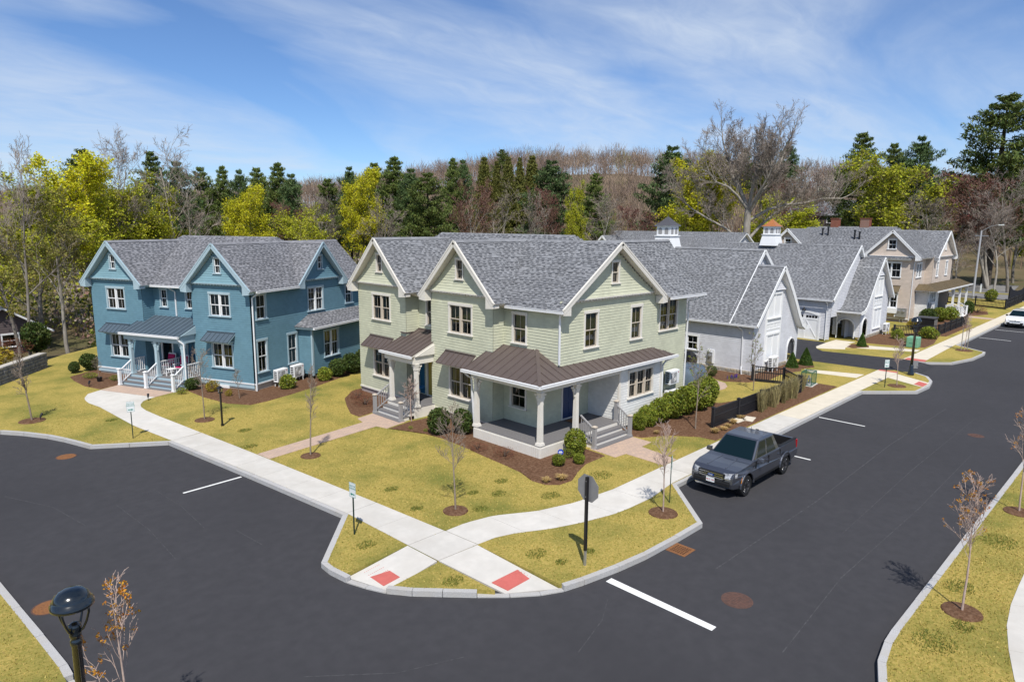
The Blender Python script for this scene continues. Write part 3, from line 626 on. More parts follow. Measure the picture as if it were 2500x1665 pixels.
class Face:
    """a wall plane: o start (x,y), d unit direction left to right seen from outside; local coordinates (s, depth inwards, z)"""
    def __init__(f, h, o, d):
        f.h = h; f.o = o; d = Vector(d).normalized(); f.d = d
        f.M = h.T @ Matrix(((d.x, -d.y, 0, o[0]), (d.y, d.x, 0, o[1]), (0,0,1,0), (0,0,0,1))); f.holes = []
    def mb(f): return MB(f.M)
    def w(f, s, dep, z): return Vector((f.o[0]+f.d.x*s-f.d.y*dep, f.o[1]+f.d.y*s+f.d.x*dep, z))
    def siding(f, s0, s1, z0, z1, prof=None, m=None, exp_=0.13, flare=0.0, name='siding', dep=0.0):
        k = f.mb(); z = z0
        while z < z1-0.02:
            zt = min(z+exp_, z1); a, b = (s0, s1) if prof is None else prof((z+zt)/2)
            a, b = max(a, s0), min(b, s1)
            if b-a > 0.03:
                iv = [(a, b)]
                for (ha, hb, hz0, hz1) in f.holes:
                    if hz0 < (z+zt)/2 < hz1:
                        nv = []
                        for (p, q) in iv:
                            if hb <= p or ha >= q: nv.append((p, q)); continue
                            if ha > p: nv.append((p, ha))
                            if hb < q: nv.append((hb, q))
                        iv = nv
                fl = lambda zz: flare*math.exp(-((zz-z0)/0.42)) if flare else 0.0
                for (p, q) in iv:
                    ob, ot = -0.018-fl(z)+dep, -0.002-fl(zt)+dep
                    uvq = [(p,z+.001),(q,z+.001),(q,zt-.001),(p,zt-.001)]
                    k.add([(p,dep+0.03,z),(q,dep+0.03,z),(q,ob,z),(p,ob,z)], [(0,1,2,3)][::-1], 0, [[(p,z+.01)]*4])
                    k.add([(p,ob,z),(q,ob,z),(q,ot,zt),(p,ot,zt)], [(0,1,2,3)], 0, [uvq])
            z = zt
        return f.h.part(name, k, m or f.h.siding, kind='stuff')
    def window(f, s0, s1, z0, z1, units=2, blind=0.0, curtain=False, head=0.13, cas=0.09, dep=0.0, name='window', muntins=1, casing=None, sash_m=None, label=None):
        h = f.h; f.holes.append((s0+0.03, s1-0.03, z0+0.02, z1-0.02)); sash_m = sash_m or h.sash
        f2 = Face(h, f.w(0, dep, 0)[:2], f.d); f = f2
        k = f.mb(); c = -0.045
        k.box(s0, s0+cas, c, 0.03, z0+0.05, z1-head); k.box(s1-cas, s1, c, 0.03, z0+0.05, z1-head); k.box(s0-0.02, s1+0.02, c-0.012, 0.03, z1-head, z1)
        a0, a1, b0, b1 = s0+cas, s1-cas, z0+0.05, z1-head; mw = 0.10; uw = ((a1-a0)-mw*(units-1))/units
        for i in range(1, units): k.box(a0+i*uw+(i-1)*mw, a0+i*(uw+mw), c+0.01, 0.05, b0, b1, 1)
        # dark room behind: back and returns
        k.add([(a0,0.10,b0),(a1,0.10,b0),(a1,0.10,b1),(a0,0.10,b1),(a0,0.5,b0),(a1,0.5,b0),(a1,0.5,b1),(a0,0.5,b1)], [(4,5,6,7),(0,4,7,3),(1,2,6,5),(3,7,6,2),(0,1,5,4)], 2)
        if blind:
            zb = b1-(b1-b0)*blind; n = max(3, int((b1-zb)/0.05))
            for i in range(n): z = b1-(i+1)*(b1-zb)/n; k.add([(a0,0.125,z),(a1,0.125,z),(a1,0.145,z+(b1-zb)/n*0.95),(a0,0.145,z+(b1-zb)/n*0.95)], [(0,1,2,3)], 3)
        if curtain:
            for u in range(units):
                x0 = a0+u*(uw+mw)
                for (p, q) in ((x0, x0+uw*0.22), (x0+uw*0.8, x0+uw)): k.add([(p,0.13,b0),(q,0.15,b0),(q,0.15,b1),(p,0.13,b1)], [(0,1,2,3)], 4)
        wn = h.part(name, k, [casing or h.casing, sash_m, M_ROOM, M_BLIND, M_CURT], label=label)
        k = f.mb(); k.box(s0-0.05, s1+0.05, c-0.055, 0.03, z0, z0+0.05); h.part('sill', k, casing or h.casing, wn)
        zm = (b0+b1)/2; fw_ = 0.036
        for u in range(units):
            x0 = a0+u*(uw+mw); x1 = x0+uw
            for (p, q, d) in ((b0, zm+0.02, 0.045), (zm-0.02, b1, 0.015)):
                k = f.mb(); k.box(x0, x0+fw_, d, d+0.03, p, q); k.box(x1-fw_, x1, d, d+0.03, p, q); k.box(x0+fw_, x1-fw_, d, d+0.03, p, p+fw_+0.01); k.box(x0+fw_, x1-fw_, d, d+0.03, q-fw_, q)
                for mi_ in range(muntins): xm = x0+(x1-x0)*(mi_+1)/(muntins+1); k.box(xm-0.007, xm+0.007, d+0.014, d+0.022, p+fw_+0.01, q-fw_)
                h.part('sash', k, sash_m, wn)
                k = f.mb(); y = d+0.024; k.add([(x0+fw_,y,p+fw_),(x1-fw_,y,p+fw_),(x1-fw_,y,q-fw_),(x0+fw_,y,q-fw_)], [(0,1,2,3)]); h.part('pane', k, M_GLASS, wn)
        return wn
    def door(f, s0, s1, z0, z1, m, glass=False, m_frame=None, label=None):
        h = f.h; f.holes.append((s0+0.02, s1-0.02, z0, z1-0.02)); k = f.mb(); fm = m_frame or h.casing
        k.box(s0, s0+0.10, -0.04, 0.06, z0, z1); k.box(s1-0.10, s1, -0.04, 0.06, z0, z1); k.box(s0+0.10, s1-0.10, -0.04, 0.06, z1-0.12, z1); k.box(s0+0.1, s1-0.1, -0.02, 0.2, z0, z0+0.05)
        fr = h.part('door_frame', k, fm); k = f.mb(); a, b, c, d = s0+0.10, s1-0.10, z0+0.05, z1-0.12
        k.box(a, b, 0.03, 0.08, c, d); wdt = b-a
        if not glass:
            for (p, q) in ((c+0.15, c+0.75), (c+0.9, d-0.15)):
                for (u, v) in ((a+wdt*.12, a+wdt*.45), (a+wdt*.55, a+wdt*.88)): k.box(u, v, 0.018, 0.035, p, q)
        dr = h.part('door', k, m, label=label)
        if glass: k = f.mb(); k.box(a+0.1, b-0.1, 0.015, 0.028, c+0.2, d-0.1); h.part('pane', k, M_GLASS, dr)
        k = f.mb(); k.lathe([(0.0,0.0),(0.03,0.0),(0.03,0.03),(0.0,0.04)], 10, (b-0.07, 0.0, c+0.95)); k.box(b-0.09, b-0.05, -0.03, 0.02, c+0.9, c+1.0); h.part('handle', k, M_BRASS, dr)
    def awning(f, s0, s1, ztop, drop, out, n=6):
        h = f.h; A = f.w(s0-0.12, -out, ztop-drop); B = f.w(s1+0.12, -out, ztop-drop); C = f.w(s1+0.12, -0.03, ztop); D = f.w(s0-0.12, -0.03, ztop)
        r = h.metal_roof('awning', [A,B,C,D], pan=(s1-s0+0.24)/n)
        k = h.mb(); k.beam(f.w(s0-0.12,-0.04,ztop+0.03), f.w(s1+0.12,-0.04,ztop+0.03), 0.09, 0.06); h.part('flashing', k, h.metal, r)
        for s in (s0+0.02, s1-0.02):
            k = h.mb(); k.beam(f.w(s,-0.03,ztop-drop-0.25), f.w(s,-out+0.08,ztop-drop-0.03), 0.05, 0.05); k.beam(f.w(s,-0.03,ztop-drop-0.04), f.w(s,-out+0.05,ztop-drop-0.04), 0.05, 0.05); h.part('bracket', k, h.trim, r)
    def gable(f, c, hw, zb, za, over=0.42, m=None, slope_hw=None, attic=None, rake_end=None, box=True):
        """triangular gable wall with a flared foot, rake boards and boxed returns. c centre s, hw half width of the wall foot, apex za;
        rake_end = (half span at the eave, eave height) of the roof edge"""
        h = f.h; eh, ez = rake_end; sl = (za-ez)/eh
        if attic: f.window(*attic, units=1, head=0.10, cas=0.075, dep=-0.06)
        prof = lambda z: (c-(za-0.22-z)/sl, c+(za-0.22-z)/sl)
        f.siding(c-eh, c+eh, zb, za-0.1, prof=prof, m=m, flare=0.16, name='gable_siding', dep=-0.03)
        k = f.mb(); wz = (za-0.25-zb)/sl; k.box(c-wz, c+wz, -0.21, 0.02, zb-0.05, zb-0.004); k.box(c-wz+.05, c+wz-.05, -0.10, 0.02, zb-0.14, zb-0.05)
        n = int(2*wz/0.22)
        for i in range(n): x = c-wz+0.1+i*(2*wz-0.2)/max(1,n-1); k.box(x-0.03, x+0.03, -0.17, -0.10, zb-0.12, zb-0.05)
        h.part('gable_skirt', k, h.trim)
        for sg in (-1, 1):
            p = f.w(c+sg*eh, -over, ez-0.06); q = f.w(c, -over, za-0.06); k = h.mb(); up = Vector((0,0,1))
            k.beam(p, q, 0.05, 0.24); k.beam(p+up*0.10-f.nv()*0.02, q+up*0.10-f.nv()*0.02, 0.05, 0.07); h.part('rake_board', k, h.trim)
            k = h.mb(); kk = f.mb(); x = c+sg*(eh-0.02); xi = c+sg*(eh-0.48)
            kk.add([(x,-over-0.02,ez-0.20),(xi,-over-0.02,ez-0.24),(xi,-over-0.02,ez-0.13+0.48*sl*0.8),(x,-over-0.02,ez-0.10),(x,-0.03,ez-0.20),(xi,-0.03,ez-0.24),(xi,-0.03,ez-0.13+0.48*sl*0.8),(x,-0.03,ez-0.10)], [(0,1,2,3),(7,6,5,4),(0,4,5,1),(1,5,6,2),(3,2,6,7),(0,3,7,4)])
            if box: h.part('eave_return', kk, h.trim)
    def nv(f): return Vector((-f.d.y, f.d.x, 0))   # pointing inwards

def tri_close(h, pts, m): 
    k = h.mb(); k.slab(pts, 0.05); h.part('end_wall', k, m)
def ac_unit(x, y, z, rz, label, stand=True, group=None):
    """outdoor heat pump: white case, fan grille, feet"""
    t = thing('heat_pump', label, 'heat pump', (x,y,z), rz, group); w2, d2, hh = 0.45, 0.16, 0.72
    zb = 0.32 if stand else 0.0
    mb = MB(); mb.box(-w2,w2,-d2,d2,zb,zb+hh); bevel(mb.build('case', M_WHITE, t), 0.015)
    mb = MB(); mb.box(-w2+0.06,0.17,-d2-0.012,-d2-0.001,zb+0.08,zb+hh-0.1); mb.build('grille_panel', M_RAILG, t)
    for r_ in (0.08,0.15,0.22):
        mb = MB(); n = 24; pts = [(-0.11+r_*math.cos(2*math.pi*i/n), -d2-0.022, zb+hh/2+r_*math.sin(2*math.pi*i/n)) for i in range(n+1)]; mb.tube(pts, 0.008, 4, cap=False); mb.build('fan_guard', M_WHITE, t)
    for i in range(5):
        mb = MB(); z = zb+0.12+i*0.11; mb.box(-w2-0.008,-w2-0.001,-0.10,0.10,z,z+0.06); mb.build('vent_slot', M_DARK, t)
    mb = MB(); mb.lathe([(0.0,0),(0.035,0),(0.035,0.004),(0,0.004)], 14); o = mb.build('logo', mat('red_logo',(0.42,0.01,0.06),rough=0.5), t); o.rotation_euler = (R(90),0,0); o.location = (0.34,-d2-0.001,zb+hh-0.12)
    if stand:
        mb = MB()
        for sx in (-1,1):
            for sy in (-1,1): mb.beam((sx*0.36,sy*0.14,0.0),(sx*0.33,sy*0.14,zb),0.03,0.03)
            mb.beam((sx*0.33,-0.2,zb-0.02),(sx*0.33,0.2,zb-0.02),0.03,0.03)
        mb.build('stand', M_WHITE, t)
    return t

# ------------------------------------------------------------------ sage green house on the corner
X, Y = (1,0), (0,-1)     # wall directions: facing the right street / facing the left street
G = House('sage_house', 'large sage green shingled house with brown metal porch roofs on the street corner', (26.2,26.0,0.15), off=(26.2,26.0), siding=M_SID_G, trim=M_CREAM, sash=M_BEIGE, metal=M_METAL_BR)
fA = G.face((21.0,33.0), Y); fB = G.face((21.0,26.5), Y)
for f, bl in ((fA, 0), (fB, 0.48)):
    f.window(1.35, 3.07, 4.46, 5.96, blind=bl, curtain=True); f.window(1.35, 3.07, 1.32, 2.98, curtain=True); f.siding(0, 4.44 if f is fB else 4.4, 0.55, 6.45)
    f.awning(1.25, 3.17, 3.56, 0.50, 0.68)
    k = f.mb(); k.box(-0.02, 4.42, -0.05, 0.02, 0.47, 0.55); G.part('water_table', k, M_CREAM)
fA.gable(2.2, 2.2, 6.48, 8.83, attic=(1.91,2.49,7.04,8.08), rake_end=(2.66,6.16)); fB.gable(2.22, 2.2, 6.48, 8.83, attic=(1.93,2.51,7.04,8.08), rake_end=(2.66,6.16))
k = G.mb(); k.box(21.03,32.1,18.95,32.97,0.05,0.5); G.part('foundation', k, M_SPECK)
f = G.face((21.0,28.6), X); f.siding(0, 0.83, 0.55, 6.1)
f = G.face((21.83,28.6), Y); f.window(0.62, 1.30, 4.42, 5.92, units=1); f.door(0.62, 1.55, 0.69, 2.85, M_DOORYEL, label='pale yellow front door'); f.siding(0, 2.1, 0.6, 6.1)
k = f.mb(); k.box(0.05,0.45,-0.03,0.02,0.75,2.75); G.part('side_light', k, M_DOORTEAL)
f = G.face((21.83,26.5), (-1,0)); f.siding(0, 0.83, 0.55, 6.1)
f = G.face((21.0,22.06), X); f.siding(0, 0.7, 0.55, 6.1)
fC = G.face((21.7,22.06), Y); fC.window(0.52, 1.47, 4.33, 5.80, units=1, blind=0.75); fC.siding(0, 3.34, 3.55, 6.05)
fC1 = G.face((21.7,22.06), Y); fC1.window(0.42, 1.48, 1.35, 2.58, units=1); fC1.siding(0, 2.13, 0.65, 3.6)
fD1 = G.face((21.7,19.93), X); fD1.door(1.6, 2.68, 0.69, 2.62, M_DOORBLUE, label='navy blue panelled front door'); fD1.siding(0, 3.65, 0.65, 3.3)
fS = G.face((25.3,19.93), Y); fS.siding(0, 1.78, 0.5, 3.15, m=M_SID_WH)
fS2 = G.face((25.3,18.15), X); fS2.window(0.70, 2.80, 1.55, 2.95, units=3, casing=M_CREAM, blind=0.15, curtain=True); fS2.siding(0, 3.5, 0.3, 3.15, m=M_SID_WH)
k = G.mb(); k.box(25.28,25.42,18.11,18.19,0.3,3.1); k.box(28.70,28.84,18.11,18.19,0.3,3.1); G.part('corner_board', k, M_CREAM)
f = G.face((28.8,18.15), (0,1)); f.siding(0, 0.75, 0.3, 3.15, m=M_SID_WH)
fD = G.face((21.7,18.72), X); fD.window(1.62, 2.66, 4.20, 5.92, units=1, blind=0.55); fD.window(5.12, 6.10, 4.20, 5.92, units=1, blind=0.9); fD.siding(0, 7.4, 3.0, 6.45)
fD.gable(3.72, 3.7, 6.47, 8.83, attic=(3.43,4.05,6.99,8.08), rake_end=(3.97,6.10))
fE = G.face((29.1,18.88), X); fE.window(0.44, 2.20, 4.31, 6.0, units=2, blind=0.35); fE.siding(0, 3.05, 0.3, 6.06)
f = G.face((29.1,18.72), (0,1)); f.siding(0, 0.17, 3.0, 6.1)
f = G.face((32.15,18.88), (0,1)); f.siding(0, 14.1, 0.3, 6.1); f = G.face((32.15,33.0), (-1,0)); f.siding(0, 11.15, 0.3, 6.2)
tri_close(G, [(32.3,18.3,6.05),(32.3,24.4,6.05),(32.3,20.5,8.75)], M_SID_G)
# roof: crossing gables
G.gable_roof('x', 30.8, 20.55, 29.5, 8.87, 2.68, 2.68, 6.16, 6.16); G.gable_roof('x', 24.28, 20.55, 29.0, 8.87, 2.68, 2.68, 6.16, 6.16)
G.gable_roof('y', 25.42, 18.27, 27.0, 8.87, 3.99, 3.99, 6.10, 6.10); G.plane([(29.36,18.17,6.16),(32.78,18.17,6.16),(32.78,20.55,8.86),(25.5,20.55,8.86)]); G.plane([(32.78,24.65,6.1),(27.5,24.65,6.1),(25.5,20.55,8.86),(32.78,20.55,8.86)]); G.ridge((25.5,20.55,8.86),(32.78,20.55,8.86))
zr = 9.10; G.plane([(21.35,33.3,6.06),(21.35,19.2,6.06),(26.2,21.7,zr),(26.2,32.0,zr)]); G.plane([(31.05,19.2,6.06),(31.05,33.3,6.06),(26.2,32.0,zr),(26.2,21.7,zr)])
G.plane([(31.05,33.3,6.06),(21.35,33.3,6.06),(26.2,32.0,zr)]); G.plane([(21.35,19.2,6.06),(31.05,19.2,6.06),(26.2,21.7,zr)]); G.ridge((26.2,21.7,zr),(26.2,32.0,zr))
G.finish_roof()
G.gutter((21.42,28.1,6.02),(21.42,26.95,6.02)); G.gutter((21.32,21.62,6.0),(21.42,18.3,6.02)); G.gutter((29.4,18.12,6.08),(32.8,18.12,6.08))
G.downspout([(21.5,18.5,5.95),(21.6,18.62,5.75),(21.63,18.64,5.6),(21.63,18.64,3.75)]); G.downspout([(32.7,18.15,6.0),(32.5,18.5,5.82),(32.25,18.8,5.7),(32.2,18.84,0.3)])
# entry porch between the two bays
G.decking([(19.70,28.55),(19.70,26.30),(21.83,26.30),(21.83,28.55)], 0.69)
G.metal_roof('porch_roof', [(19.6,28.95,3.28),(19.6,26.35,3.28),(21.8,26.35,4.17),(21.8,28.95,4.17)], pan=0.40)
k = G.mb(); k.box(20.9,21.9,28.55,28.98,4.02,4.08); k.beam((21.8,28.95,4.20),(21.8,26.5,4.20),0.08,0.08); G.part('flashing', k, M_METAL_BR)
k = G.mb(); k.box(19.8,21.0,26.36,26.46,2.85,3.25); k.slab([(19.8,26.36,3.25),(21.0,26.36,3.25),(21.0,26.36,3.74)],-0.1); k.box(19.78,19.9,26.46,28.85,2.85,3.2); G.part('porch_beam', k, M_CREAM)
G.gutter((19.55,28.95,3.22),(19.55,26.3,3.22)); G.column(19.92,28.45,0.69,2.86); G.column(19.95,26.42,0.69,2.86)
for i in range(3):
    x0 = 19.70-0.30*(i+1); k = G.mb(); k.box(x0,19.70,26.32,28.53,0.1,0.69-0.17*(i+1)-0.03); st = G.part('step', k, M_CREAM); k = G.mb(); k.box(x0-0.03,x0+0.32,26.30,28.55,0.69-0.17*(i+1)-0.03,0.69-0.17*(i+1)+0.001*i); G.part('tread', k, M_DECK, st)
for yy in (28.62,26.42):
    G.newel(18.98,yy,0.15,1.12,M_RAILG, M_BEIGE); G.railing((19.02,yy,0.22),(19.86,yy,0.69),6,M_RAILG,h=0.80)
# wrap-around porch on the corner
G.decking([(19.82,22.06),(19.82,18.02),(25.3,18.02),(25.3,19.93),(21.7,19.93),(21.7,22.06)], 0.69)
for (a,b,n) in (((19.80,22.06),(19.80,18.0),34),((19.80,18.0),(22.45,18.0),22)):
    a, b = Vector(a), Vector(b)
    for i in range(n):
        p, q = a.lerp(b, (i+0.06)/n), a.lerp(b, (i+0.94)/n); k = G.mb(); k.beam((p.x,p.y,0.36),(q.x,q.y,0.36),0.03,0.5); G.part('skirt_board', k, M_CREAM)
E_ = 3.27; ex, ey = 19.56, 17.85
G.metal_roof('porch_roof', [(ex,22.5,E_),(ex,ey,E_),(21.68,19.97,4.2),(21.68,22.5,4.2)], pan=0.45)
G.metal_roof('porch_roof', [(ex,ey,E_),(29.7,ey,E_),(28.72,18.72,3.65),(21.72,18.72,3.65),(21.72,20.0,4.2)], pan=0.45)
G.metal_roof('porch_roof', [(29.7,ey,E_),(29.7,18.86,E_),(28.72,18.86,3.68)], pan=0.45)
k = G.mb(); k.beam((ex,ey,E_+0.02),(21.7,19.99,4.23),0.16,0.05); G.part('hip_cap', k, M_METAL_BR)
k = G.mb(); k.box(19.86,20.02,18.06,22.3,2.92,3.2); k.box(20.02,25.3,18.06,18.22,2.92,3.2); G.part('porch_beam', k, M_CREAM)
k = G.mb(); k.prism([(19.7,22.4),(19.7,18.0),(29.5,18.0),(29.5,18.7),(25.3,19.9),(21.7,19.9),(21.7,22.4)], 3.16, 3.2); G.part('porch_ceiling', k, M_CREAM)
G.gutter((ex-0.05,22.55,E_-0.05),(ex-0.05,ey-0.05,E_-0.05)); G.gutter((ex-0.05,ey-0.05,E_-0.05),(29.75,ey-0.05,E_-0.05))
G.downspout([(ex,22.45,3.15),(19.75,22.35,2.95),(19.9,22.3,2.85),(19.92,22.1,0.3)]); G.downspout([(29.65,17.9,3.15),(29.3,18.2,2.95),(28.9,18.12,2.8),(28.9,18.12,0.3)])
G.column(19.95,18.15,0.69,2.93, brk=((1,0),(0,1))); G.column(19.95,22.0,0.69,2.93, brk=((0,-1),)); G.column(22.22,18.15,0.69,2.93, brk=((1,0),(-1,0)))
for i in range(3):
    y0 = 18.02-0.29*(i+1); k = G.mb(); k.box(22.5,25.1,y0,18.02,0.1,0.69-0.17*(i+1)-0.03); st = G.part('step', k, M_CREAM); k = G.mb(); k.box(22.47,25.13,y0-0.03,y0+0.31,0.69-0.17*(i+1)-0.03,0.69-0.17*(i+1)+0.001*i); G.part('tread', k, M_DECK, st)
for xx in (22.5,25.1):
    G.newel(xx,17.32,0.15,1.15,M_RAILG,M_BEIGE); G.railing((xx,17.36,0.22),(xx,18.1,0.69),6,M_RAILG,h=0.80)
G.newel(25.1,18.1,0.69,1.68,M_RAILG,M_BEIGE)
k = G.mb(); k.box(29.55,29.75,18.80,18.86,2.55,2.85); G.part('wall_vent', k, M_CREAM)

# ------------------------------------------------------------------ blue house on the left
B = House('blue_house', 'slate blue shingled two family house with white porch railings on the left', (16.54,36.89,0.15), rz=R(22.95), siding=M_SID_B, trim=M_BLUETRIM, sash=M_WHITE, casing=M_BLUETRIM, metal=M_METAL_BL, shing=M_SHING_B)
bA = B.face((0,12.6), Y); bB = B.face((0,4.36), Y)
for f, bl in ((bA,0),(bB,1.0)):
    f.window(1.29, 2.90, 4.32, 5.74, blind=bl, curtain=True); f.window(1.29, 2.90, 1.34, 2.90, curtain=True); f.siding(0, 4.28, 0.62, 6.2); f.awning(1.2, 2.98, 3.42, 0.44, 0.62)
    k = f.mb(); k.box(-0.02,4.3,-0.05,0.02,0.55,0.62); B.part('water_table', k, M_WHITE); k = f.mb(); k.box(0,4.28,-0.02,0.02,0.32,0.55); B.part('skirt', k, M_BLUETRIM)
    f.gable(2.14, 2.1, 6.24, 8.43, attic=(1.86,2.42,6.75,7.74), rake_end=(2.52,5.90), m=M_GAB_B)
k = B.mb(); k.box(0.05,10.5,0.05,12.5,0.0,0.55); B.part('foundation', k, M_FOUND)
k = B.mb(); k.box(-0.06,0.02,1.9,2.75,0.10,0.36); B.part('basement_window', k, M_WHITE)
f = B.face((0,8.32), X); f.siding(0, 0.8, 0.55, 5.9); f = B.face((0.8,4.36), (-1,0)); f.siding(0, 0.8, 0.55, 5.9)
f = B.face((0.8,8.32), Y); f.window(0.55, 1.20, 4.5, 5.72, units=1); f.window(2.60, 3.25, 4.5, 5.72, units=1); f.door(0.35, 1.35, 0.69, 2.72, M_DARK, glass=True, m_frame=M_WHITE, label='dark glazed storm door'); f.door(2.45, 3.35, 0.69, 2.72, M_DOORTEAL, m_frame=M_BLUETRIM, label='teal front door'); f.siding(0, 3.96, 0.6, 5.9)
bR = B.face((0,0), X)
bR.window(0.27,1.18,4.2,5.74,units=1); bR.window(0.22,1.10,1.17,3.13,units=1); bR.window(2.78,3.69,1.20,3.14,units=1); bR.window(4.80,6.40,4.17,5.76,units=2); bR.window(8.68,9.56,4.28,5.66,units=1); bR.siding(0,10.5,0.62,6.1)
k = bR.mb(); k.box(-0.02,3.85,-0.05,0.02,0.55,0.62); B.part('water_table', k, M_WHITE)
bR.gable(6.05, 2.0, 6.22, 8.42, attic=(5.78,6.34,6.73,7.70), rake_end=(2.40,5.93))
f = B.face((3.85,0), Y); f.siding(0,1.0,0.5,3.4); fb = B.face((3.85,-1.0), X); fb.window(1.08,2.66,1.32,3.12,units=2); fb.siding(0,6.6,0.5,3.4)
k = B.mb(); k.box(3.79,3.93,-1.05,-0.95,0.4,3.4); B.part('corner_board', k, M_BLUETRIM)
f = B.face((10.5,-1.0), (0,1)); f.siding(0,13.6,0.5,5.9); f = B.face((10.5,12.6), (-1,0)); f.siding(0,10.5,0.5,6)
B.gable_roof('x', 10.46, -0.45, 9.5, 8.47, 2.54, 2.54, 5.90, 5.90); B.plane([(-0.45,-0.38,5.88),(3.66,-0.38,5.88),(6.03,2.22,8.47),(-0.45,2.22,8.47)]); B.plane([(8.44,-0.38,5.88),(10.95,-0.38,5.88),(10.95,2.22,8.47),(6.07,2.22,8.47)]); B.plane([(10.95,4.76,5.9),(-0.45,4.76,5.9),(-0.45,2.22,8.47),(10.95,2.22,8.47)]); B.ridge((-0.45,2.22,8.47),(10.95,2.22,8.47))
B.gable_roof('y', 6.05, -0.44, 6.0, 8.45, 2.42, 2.42, 5.93, 5.93)
zr = 8.70; B.plane([(0.36,12.9,5.88),(0.36,0.3,5.88),(5.4,2.6,zr),(5.4,10.6,zr)]); B.plane([(10.5,0.3,5.88),(10.5,12.9,5.88),(5.4,10.6,zr),(5.4,2.6,zr)]); B.plane([(10.5,12.9,5.88),(0.36,12.9,5.88),(5.4,10.6,zr)]); B.plane([(0.36,0.3,5.88),(10.5,0.3,5.88),(5.4,2.6,zr)]); B.ridge((5.4,2.6,zr),(5.4,10.6,zr))
B.plane([(3.5,-1.42,3.42),(10.9,-1.42,3.42),(10.9,0.0,4.03),(4.9,0.0,4.03)]); B.plane([(3.5,0.0,3.42),(3.5,-1.42,3.42),(4.9,0.0,4.03)])
B.finish_roof(); tri_close(B, [(10.6,-0.3,5.9),(10.6,4.7,5.9),(10.6,2.22,8.35)], M_SID_B)
B.gutter((0.30,7.95,5.84),(0.30,4.85,5.84)); B.gutter((0.0,-0.42,5.82),(3.6,-0.42,5.84)); B.gutter((3.45,-1.47,3.36),(10.9,-1.47,3.36)); B.gutter((8.5,-0.42,5.84),(10.9,-0.42,5.84))
B.downspout([(0.30,6.55,5.8),(0.6,6.5,5.6),(0.74,6.45,5.5),(0.74,6.45,4.05)]); B.downspout([(0.3,-0.42,5.78),(0.1,-0.2,5.62),(0.02,-0.07,5.5),(0.02,-0.07,0.2)])
# front porch
B.decking([(-1.08,8.55),(-1.08,4.0),(0.0,4.0),(0.0,4.36),(0.8,4.36),(0.8,8.32),(0.0,8.32),(0.0,8.55)], 0.69, skirt=M_BLUETRIM)
B.metal_roof('porch_roof', [(-1.25,8.85,3.20),(-1.25,4.25,3.20),(0.0,4.25,3.69),(0.76,4.4,4.0),(0.76,8.85,4.0)], pan=0.38)
k = B.mb(); k.box(-1.1,0.0,4.3,4.4,2.75,3.22); k.slab([(-1.1,4.3,3.22),(0,4.3,3.22),(0,4.3,3.66)],-0.1); k.box(-1.12,-1.0,4.4,8.75,2.78,3.12); B.part('porch_beam', k, M_BLUETRIM)
B.gutter((-1.30,8.9,3.14),(-1.30,4.2,3.14)); B.column(-0.95,8.40,0.69,2.8, brk=((0,-1),)); B.column(-0.97,6.32,0.69,2.8, brk=((0,1),(0,-1))); B.column(-1.0,4.2,0.69,2.8, brk=((0,1),))
B.downspout([(-1.28,4.3,3.05),(-1.15,4.1,2.85),(-1.1,4.02,2.75),(-1.1,4.02,0.3),(-1.25,3.98,0.2)])
for i in range(3):
    x0 = -1.08-0.28*(i+1); k = B.mb(); k.box(x0,-1.08,4.15,8.45,0.1,0.69-0.17*(i+1)-0.03); st = B.part('step', k, M_BLUETRIM); k = B.mb(); k.box(x0-0.03,x0+0.30,4.13,8.47,0.69-0.17*(i+1)-0.03,0.69-0.17*(i+1)+0.001*i); B.part('tread', k, M_DECK, st)
for yy in (8.42,6.32,4.2):
    B.newel(-1.85,yy,0.15,1.15,M_WHITE); B.railing((-1.8,yy,0.2),(-1.02,yy,0.69),6,M_WHITE,h=0.82)
B.railing((-0.95,8.5,0.69),(0.0,8.5,0.69),7,M_WHITE); B.railing((-0.95,6.32,0.69),(0.75,6.32,0.69),11,M_WHITE); B.railing((-0.92,4.08,0.69),(0.0,4.08,0.69),7,M_WHITE)

# ------------------------------------------------------------------ carriage houses with swooping gables
def stones(h, f, s0, s1, z0, z1, seed):
    k = f.mb(); k.box(s0, s1, -0.02, 0.05, z0, z1); base = h.part('stone_base', k, M_MORTAR); rg = random.Random(seed)
    z = z0+0.01; 
    while z < z1-0.05:
        hh = min(rg.uniform(0.14,0.24), z1-z); x = s0
        while x < s1-0.05:
            wd = min(rg.uniform(0.16,0.42), s1-x); k = f.mb(); j = lambda: rg.uniform(-0.03,0.03)
            a, b, c, d = x+0.012, x+wd-0.012, z+0.012, z+hh-0.012
            if b-a > 0.04 and d-c > 0.04:
                o = rg.uniform(0.045,0.075)
                k.add([(a,-0.02,c),(b,-0.02,c),(b,-0.02,d),(a,-0.02,d),(a+.02+abs(j()),-o,c+.02+abs(j())*.6),(b-.02-abs(j()),-o,c+.02),(b-.02,-o,d-.02-abs(j())*.6),(a+.02,-o,d-.02)], [(4,5,6,7),(0,1,5,4),(1,2,6,5),(2,3,7,6),(3,0,4,7)])
                h.part('stone', k, M_STONEW, base)
            x += wd
        z += hh
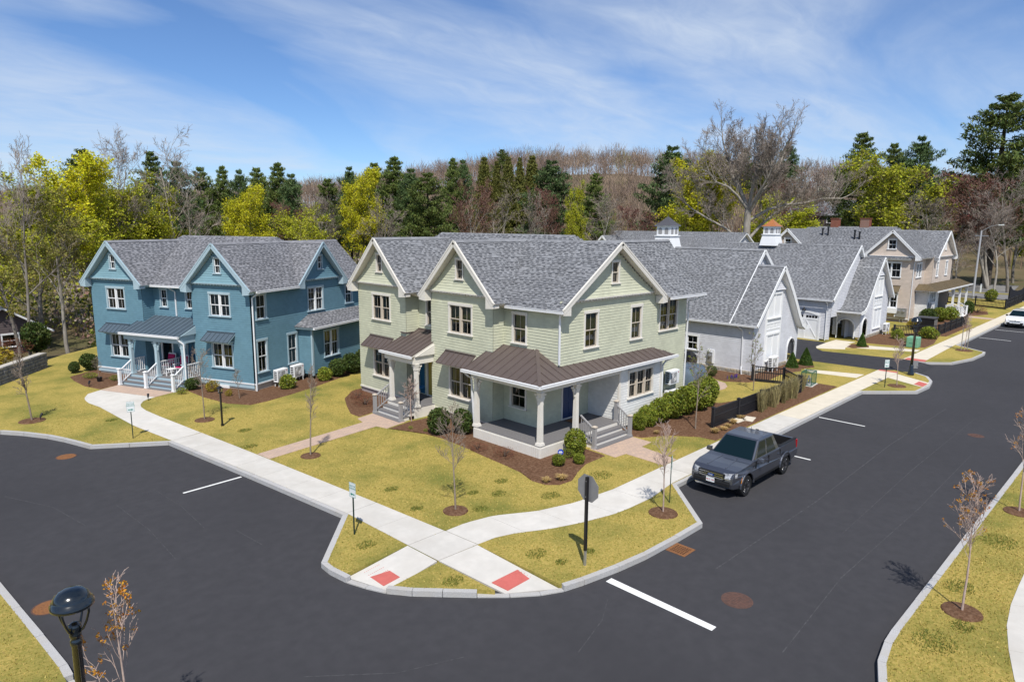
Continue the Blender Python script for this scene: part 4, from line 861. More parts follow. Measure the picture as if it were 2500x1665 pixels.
def swoop_house(name, label, x0, sgn, yF, yM, far, detail=True):
    """x0: the straight eave side of the front gable; sgn +1: the roof swoops down towards +x"""
    h = House(name, label, (x0+sgn*3.5, yM, 0.15), off=(x0+sgn*3.5, yM), siding=M_SID_W, trim=M_WHITE, sash=M_WHITE)
    XX = lambda t: x0+sgn*t      # t measured from the straight side
    ap, xr = 3.17, 4.12          # apex of the front gable, main ridge
    curve = [(ap,7.05),(3.95,6.25),(4.7,5.45),(5.5,4.45),(6.2,3.55),(6.75,2.98),(7.3,2.70),(8.0,2.66)]
    def pl(t0,z0,t1,z1,ya,yb,sh=True):   # roof strip between (t0,z0) low and (t1,z1) high; low side first
        low_left = (XX(t0) < XX(t1))
        P = [(XX(t0),yb,z0),(XX(t0),ya,z0),(XX(t1),ya,z1),(XX(t1),yb,z1)] if low_left else [(XX(t0),ya,z0),(XX(t0),yb,z0),(XX(t1),yb,z1),(XX(t1),ya,z1)]
        h.plane(P, 0.13, sh)
    ya = yF-0.40
    pl(-0.32,3.43,ap,7.05,ya,yM+0.3)
    for (t1,z1),(t0,z0) in zip(curve, curve[1:]): pl(t0,z0,t1,z1,ya,yM+0.6)
    pl(-0.32,3.43,xr,8.04,yM-0.25,yM+14); pl(xr*2+1.4,3.66,xr,8.04,yM-0.25,yM+14)
    h.ridge((XX(ap),ya,7.07),(XX(ap),yM,7.07)); h.ridge((XX(xr),yM-0.25,8.06),(XX(xr),yM+14,8.06)); h.finish_roof()
    # front gable wall
    d = X; base = XX(0) if sgn > 0 else XX(7.0); f = h.face((base, yF), d); S = lambda t: t if sgn > 0 else 7.0-t
    def prof(z):
        tl = max(0.0, (z-3.6)/(7.05-3.6)*ap) if z > 3.6 else 0.0; tr = 7.0
        for (t1,z1),(t0,z0) in zip(curve, curve[1:]):
            if z0-0.12 <= z <= z1-0.12: tr = min(7.0, t0+(t1-t0)*(z-z0+0.12)/max(0.01,z1-z0))
        if z > 6.9: tr = ap
        a, b = S(tl), S(tr); return (min(a,b)+0.02, max(a,b)-0.02)
    cx = S(2.85)
    f.holes.append((cx-1.2, cx+1.2, 0.0, 5.45))
    f.holes.append((min(S(5.25),S(6.55)), max(S(5.25),S(6.55)), 0.3, 1.45)); f.holes.append((min(S(5.4),S(6.4)), max(S(5.4),S(6.4)), 1.45, 1.75)); f.holes.append((min(S(5.65),S(6.15)), max(S(5.65),S(6.15)), 1.75, 1.95))
    # arched porch opening inside
    k = f.mb(); a, b = min(S(5.2),S(6.6)), max(S(5.2),S(6.6)); k.add([(a,1.3,0.2),(b,1.3,0.2),(b,1.3,2.0),(a,1.3,2.0)], [(0,1,2,3)]); h.part('arch_recess', k, M_SID_W)
    k = f.mb(); n = 12; r_ = 0.62
    pts = [((a+b)/2+ (0.66)*math.cos(math.pi*i/n), -0.05, 1.25+0.74*math.sin(math.pi*i/n)) for i in range(n+1)]
    k.tube([(pts[0][0],-0.05,0.35)]+pts+[(pts[-1][0],-0.05,0.35)], 0.05, 4); h.part('arch_trim', k, M_WHITE)
    k = f.mb(); k.box(cx-1.2, cx+1.2, -0.04, 0.03, 0.42, 5.42); 
    h.part('panel', k, M_WHITE)
    k = f.mb()
    for zz in (2.9,3.3): k.box(cx-1.0,cx+1.0,-0.06,-0.035,zz,zz+0.06)
    for xx in (-0.5,0.0,0.5): k.box(cx+xx-.03,cx+xx+.03,-0.055,-0.035,2.96,3.3)
    h.part('panel_moulding', k, M_WHITE)
    f.window(cx-0.95, cx+0.95, 3.64, 5.36, units=2, dep=-0.05, curtain=True); f.window(cx-0.95, cx+0.95, 0.82, 2.68, units=2, dep=-0.05, curtain=True)
    f.siding(0, 7.0, 0.45, 5.5, prof=prof); fg = h.face((base, yF), d); fg.siding(0, 7.0, 5.5, 6.95, prof=prof, flare=0.16, name='gable_siding')
    stones(h, f, 0.02, 6.98, 0.08, 0.45, name+'f')
    # rake boards: straight side and swooping side
    h.board('rake_board', (XX(-0.32),ya-0.02,3.36), (XX(ap),ya-0.02,6.98), 0.05, 0.22)
    k = h.mb()
    for (t1,z1),(t0,z0) in zip(curve, curve[1:]): k.beam((XX(t0),ya-0.02,z0-0.07),(XX(t1),ya-0.02,z1-0.07),0.05,0.30); k.beam((XX(t0-0.10),(ya+yF)/2,z0-0.20),(XX(t1-0.10),(ya+yF)/2,z1-0.20),abs(yF-ya)-0.03,0.05)
    h.part('rake_board', k, M_WHITE)
    # straight side wall
    fs = h.face((x0, yM+14) if sgn > 0 else (x0, yF), Y if sgn > 0 else (0,1)); Ls = yM+14-yF
    if sgn > 0: fs.window(Ls-4.75, Ls-3.78, 1.28, 2.38, units=1, head=0.12, cas=0.11)
    fs.siding(0, Ls, 0.45, 3.55); stones(h, fs, Ls-8 if sgn > 0 else 0, Ls if sgn > 0 else 8, 0.08, 0.45, name+'s')
    h.gutter((XX(-0.36),ya,3.38),(XX(-0.36),yM+14,3.38)); h.downspout([(XX(-0.34),yF+0.9,3.3),(XX(-0.1),yF+0.7,3.05),(XX(-0.06),yF+0.65,2.95),(XX(-0.06),yF+0.62,0.7),(XX(-0.2),yF+0.55,0.5),(XX(-0.2),yF+0.5,0.15)])
    # side of the projection under the swoop, main gable end, court side wall with garage door
    fo = h.face((XX(7.0), yF) if sgn > 0 else (XX(7.0), yM+0.6), (0,1) if sgn > 0 else Y)
    w_ = yM+0.6-yF; fo.holes.append((0.35, w_-0.35, 0.2, 1.5)); fo.holes.append((0.6, w_-0.6, 1.5, 1.85)); fo.siding(0, w_, 0.45, 2.6); k = fo.mb(); n = 12; m2 = w_/2
    pts = [(m2+(m2-0.38)*math.cos(math.pi*i/n), -0.04, 1.3+0.62*math.sin(math.pi*i/n)) for i in range(n+1)]; k.tube([(pts[0][0],-0.04,0.3)]+pts+[(pts[-1][0],-0.04,0.3)], 0.05, 4); h.part('arch_trim', k, M_WHITE)
    k = fo.mb(); k.add([(0.3,1.4,0.2),(w_-0.3,1.4,0.2),(w_-0.3,1.4,2.0),(0.3,1.4,2.0)], [(0,1,2,3)]); k.box(w_*0.55,w_*0.55+0.12,1.3,1.38,0.2,1.9); h.part('arch_recess', k, M_SID_W)
    h.gutter((XX(8.05),ya,2.60),(XX(8.05),yM+0.5,2.60)); h.downspout([(XX(7.6),yM+0.3,2.55),(XX(7.12),yM+0.25,2.4),(XX(7.08),yM+0.22,0.2)])
    fm = h.face((min(XX(0),XX(9.3)), yM), X); mm = lambda t: t if sgn > 0 else 9.3-t
    def profm(z):
        tl = max(0.0,(z-3.9)/(8.0-3.9)*xr); tr = 9.3 if z < 3.7 else 9.3-(z-3.7)/(8.0-3.7)*(9.3-xr); a, b = mm(tl), mm(tr); return (min(a,b), max(a,b))
    fm.siding(0, 9.3, 2.2, 7.9, prof=profm)
    for (t, z) in ((-0.32,3.43),(9.6,3.66)): h.board('rake_board', (XX(t),yM-0.27,z-0.07), (XX(xr),yM-0.27,7.97), 0.05, 0.24)
    fg2 = h.face((XX(9.3), yM) if sgn > 0 else (XX(9.3), yM+14), (0,1) if sgn > 0 else Y); o = 0.9 if sgn > 0 else 14-3.45
    def garage(o):
        fg2.holes.append((o+0.1,o+2.55,0.0,2.25)); k = fg2.mb(); n = 10
        k.box(o,o+0.14,-0.05,0.05,0.15,2.2); k.box(o+2.5,o+2.64,-0.05,0.05,0.15,2.2)
        for i in range(n):
            a0, a1 = o+2.64*i/n, o+2.64*(i+1)/n; za = lambda a: 2.2+0.28*math.sin(math.pi*(a-o)/2.64); k.add([(a0,-0.05,za(a0)-0.05),(a1,-0.05,za(a1)-0.05),(a1,-0.05,za(a1)+0.14),(a0,-0.05,za(a0)+0.14),(a0,0.05,za(a0)-0.05),(a1,0.05,za(a1)-0.05),(a1,0.05,za(a1)+0.14),(a0,0.05,za(a0)+0.14)], [(0,1,2,3),(0,4,5,1),(3,2,6,7)])
        fr = h.part('garage_frame', k, M_WHITE); k = fg2.mb(); k.box(o+0.14,o+2.5,0.0,0.06,0.15,2.42); gd = h.part('garage_door', k, M_WHITE)
        for a in (o+0.14, o+1.32):
            k = fg2.mb(); b = a+1.18; k.box(a,a+0.09,-0.025,-0.001,0.17,1.95); k.box(b-0.09,b,-0.025,-0.001,0.17,1.95); k.box(a+.09,b-.09,-0.025,-0.001,0.17,0.27); k.box(a+.09,b-.09,-0.025,-0.001,1.84,1.95); k.beam((a+0.1,-0.013,0.3) if a < o+1 else (b-0.1,-0.013,0.3),(b-0.1,-0.013,1.82) if a < o+1 else (a+0.1,-0.013,1.82),0.024,0.09); h.part('door_bracing', k, M_WHITE, gd)
            for j in range(4): k = fg2.mb(); c0 = a+0.12+j*0.245; k.box(c0,c0+0.2,-0.012,-0.001,2.0,2.2); h.part('pane', k, M_DARK, gd)
    garage(o); garage(o+3.4 if sgn > 0 else o-3.4); fg2.siding(0, 14, 0.3, 3.8)
    h.gutter((XX(9.75),yM-0.2,3.60),(XX(9.75),yM+14,3.60)); h.downspout([(XX(9.7),yM+0.35,3.5),(XX(9.4),yM+0.3,3.3),(XX(9.38),yM+0.3,0.2)])
    k = h.mb(); xw = XX(9.42); yl = yM+ (2.2 if sgn > 0 else 2.2); k.lathe([(0.02,0.25),(0.05,0.22),(0.14,0.05),(0.15,0.0)], 12, (xw,yl,2.62)); h.part('barn_light', k, M_BLACK)
    return h
def cupola(h, x, y, zb, m_roof):
    k = h.mb(); k.taper(x,y,zb-0.9,zb+0.1,0.80,0.80,0.62,0.62); k.box(x-.70,x+.70,y-.70,y+.70,zb+0.1,zb+0.16); k.box(x-.58,x+.58,y-.58,y+.58,zb+0.16,zb+0.85); k.box(x-.70,x+.70,y-.70,y+.70,zb+0.85,zb+0.90); c = h.part('cupola', k, M_WHITE)
    for dx, dy in ((-1,0),(0,-1),(1,0),(0,1)):
        for o in (-0.27,0.27):
            k = h.mb(); px_, py_ = (x+dx*0.585, y+o) if dx else (x+o, y+dy*0.585); n = 8
            pts = [(-0.16,0.25),(0.16,0.25)]+[(0.16*math.cos(math.pi*i/n), 0.58+0.16*math.sin(math.pi*i/n)) for i in range(n+1)]
            k.add([((px_, py_+a, zb+b) if dx else (px_+a, py_, zb+b)) for a, b in pts], [list(range(len(pts)))]); h.part('louvre', k, M_RAILG, c)
    k = h.mb(); prof = [(1.0,0.90),(0.62,1.10),(0.35,1.32),(0.12,1.50),(0.02,1.56)]
    for (a,z0),(b,z1) in zip(prof, prof[1:]): k.taper(x,y,zb+z0,zb+z1,a*.74,a*.74,b*.74,b*.74)
    k.tube([(x,y,zb+1.5),(x,y,zb+1.72)],0.02,6); h.part('cupola_roof', k, m_roof, c)
H3 = swoop_house('carriage_house', 'pale grey carriage house with white swooping gable next to the sage house', 41.32, 1, 19.39, 21.1, False)
cupola(H3, 45.44, 28.6, 8.75, mat('lead_roof', (0.075,0.075,0.085), rough=0.6))
H4 = swoop_house('carriage_house', 'second pale grey carriage house with white garage door on the driveway court', 68.2, -1, 19.42, 21.0, True)
cupola(H4, 64.1, 28.9, 8.75, M_COPPER)
H3.root['group'] = H4.root['group'] = 'swoop gabled carriage houses'

# ------------------------------------------------------------------ tan house beyond
Tn = House('tan_house', 'tan shingled house with bronze porch roof at the far end of the row', (82,25,0.15), off=(82,25), siding=M_SID_T, trim=M_WHITE, sash=M_WHITE, metal=M_METAL_T)
tA = Tn.face((76.7,25.6), Y); tA.window(2.85,4.72,4.62,6.22,units=2); tA.window(3.2,4.65,1.55,3.0,units=2); tA.siding(0,5.75,0.55,6.75)
tA.gable(3.72, 2.2, 6.80, 9.32, attic=(3.25,4.10,7.42,8.50), rake_end=(2.72,6.62)); tA.awning(3.1,4.7,3.78,0.5,0.55,n=4)
k = tA.mb(); k.box(3.1,4.75,-0.5,0.0,1.05,1.55); k.box(3.2,3.3,-0.4,0.0,0.7,1.05); k.box(4.55,4.65,-0.4,0.0,0.7,1.05); Tn.part('bay_sill', k, M_WHITE)
k = tA.mb(); k.box(-0.02,5.77,-0.05,0.02,0.45,0.55); Tn.part('water_table', k, M_WHITE); k = Tn.mb(); k.box(76.75,90,19.9,33,0.0,0.5); Tn.part('foundation', k, M_SPECK)
tR = Tn.face((76.7,19.85), X); tR.window(1.15,3.0,4.6,6.15,units=2); tR.siding(0,4.3,0.5,6.6)
f = Tn.face((81.0,19.85), Y); f.siding(0,0.7,0.5,6.6); tR2 = Tn.face((81.0,19.15), X); tR2.window(1.3,2.2,4.55,6.2,units=1); tR2.window(4.9,5.85,4.55,6.2,units=1); tR2.siding(0,7.6,3.3,6.7)
tR2.gable(4.0, 3.4, 6.70, 9.25, attic=(3.7,4.3,7.3,8.4), rake_end=(3.9,6.5)); f = Tn.face((88.6,19.15), (0,1)); f.siding(0,13,0.5,6.6); f = Tn.face((76.7,33), Y); f.siding(0,7.4,0.5,6.6); f = Tn.face((88.6,33), (-1,0)); f.siding(0,11.9,0.5,6.6)
fw1 = Tn.face((78.6,18.75), X); fw1.window(0.75,2.9,1.7,3.2,units=3); fw1.siding(0,4.1,0.4,3.4,m=M_SID_WH); f = Tn.face((78.6,19.85), Y); f.siding(0,1.1,0.4,3.4,m=M_SID_WH); f = Tn.face((82.7,18.75), (0,1)); f.siding(0,0.5,0.4,3.4,m=M_SID_WH)
Tn.gable_roof('x', 21.9, 76.25, 88, 9.35, 2.75, 2.75, 6.62, 6.62); Tn.gable_roof('y', 85.0, 18.7, 30, 9.30, 3.95, 3.95, 6.5, 6.5)
zr = 9.55; Tn.plane([(76.3,35,6.5),(76.3,20.0,6.5),(82.3,23.0,zr),(82.3,32.8,zr)]); Tn.plane([(88.9,20,6.5),(88.9,35,6.5),(82.3,32.8,zr),(82.3,23,zr)]); Tn.plane([(88.9,35,6.5),(76.3,35,6.5),(82.3,32.8,zr)]); Tn.plane([(76.3,20,6.5),(88.9,20,6.5),(82.3,23,zr)]); Tn.ridge((82.3,23,zr),(82.3,32.8,zr)); Tn.gable_roof('x', 32.5, 76.0, 82, 9.4, 2.3, 2.3, 7.1, 7.1); Tn.finish_roof()
f = Tn.face((76.4,34.7), Y); f.gable(2.2,2.0,7.2,9.38,attic=(1.8,2.6,7.5,8.4),rake_end=(2.3,7.1),box=False)
Tn.metal_roof('porch_roof', [(77.9,17.75,3.38),(92.6,17.75,3.38),(92.0,19.1,3.95),(79.2,19.1,3.95)], pan=0.5); Tn.metal_roof('porch_roof', [(77.9,19.8,3.38),(77.9,17.75,3.38),(79.2,19.1,3.95),(79.2,19.8,3.95)], pan=0.5)
Tn.gutter((77.85,17.7,3.33),(92.6,17.7,3.33)); Tn.gutter((76.6,19.1,6.5),(76.6,19.1,6.5+0.01)); Tn.downspout([(76.9,19.2,6.5),(76.75,19.75,6.2),(76.72,19.78,6.0),(76.72,19.78,0.3)])
Tn.decking([(82.9,18.0),(92.2,18.0),(92.2,19.15),(82.9,19.15)], 0.72); Tn.column(86.0,18.1,0.72,3.2); Tn.column(88.9,18.1,0.72,3.2); Tn.column(92.0,18.1,0.72,3.2)
for i in range(3): k = Tn.mb(); y0 = 18.0-0.29*(i+1); k.box(86.2,88.4,y0,18.0,0.1,0.72-0.17*(i+1)); Tn.part('step', k, M_WHITE)
for xx in (86.2,88.5): Tn.newel(xx,17.2,0.15,1.2,M_WHITE); Tn.railing((xx,17.25,0.25),(xx,18.05,0.72),6,M_WHITE)
Tn.railing((83.0,18.05,0.72),(85.9,18.05,0.72),14,M_WHITE)
for (x_,y_,hh) in ((80.6,30.4,0.85),(80.6,29.8,1.0),(79.9,26.7,1.0),(79.9,26.2,0.85)):
    zz = 6.5+(x_-76.3)/6.0*3.05; k = Tn.mb(); k.tube([(x_,y_,zz-0.1),(x_,y_,zz+hh)],0.09,8); k.tube([(x_,y_,zz+hh-0.12),(x_,y_,zz+hh)],0.14,8); Tn.part('vent_pipe', k, M_BLACK)

# ------------------------------------------------------------------ roofs further back
def back_house(name, label, x, y, w2, l2, ze, zr, sid, rz=0, shing=None, trim=M_WHITE, gables=(), chim=(), wins=()):
    """simple long house seen over the roofs in front: ridge along local y"""
    h = House(name, label, (x,y,0.0), rz=rz, siding=sid, trim=trim, sash=M_WHITE, shing=shing)
    for d, o, L in ((Y,(-w2,l2),2*l2),((1,0),(-w2,-l2),2*w2),((0,1),(w2,-l2),2*l2),((-1,0),(w2,l2),2*w2)):
        f = h.face(o, d)
        for wn in wins:
            if wn[0] == d: f.window(*wn[1:5], units=wn[5], muntins=0)
        zb = 0.2 if ze > 1 else -1.5
        if d in (Y,(0,1)): f.siding(0, L, zb, ze, exp_=0.2)
        else: f.siding(0, L, zb, zr-0.15, prof=lambda z, L=L: (0 if z < ze else (z-ze)/(zr-ze)*L/2, L if z < ze else L-(z-ze)/(zr-ze)*L/2), exp_=0.2)
    s_ = (zr-ze)/w2; h.gable_roof('y', 0, -l2-0.4, l2+0.4, zr, w2+0.4, w2+0.4, ze-0.4*s_, ze-0.4*s_)
    for (gy, gw, gz, gx) in gables: h.gable_roof('x', gy, -w2-gx, 0.5, gz, gw, gw, gz-gw*1.0, gz-gw*1.0)
    h.finish_roof()
    for (gy, gw, gz, gx) in gables:
        f = h.face((-w2-gx+0.35, gy+gw), Y); f.window(gw-0.4, gw+0.4, gz-1.6, gz-0.75, units=1, head=0.1, cas=0.09)
        f.siding(0, 2*gw, gz-gw-0.5, gz-0.12, prof=lambda z, gw=gw, gz=gz: (max(0,gw-(gz-0.15-z)), min(2*gw, gw+(gz-0.15-z))))
        for sg in (-1,1): h.board('rake_board', (-w2-gx-0.02,gy+sg*gw,gz-gw-0.07), (-w2-gx-0.02,gy,gz-0.07), 0.05, 0.22)
    for (cx,cy,cw,cz) in chim:
        k = h.mb(); k.box(cx-cw,cx+cw,cy-cw*1.3,cy+cw*1.3,ze,cz); k.box(cx-cw-.08,cx+cw+.08,cy-cw*1.3-.08,cy+cw*1.3+.08,cz,cz+0.1); h.part('chimney', k, M_BRICK)
    return h
back_house('rear_house', 'grey roofed house with two small gables seen behind the carriage house roof', 84.0, 51.5, 5.5, 10.0, 5.6, 8.85, M_SID_W, gables=((8.2,1.6,8.2,0.5),(-3.2,2.0,8.3,0.5)))
back_house('brick_chimney_house', 'low dark roofed house with two red brick chimneys above the tan house roof', 112.0, 38.5, 5.0, 6.5, 5.5, 9.7, mat('dark_siding',(0.10,0.10,0.11)) and M_SID_BR, chim=((0.3,2.0,0.45,10.9),(0.3,-2.4,0.5,10.9)), trim=M_DECKING)
back_house('hillside_house', 'dark two storey house with white windows on the hillside among the trees', 150.0, 56.0, 4.5, 6.5, 12.2, 15.0, M_SID_BR, wins=[(Y,8.2,9.4,10.4,11.9,1),(Y,10.6,11.8,10.4,11.9,1),(Y,2.0,3.2,10.4,11.9,1)])
sh = back_house('garden_shed', 'small dark brown clapboard cottage with pale grey roof at the left edge', 9.6, 73.0, 3.2, 3.4, 0.55, 2.6, M_SID_BR, rz=R(6), shing=mat('weathered_roof',(0.26,0.26,0.24),(0.21,0.21,0.19),scale=2,rough=0.95,island=0.2), wins=[((1,0),3.0,4.3,-0.85,0.35,1)])

# ------------------------------------------------------------------ street furniture
M_SIGNW = mat('sign_white', (0.72,0.76,0.76), rough=0.4, spec=0.5); M_SIGNG = mat('sign_green', (0.02,0.22,0.17), rough=0.4); M_SIGNBACK = mat('sign_back_alu', (0.34,0.34,0.345), (0.30,0.30,0.31), scale=3, rough=0.45, metal=0.5)
M_SIGNRED = mat('sign_red', (0.45,0.02,0.02), rough=0.4); M_POSTG = mat('green_post', (0.012,0.03,0.024), rough=0.5); M_GALV = mat('galvanised', (0.42,0.43,0.45), rough=0.4, metal=0.7); M_LGLASS = glassmat('lamp_glass', (0.85,0.87,0.88))
M_LAMPBLK = mat('lamp_black', (0.006,0.010,0.014), rough=0.18, spec=0.6, coat=0.6)
def text(name, body, size, m, parent, loc, rot, ext=0.001):
    c = bpy.data.curves.new(name, 'FONT'); c.body = body; c.size = size; c.align_x = 'CENTER'; c.align_y = 'CENTER'; c.extrude = ext; c.space_line = 0.95
    tmp = bpy.data.objects.new(name, c); me = bpy.data.meshes.new_from_object(tmp); bpy.data.objects.remove(tmp); me.materials.clear(); me.materials.append(m)
    o = bpy.data.objects.new(name, me); COL.objects.link(o); o.parent = parent; o.location = loc; o.rotation_euler = rot; return o
def street_lamp(x, y, label):
    t = thing('street_lamp', label, 'street lamp', (x,y,0.15), 0, 'black post top street lamps'); H_ = 3.78
    mb = MB(); mb.lathe([(0.20,0),(0.20,0.10),(0.17,0.14),(0.16,0.30),(0.13,0.36),(0.125,0.62),(0.10,0.68)], 20); mb.build('base', M_LAMPBLK, t, smooth=True)
    mb = MB(); mb.lathe([(0.085,0.66),(0.07,2.85),(0.085,2.86),(0.085,2.93),(0.068,2.95),(0.068,2.99),(0.085,3.0),(0.085,3.05),(0.07,3.08),(0.10,3.14),(0.09,3.2),(0.03,3.24)], 20); mb.build('post', M_LAMPBLK, t, smooth=True)
    for i in range(4):
        a = math.pi/4+i*math.pi/2; ca, sa = math.cos(a), math.sin(a)
        pr = [(0.07,3.08),(0.14,3.14),(0.20,3.26),(0.25,3.42),(0.262,3.55)]; mb = MB(); mb.tube([(r_*ca,r_*sa,z) for r_, z in pr], [0.022,0.02,0.018,0.018,0.02], 8); mb.build('arm', M_LAMPBLK, t, smooth=True)
    mb = MB(); mb.lathe([(0.27,3.50),(0.305,3.52),(0.31,3.57),(0.29,3.585),(0.285,3.62),(0.265,3.63),(0.26,3.66),(0.23,3.72),(0.165,3.775),(0.09,3.80),(0.01,3.805)], 32); mb.build('dome', M_LAMPBLK, t, smooth=True)
    mb = MB(); mb.lathe([(0.02,3.47),(0.20,3.475),(0.27,3.50)], 24); mb.build('light_panel', M_RAILG, t)
    return t
street_lamp(2.16,11.85, 'black street lamp with domed cap in the near left corner')
street_lamp(49.3,12.25, 'black street lamp with small backed sign by the driveway mouth')
t = thing('road_sign', 'small grey sign seen from behind on the far street lamp', 'sign', (49.42,12.1,0.15), R(-40)); mb = MB(); mb.box(-0.22,0.22,-0.01,0.01,0.45,0.95); mb.build('plate', M_SIGNBACK, t); mb = MB(); mb.box(-0.2,-0.13,-0.06,-0.01,0.6,0.64); mb.box(0.13,0.2,-0.06,-0.01,0.6,0.64); mb.build('clamp', M_GALV, t)
def visitor_sign(x, y, nrm, arrow, label, h=1.83):
    t = thing('parking_sign', label, 'sign', (x,y,0.15), math.atan2(nrm[1], nrm[0])+math.pi/2, 'visitor parking signs')   # plate faces local -y
    mb = MB(); mb.box(-0.02,0.02,0.0,0.028,0,h-0.15); mb.build('post', M_POSTG, t)
    mb = MB(); mb.box(-0.155,0.155,-0.006,-0.001,h-0.47-0.15,h-0.15); bevel(mb.build('plate', M_SIGNW, t), 0.002)
    mb = MB()
    for (a,b,c,d) in ((-0.145,0.145,h-0.162,h-0.158),(-0.145,0.145,h-0.612,h-0.608)): mb.box(a,b,-0.009,-0.006,c,d)
    for a in (-0.147,0.143): mb.box(a,a+0.004,-0.009,-0.006,h-0.612,h-0.158)
    mb.build('border', M_SIGNG, t)
    text('lettering', 'VISITOR\nPARKING', 0.082, M_SIGNG, t, (0,-0.008,h-0.30), (R(90),0,0))
    mb = MB(); s = arrow; z = h-0.52; mb.add([(-0.10*s,-0.008,z-0.018),(0.03*s,-0.008,z-0.018),(0.03*s,-0.008,z-0.045),(0.11*s,-0.008,z),(0.03*s,-0.008,z+0.045),(0.03*s,-0.008,z+0.018),(-0.10*s,-0.008,z+0.018)], [(0,1,2,3,4,5,6)]); mb.build('arrow', M_SIGNG, t)
    return t
visitor_sign(8.85,32.46,(-0.3,-0.95),1,'visitor parking sign with right arrow on the left lawn by the kerb')
visitor_sign(10.64,17.39,(-1,-0.1),-1,'visitor parking sign with left arrow on the small corner lawn')
visitor_sign(19.82,11.89,(0.45,-0.89),1,'parking sign seen edge on behind the young tree near the pickup')
visitor_sign(44.29,12.31,(-0.55,-0.83),-1,'distant visitor parking sign on the lawn by the far lamp')
t = thing('stop_sign', 'stop sign seen from behind on a black post at the corner', 'stop sign', (14.24,11.17,0.15), R(-4))   # face towards +x
mb = MB(); mb.box(-0.04,0.04,-0.035,0.035,0.45,2.62); mb.build('post', M_BLACK, t); mb = MB(); mb.box(-0.03,0.03,-0.028,0.028,0,0.5); mb.build('post_sleeve', M_GALV, t)
oct_ = [(0.38/math.cos(math.pi/8)*math.cos(math.pi/8+i*math.pi/4), 0.38/math.cos(math.pi/8)*math.sin(math.pi/8+i*math.pi/4)) for i in range(8)]
mb = MB(); n = 8; mb.add([(0.045,a,2.28+b) for a, b in oct_]+[(0.05,a,2.28+b) for a, b in oct_], [list(range(7,-1,-1))]+[(i,(i+1)%8,8+(i+1)%8,8+i) for i in range(8)]); mb.build('plate', M_SIGNBACK, t)
mb = MB(); mb.add([(0.0515,a*0.99,2.28+b*0.99) for a, b in oct_], [list(range(8))]); mb.build('face', M_SIGNRED, t); text('lettering', 'STOP', 0.27, M_SIGNW, t, (0.053,0,2.28), (R(90),0,R(90)))
mb = MB()
for z in (2.05,2.5): mb.tube([(-0.045,0,z),(0.06,0,z)],0.014,8)
mb.build('bolt', M_GALV, t)
# small lamp post on the lawn in front of the blue house, garden lights
t = thing('lawn_lamp', 'slim black lamp post with lantern on the lawn before the blue house', 'lamp post', (12.46,31.62,0.15)); mb = MB(); mb.box(-.035,.035,-.035,.035,0,1.6); mb.box(-.05,.05,-.05,.05,0,0.12); mb.build('post', M_BLACK, t)
mb = MB(); mb.taper(0,0,1.63,1.83,.07,.07,.085,.085); mb.build('lantern', M_LGLASS, t); mb = MB(); mb.taper(0,0,1.83,1.93,.13,.13,.03,.03); mb.box(-.09,.09,-.09,.09,1.6,1.63)
for sx in (-1,1):
    for sy in (-1,1): mb.beam((sx*.07,sy*.07,1.63),(sx*.085,sy*.085,1.83),0.012,0.012)
mb.build('lantern_frame', M_BLACK, t)
def spot(x, y, rz, label):
    t = thing('garden_spotlight', label, 'garden light', (x,y,0.15), rz); mb = MB(); mb.tube([(0,0,0),(0,0,0.18)],0.015,6); mb.build('stake', M_BLACK, t); mb = MB(); mb.tube([(0,0,0.16),(0.05,0,0.24),(0.16,0,0.32)],[0.03,0.05,0.06],10); mb.build('head', M_BLACK, t)
spot(11.53,39.0,1.2,'small black path light beside the walk to the blue porch'); spot(6.55,38.45,0.8,'small black spotlight at the foot of the leftmost young tree'); spot(10.1,44.6,1.0,'small dark garden light in the mulch left of the blue porch')
t = thing('security_sign', 'small blue octagonal yard sign by the corner porch', 'yard sign', (20.15,17.2,0.19), R(-135)+math.pi/2)
mb = MB(); mb.box(-.012,.012,0,.01,0,0.32); mb.build('stake', M_SIGNBACK, t)
mb = MB(); mb.add([(0.125*math.cos(math.pi/8+i*math.pi/4),-0.006,0.40+0.14*math.sin(math.pi/8+i*math.pi/4)) for i in range(8)], [list(range(8))]); mb.build('plate', mat('sign_blue',(0.012,0.05,0.42),rough=0.4), t)
mb = MB(); mb.box(-.075,.075,-.009,-.007,0.375,0.425); mb.box(-.05,.05,-.009,-.007,0.45,0.465); mb.box(-.05,.05,-.009,-.007,0.335,0.35); mb.build('lettering', M_SIGNW, t)

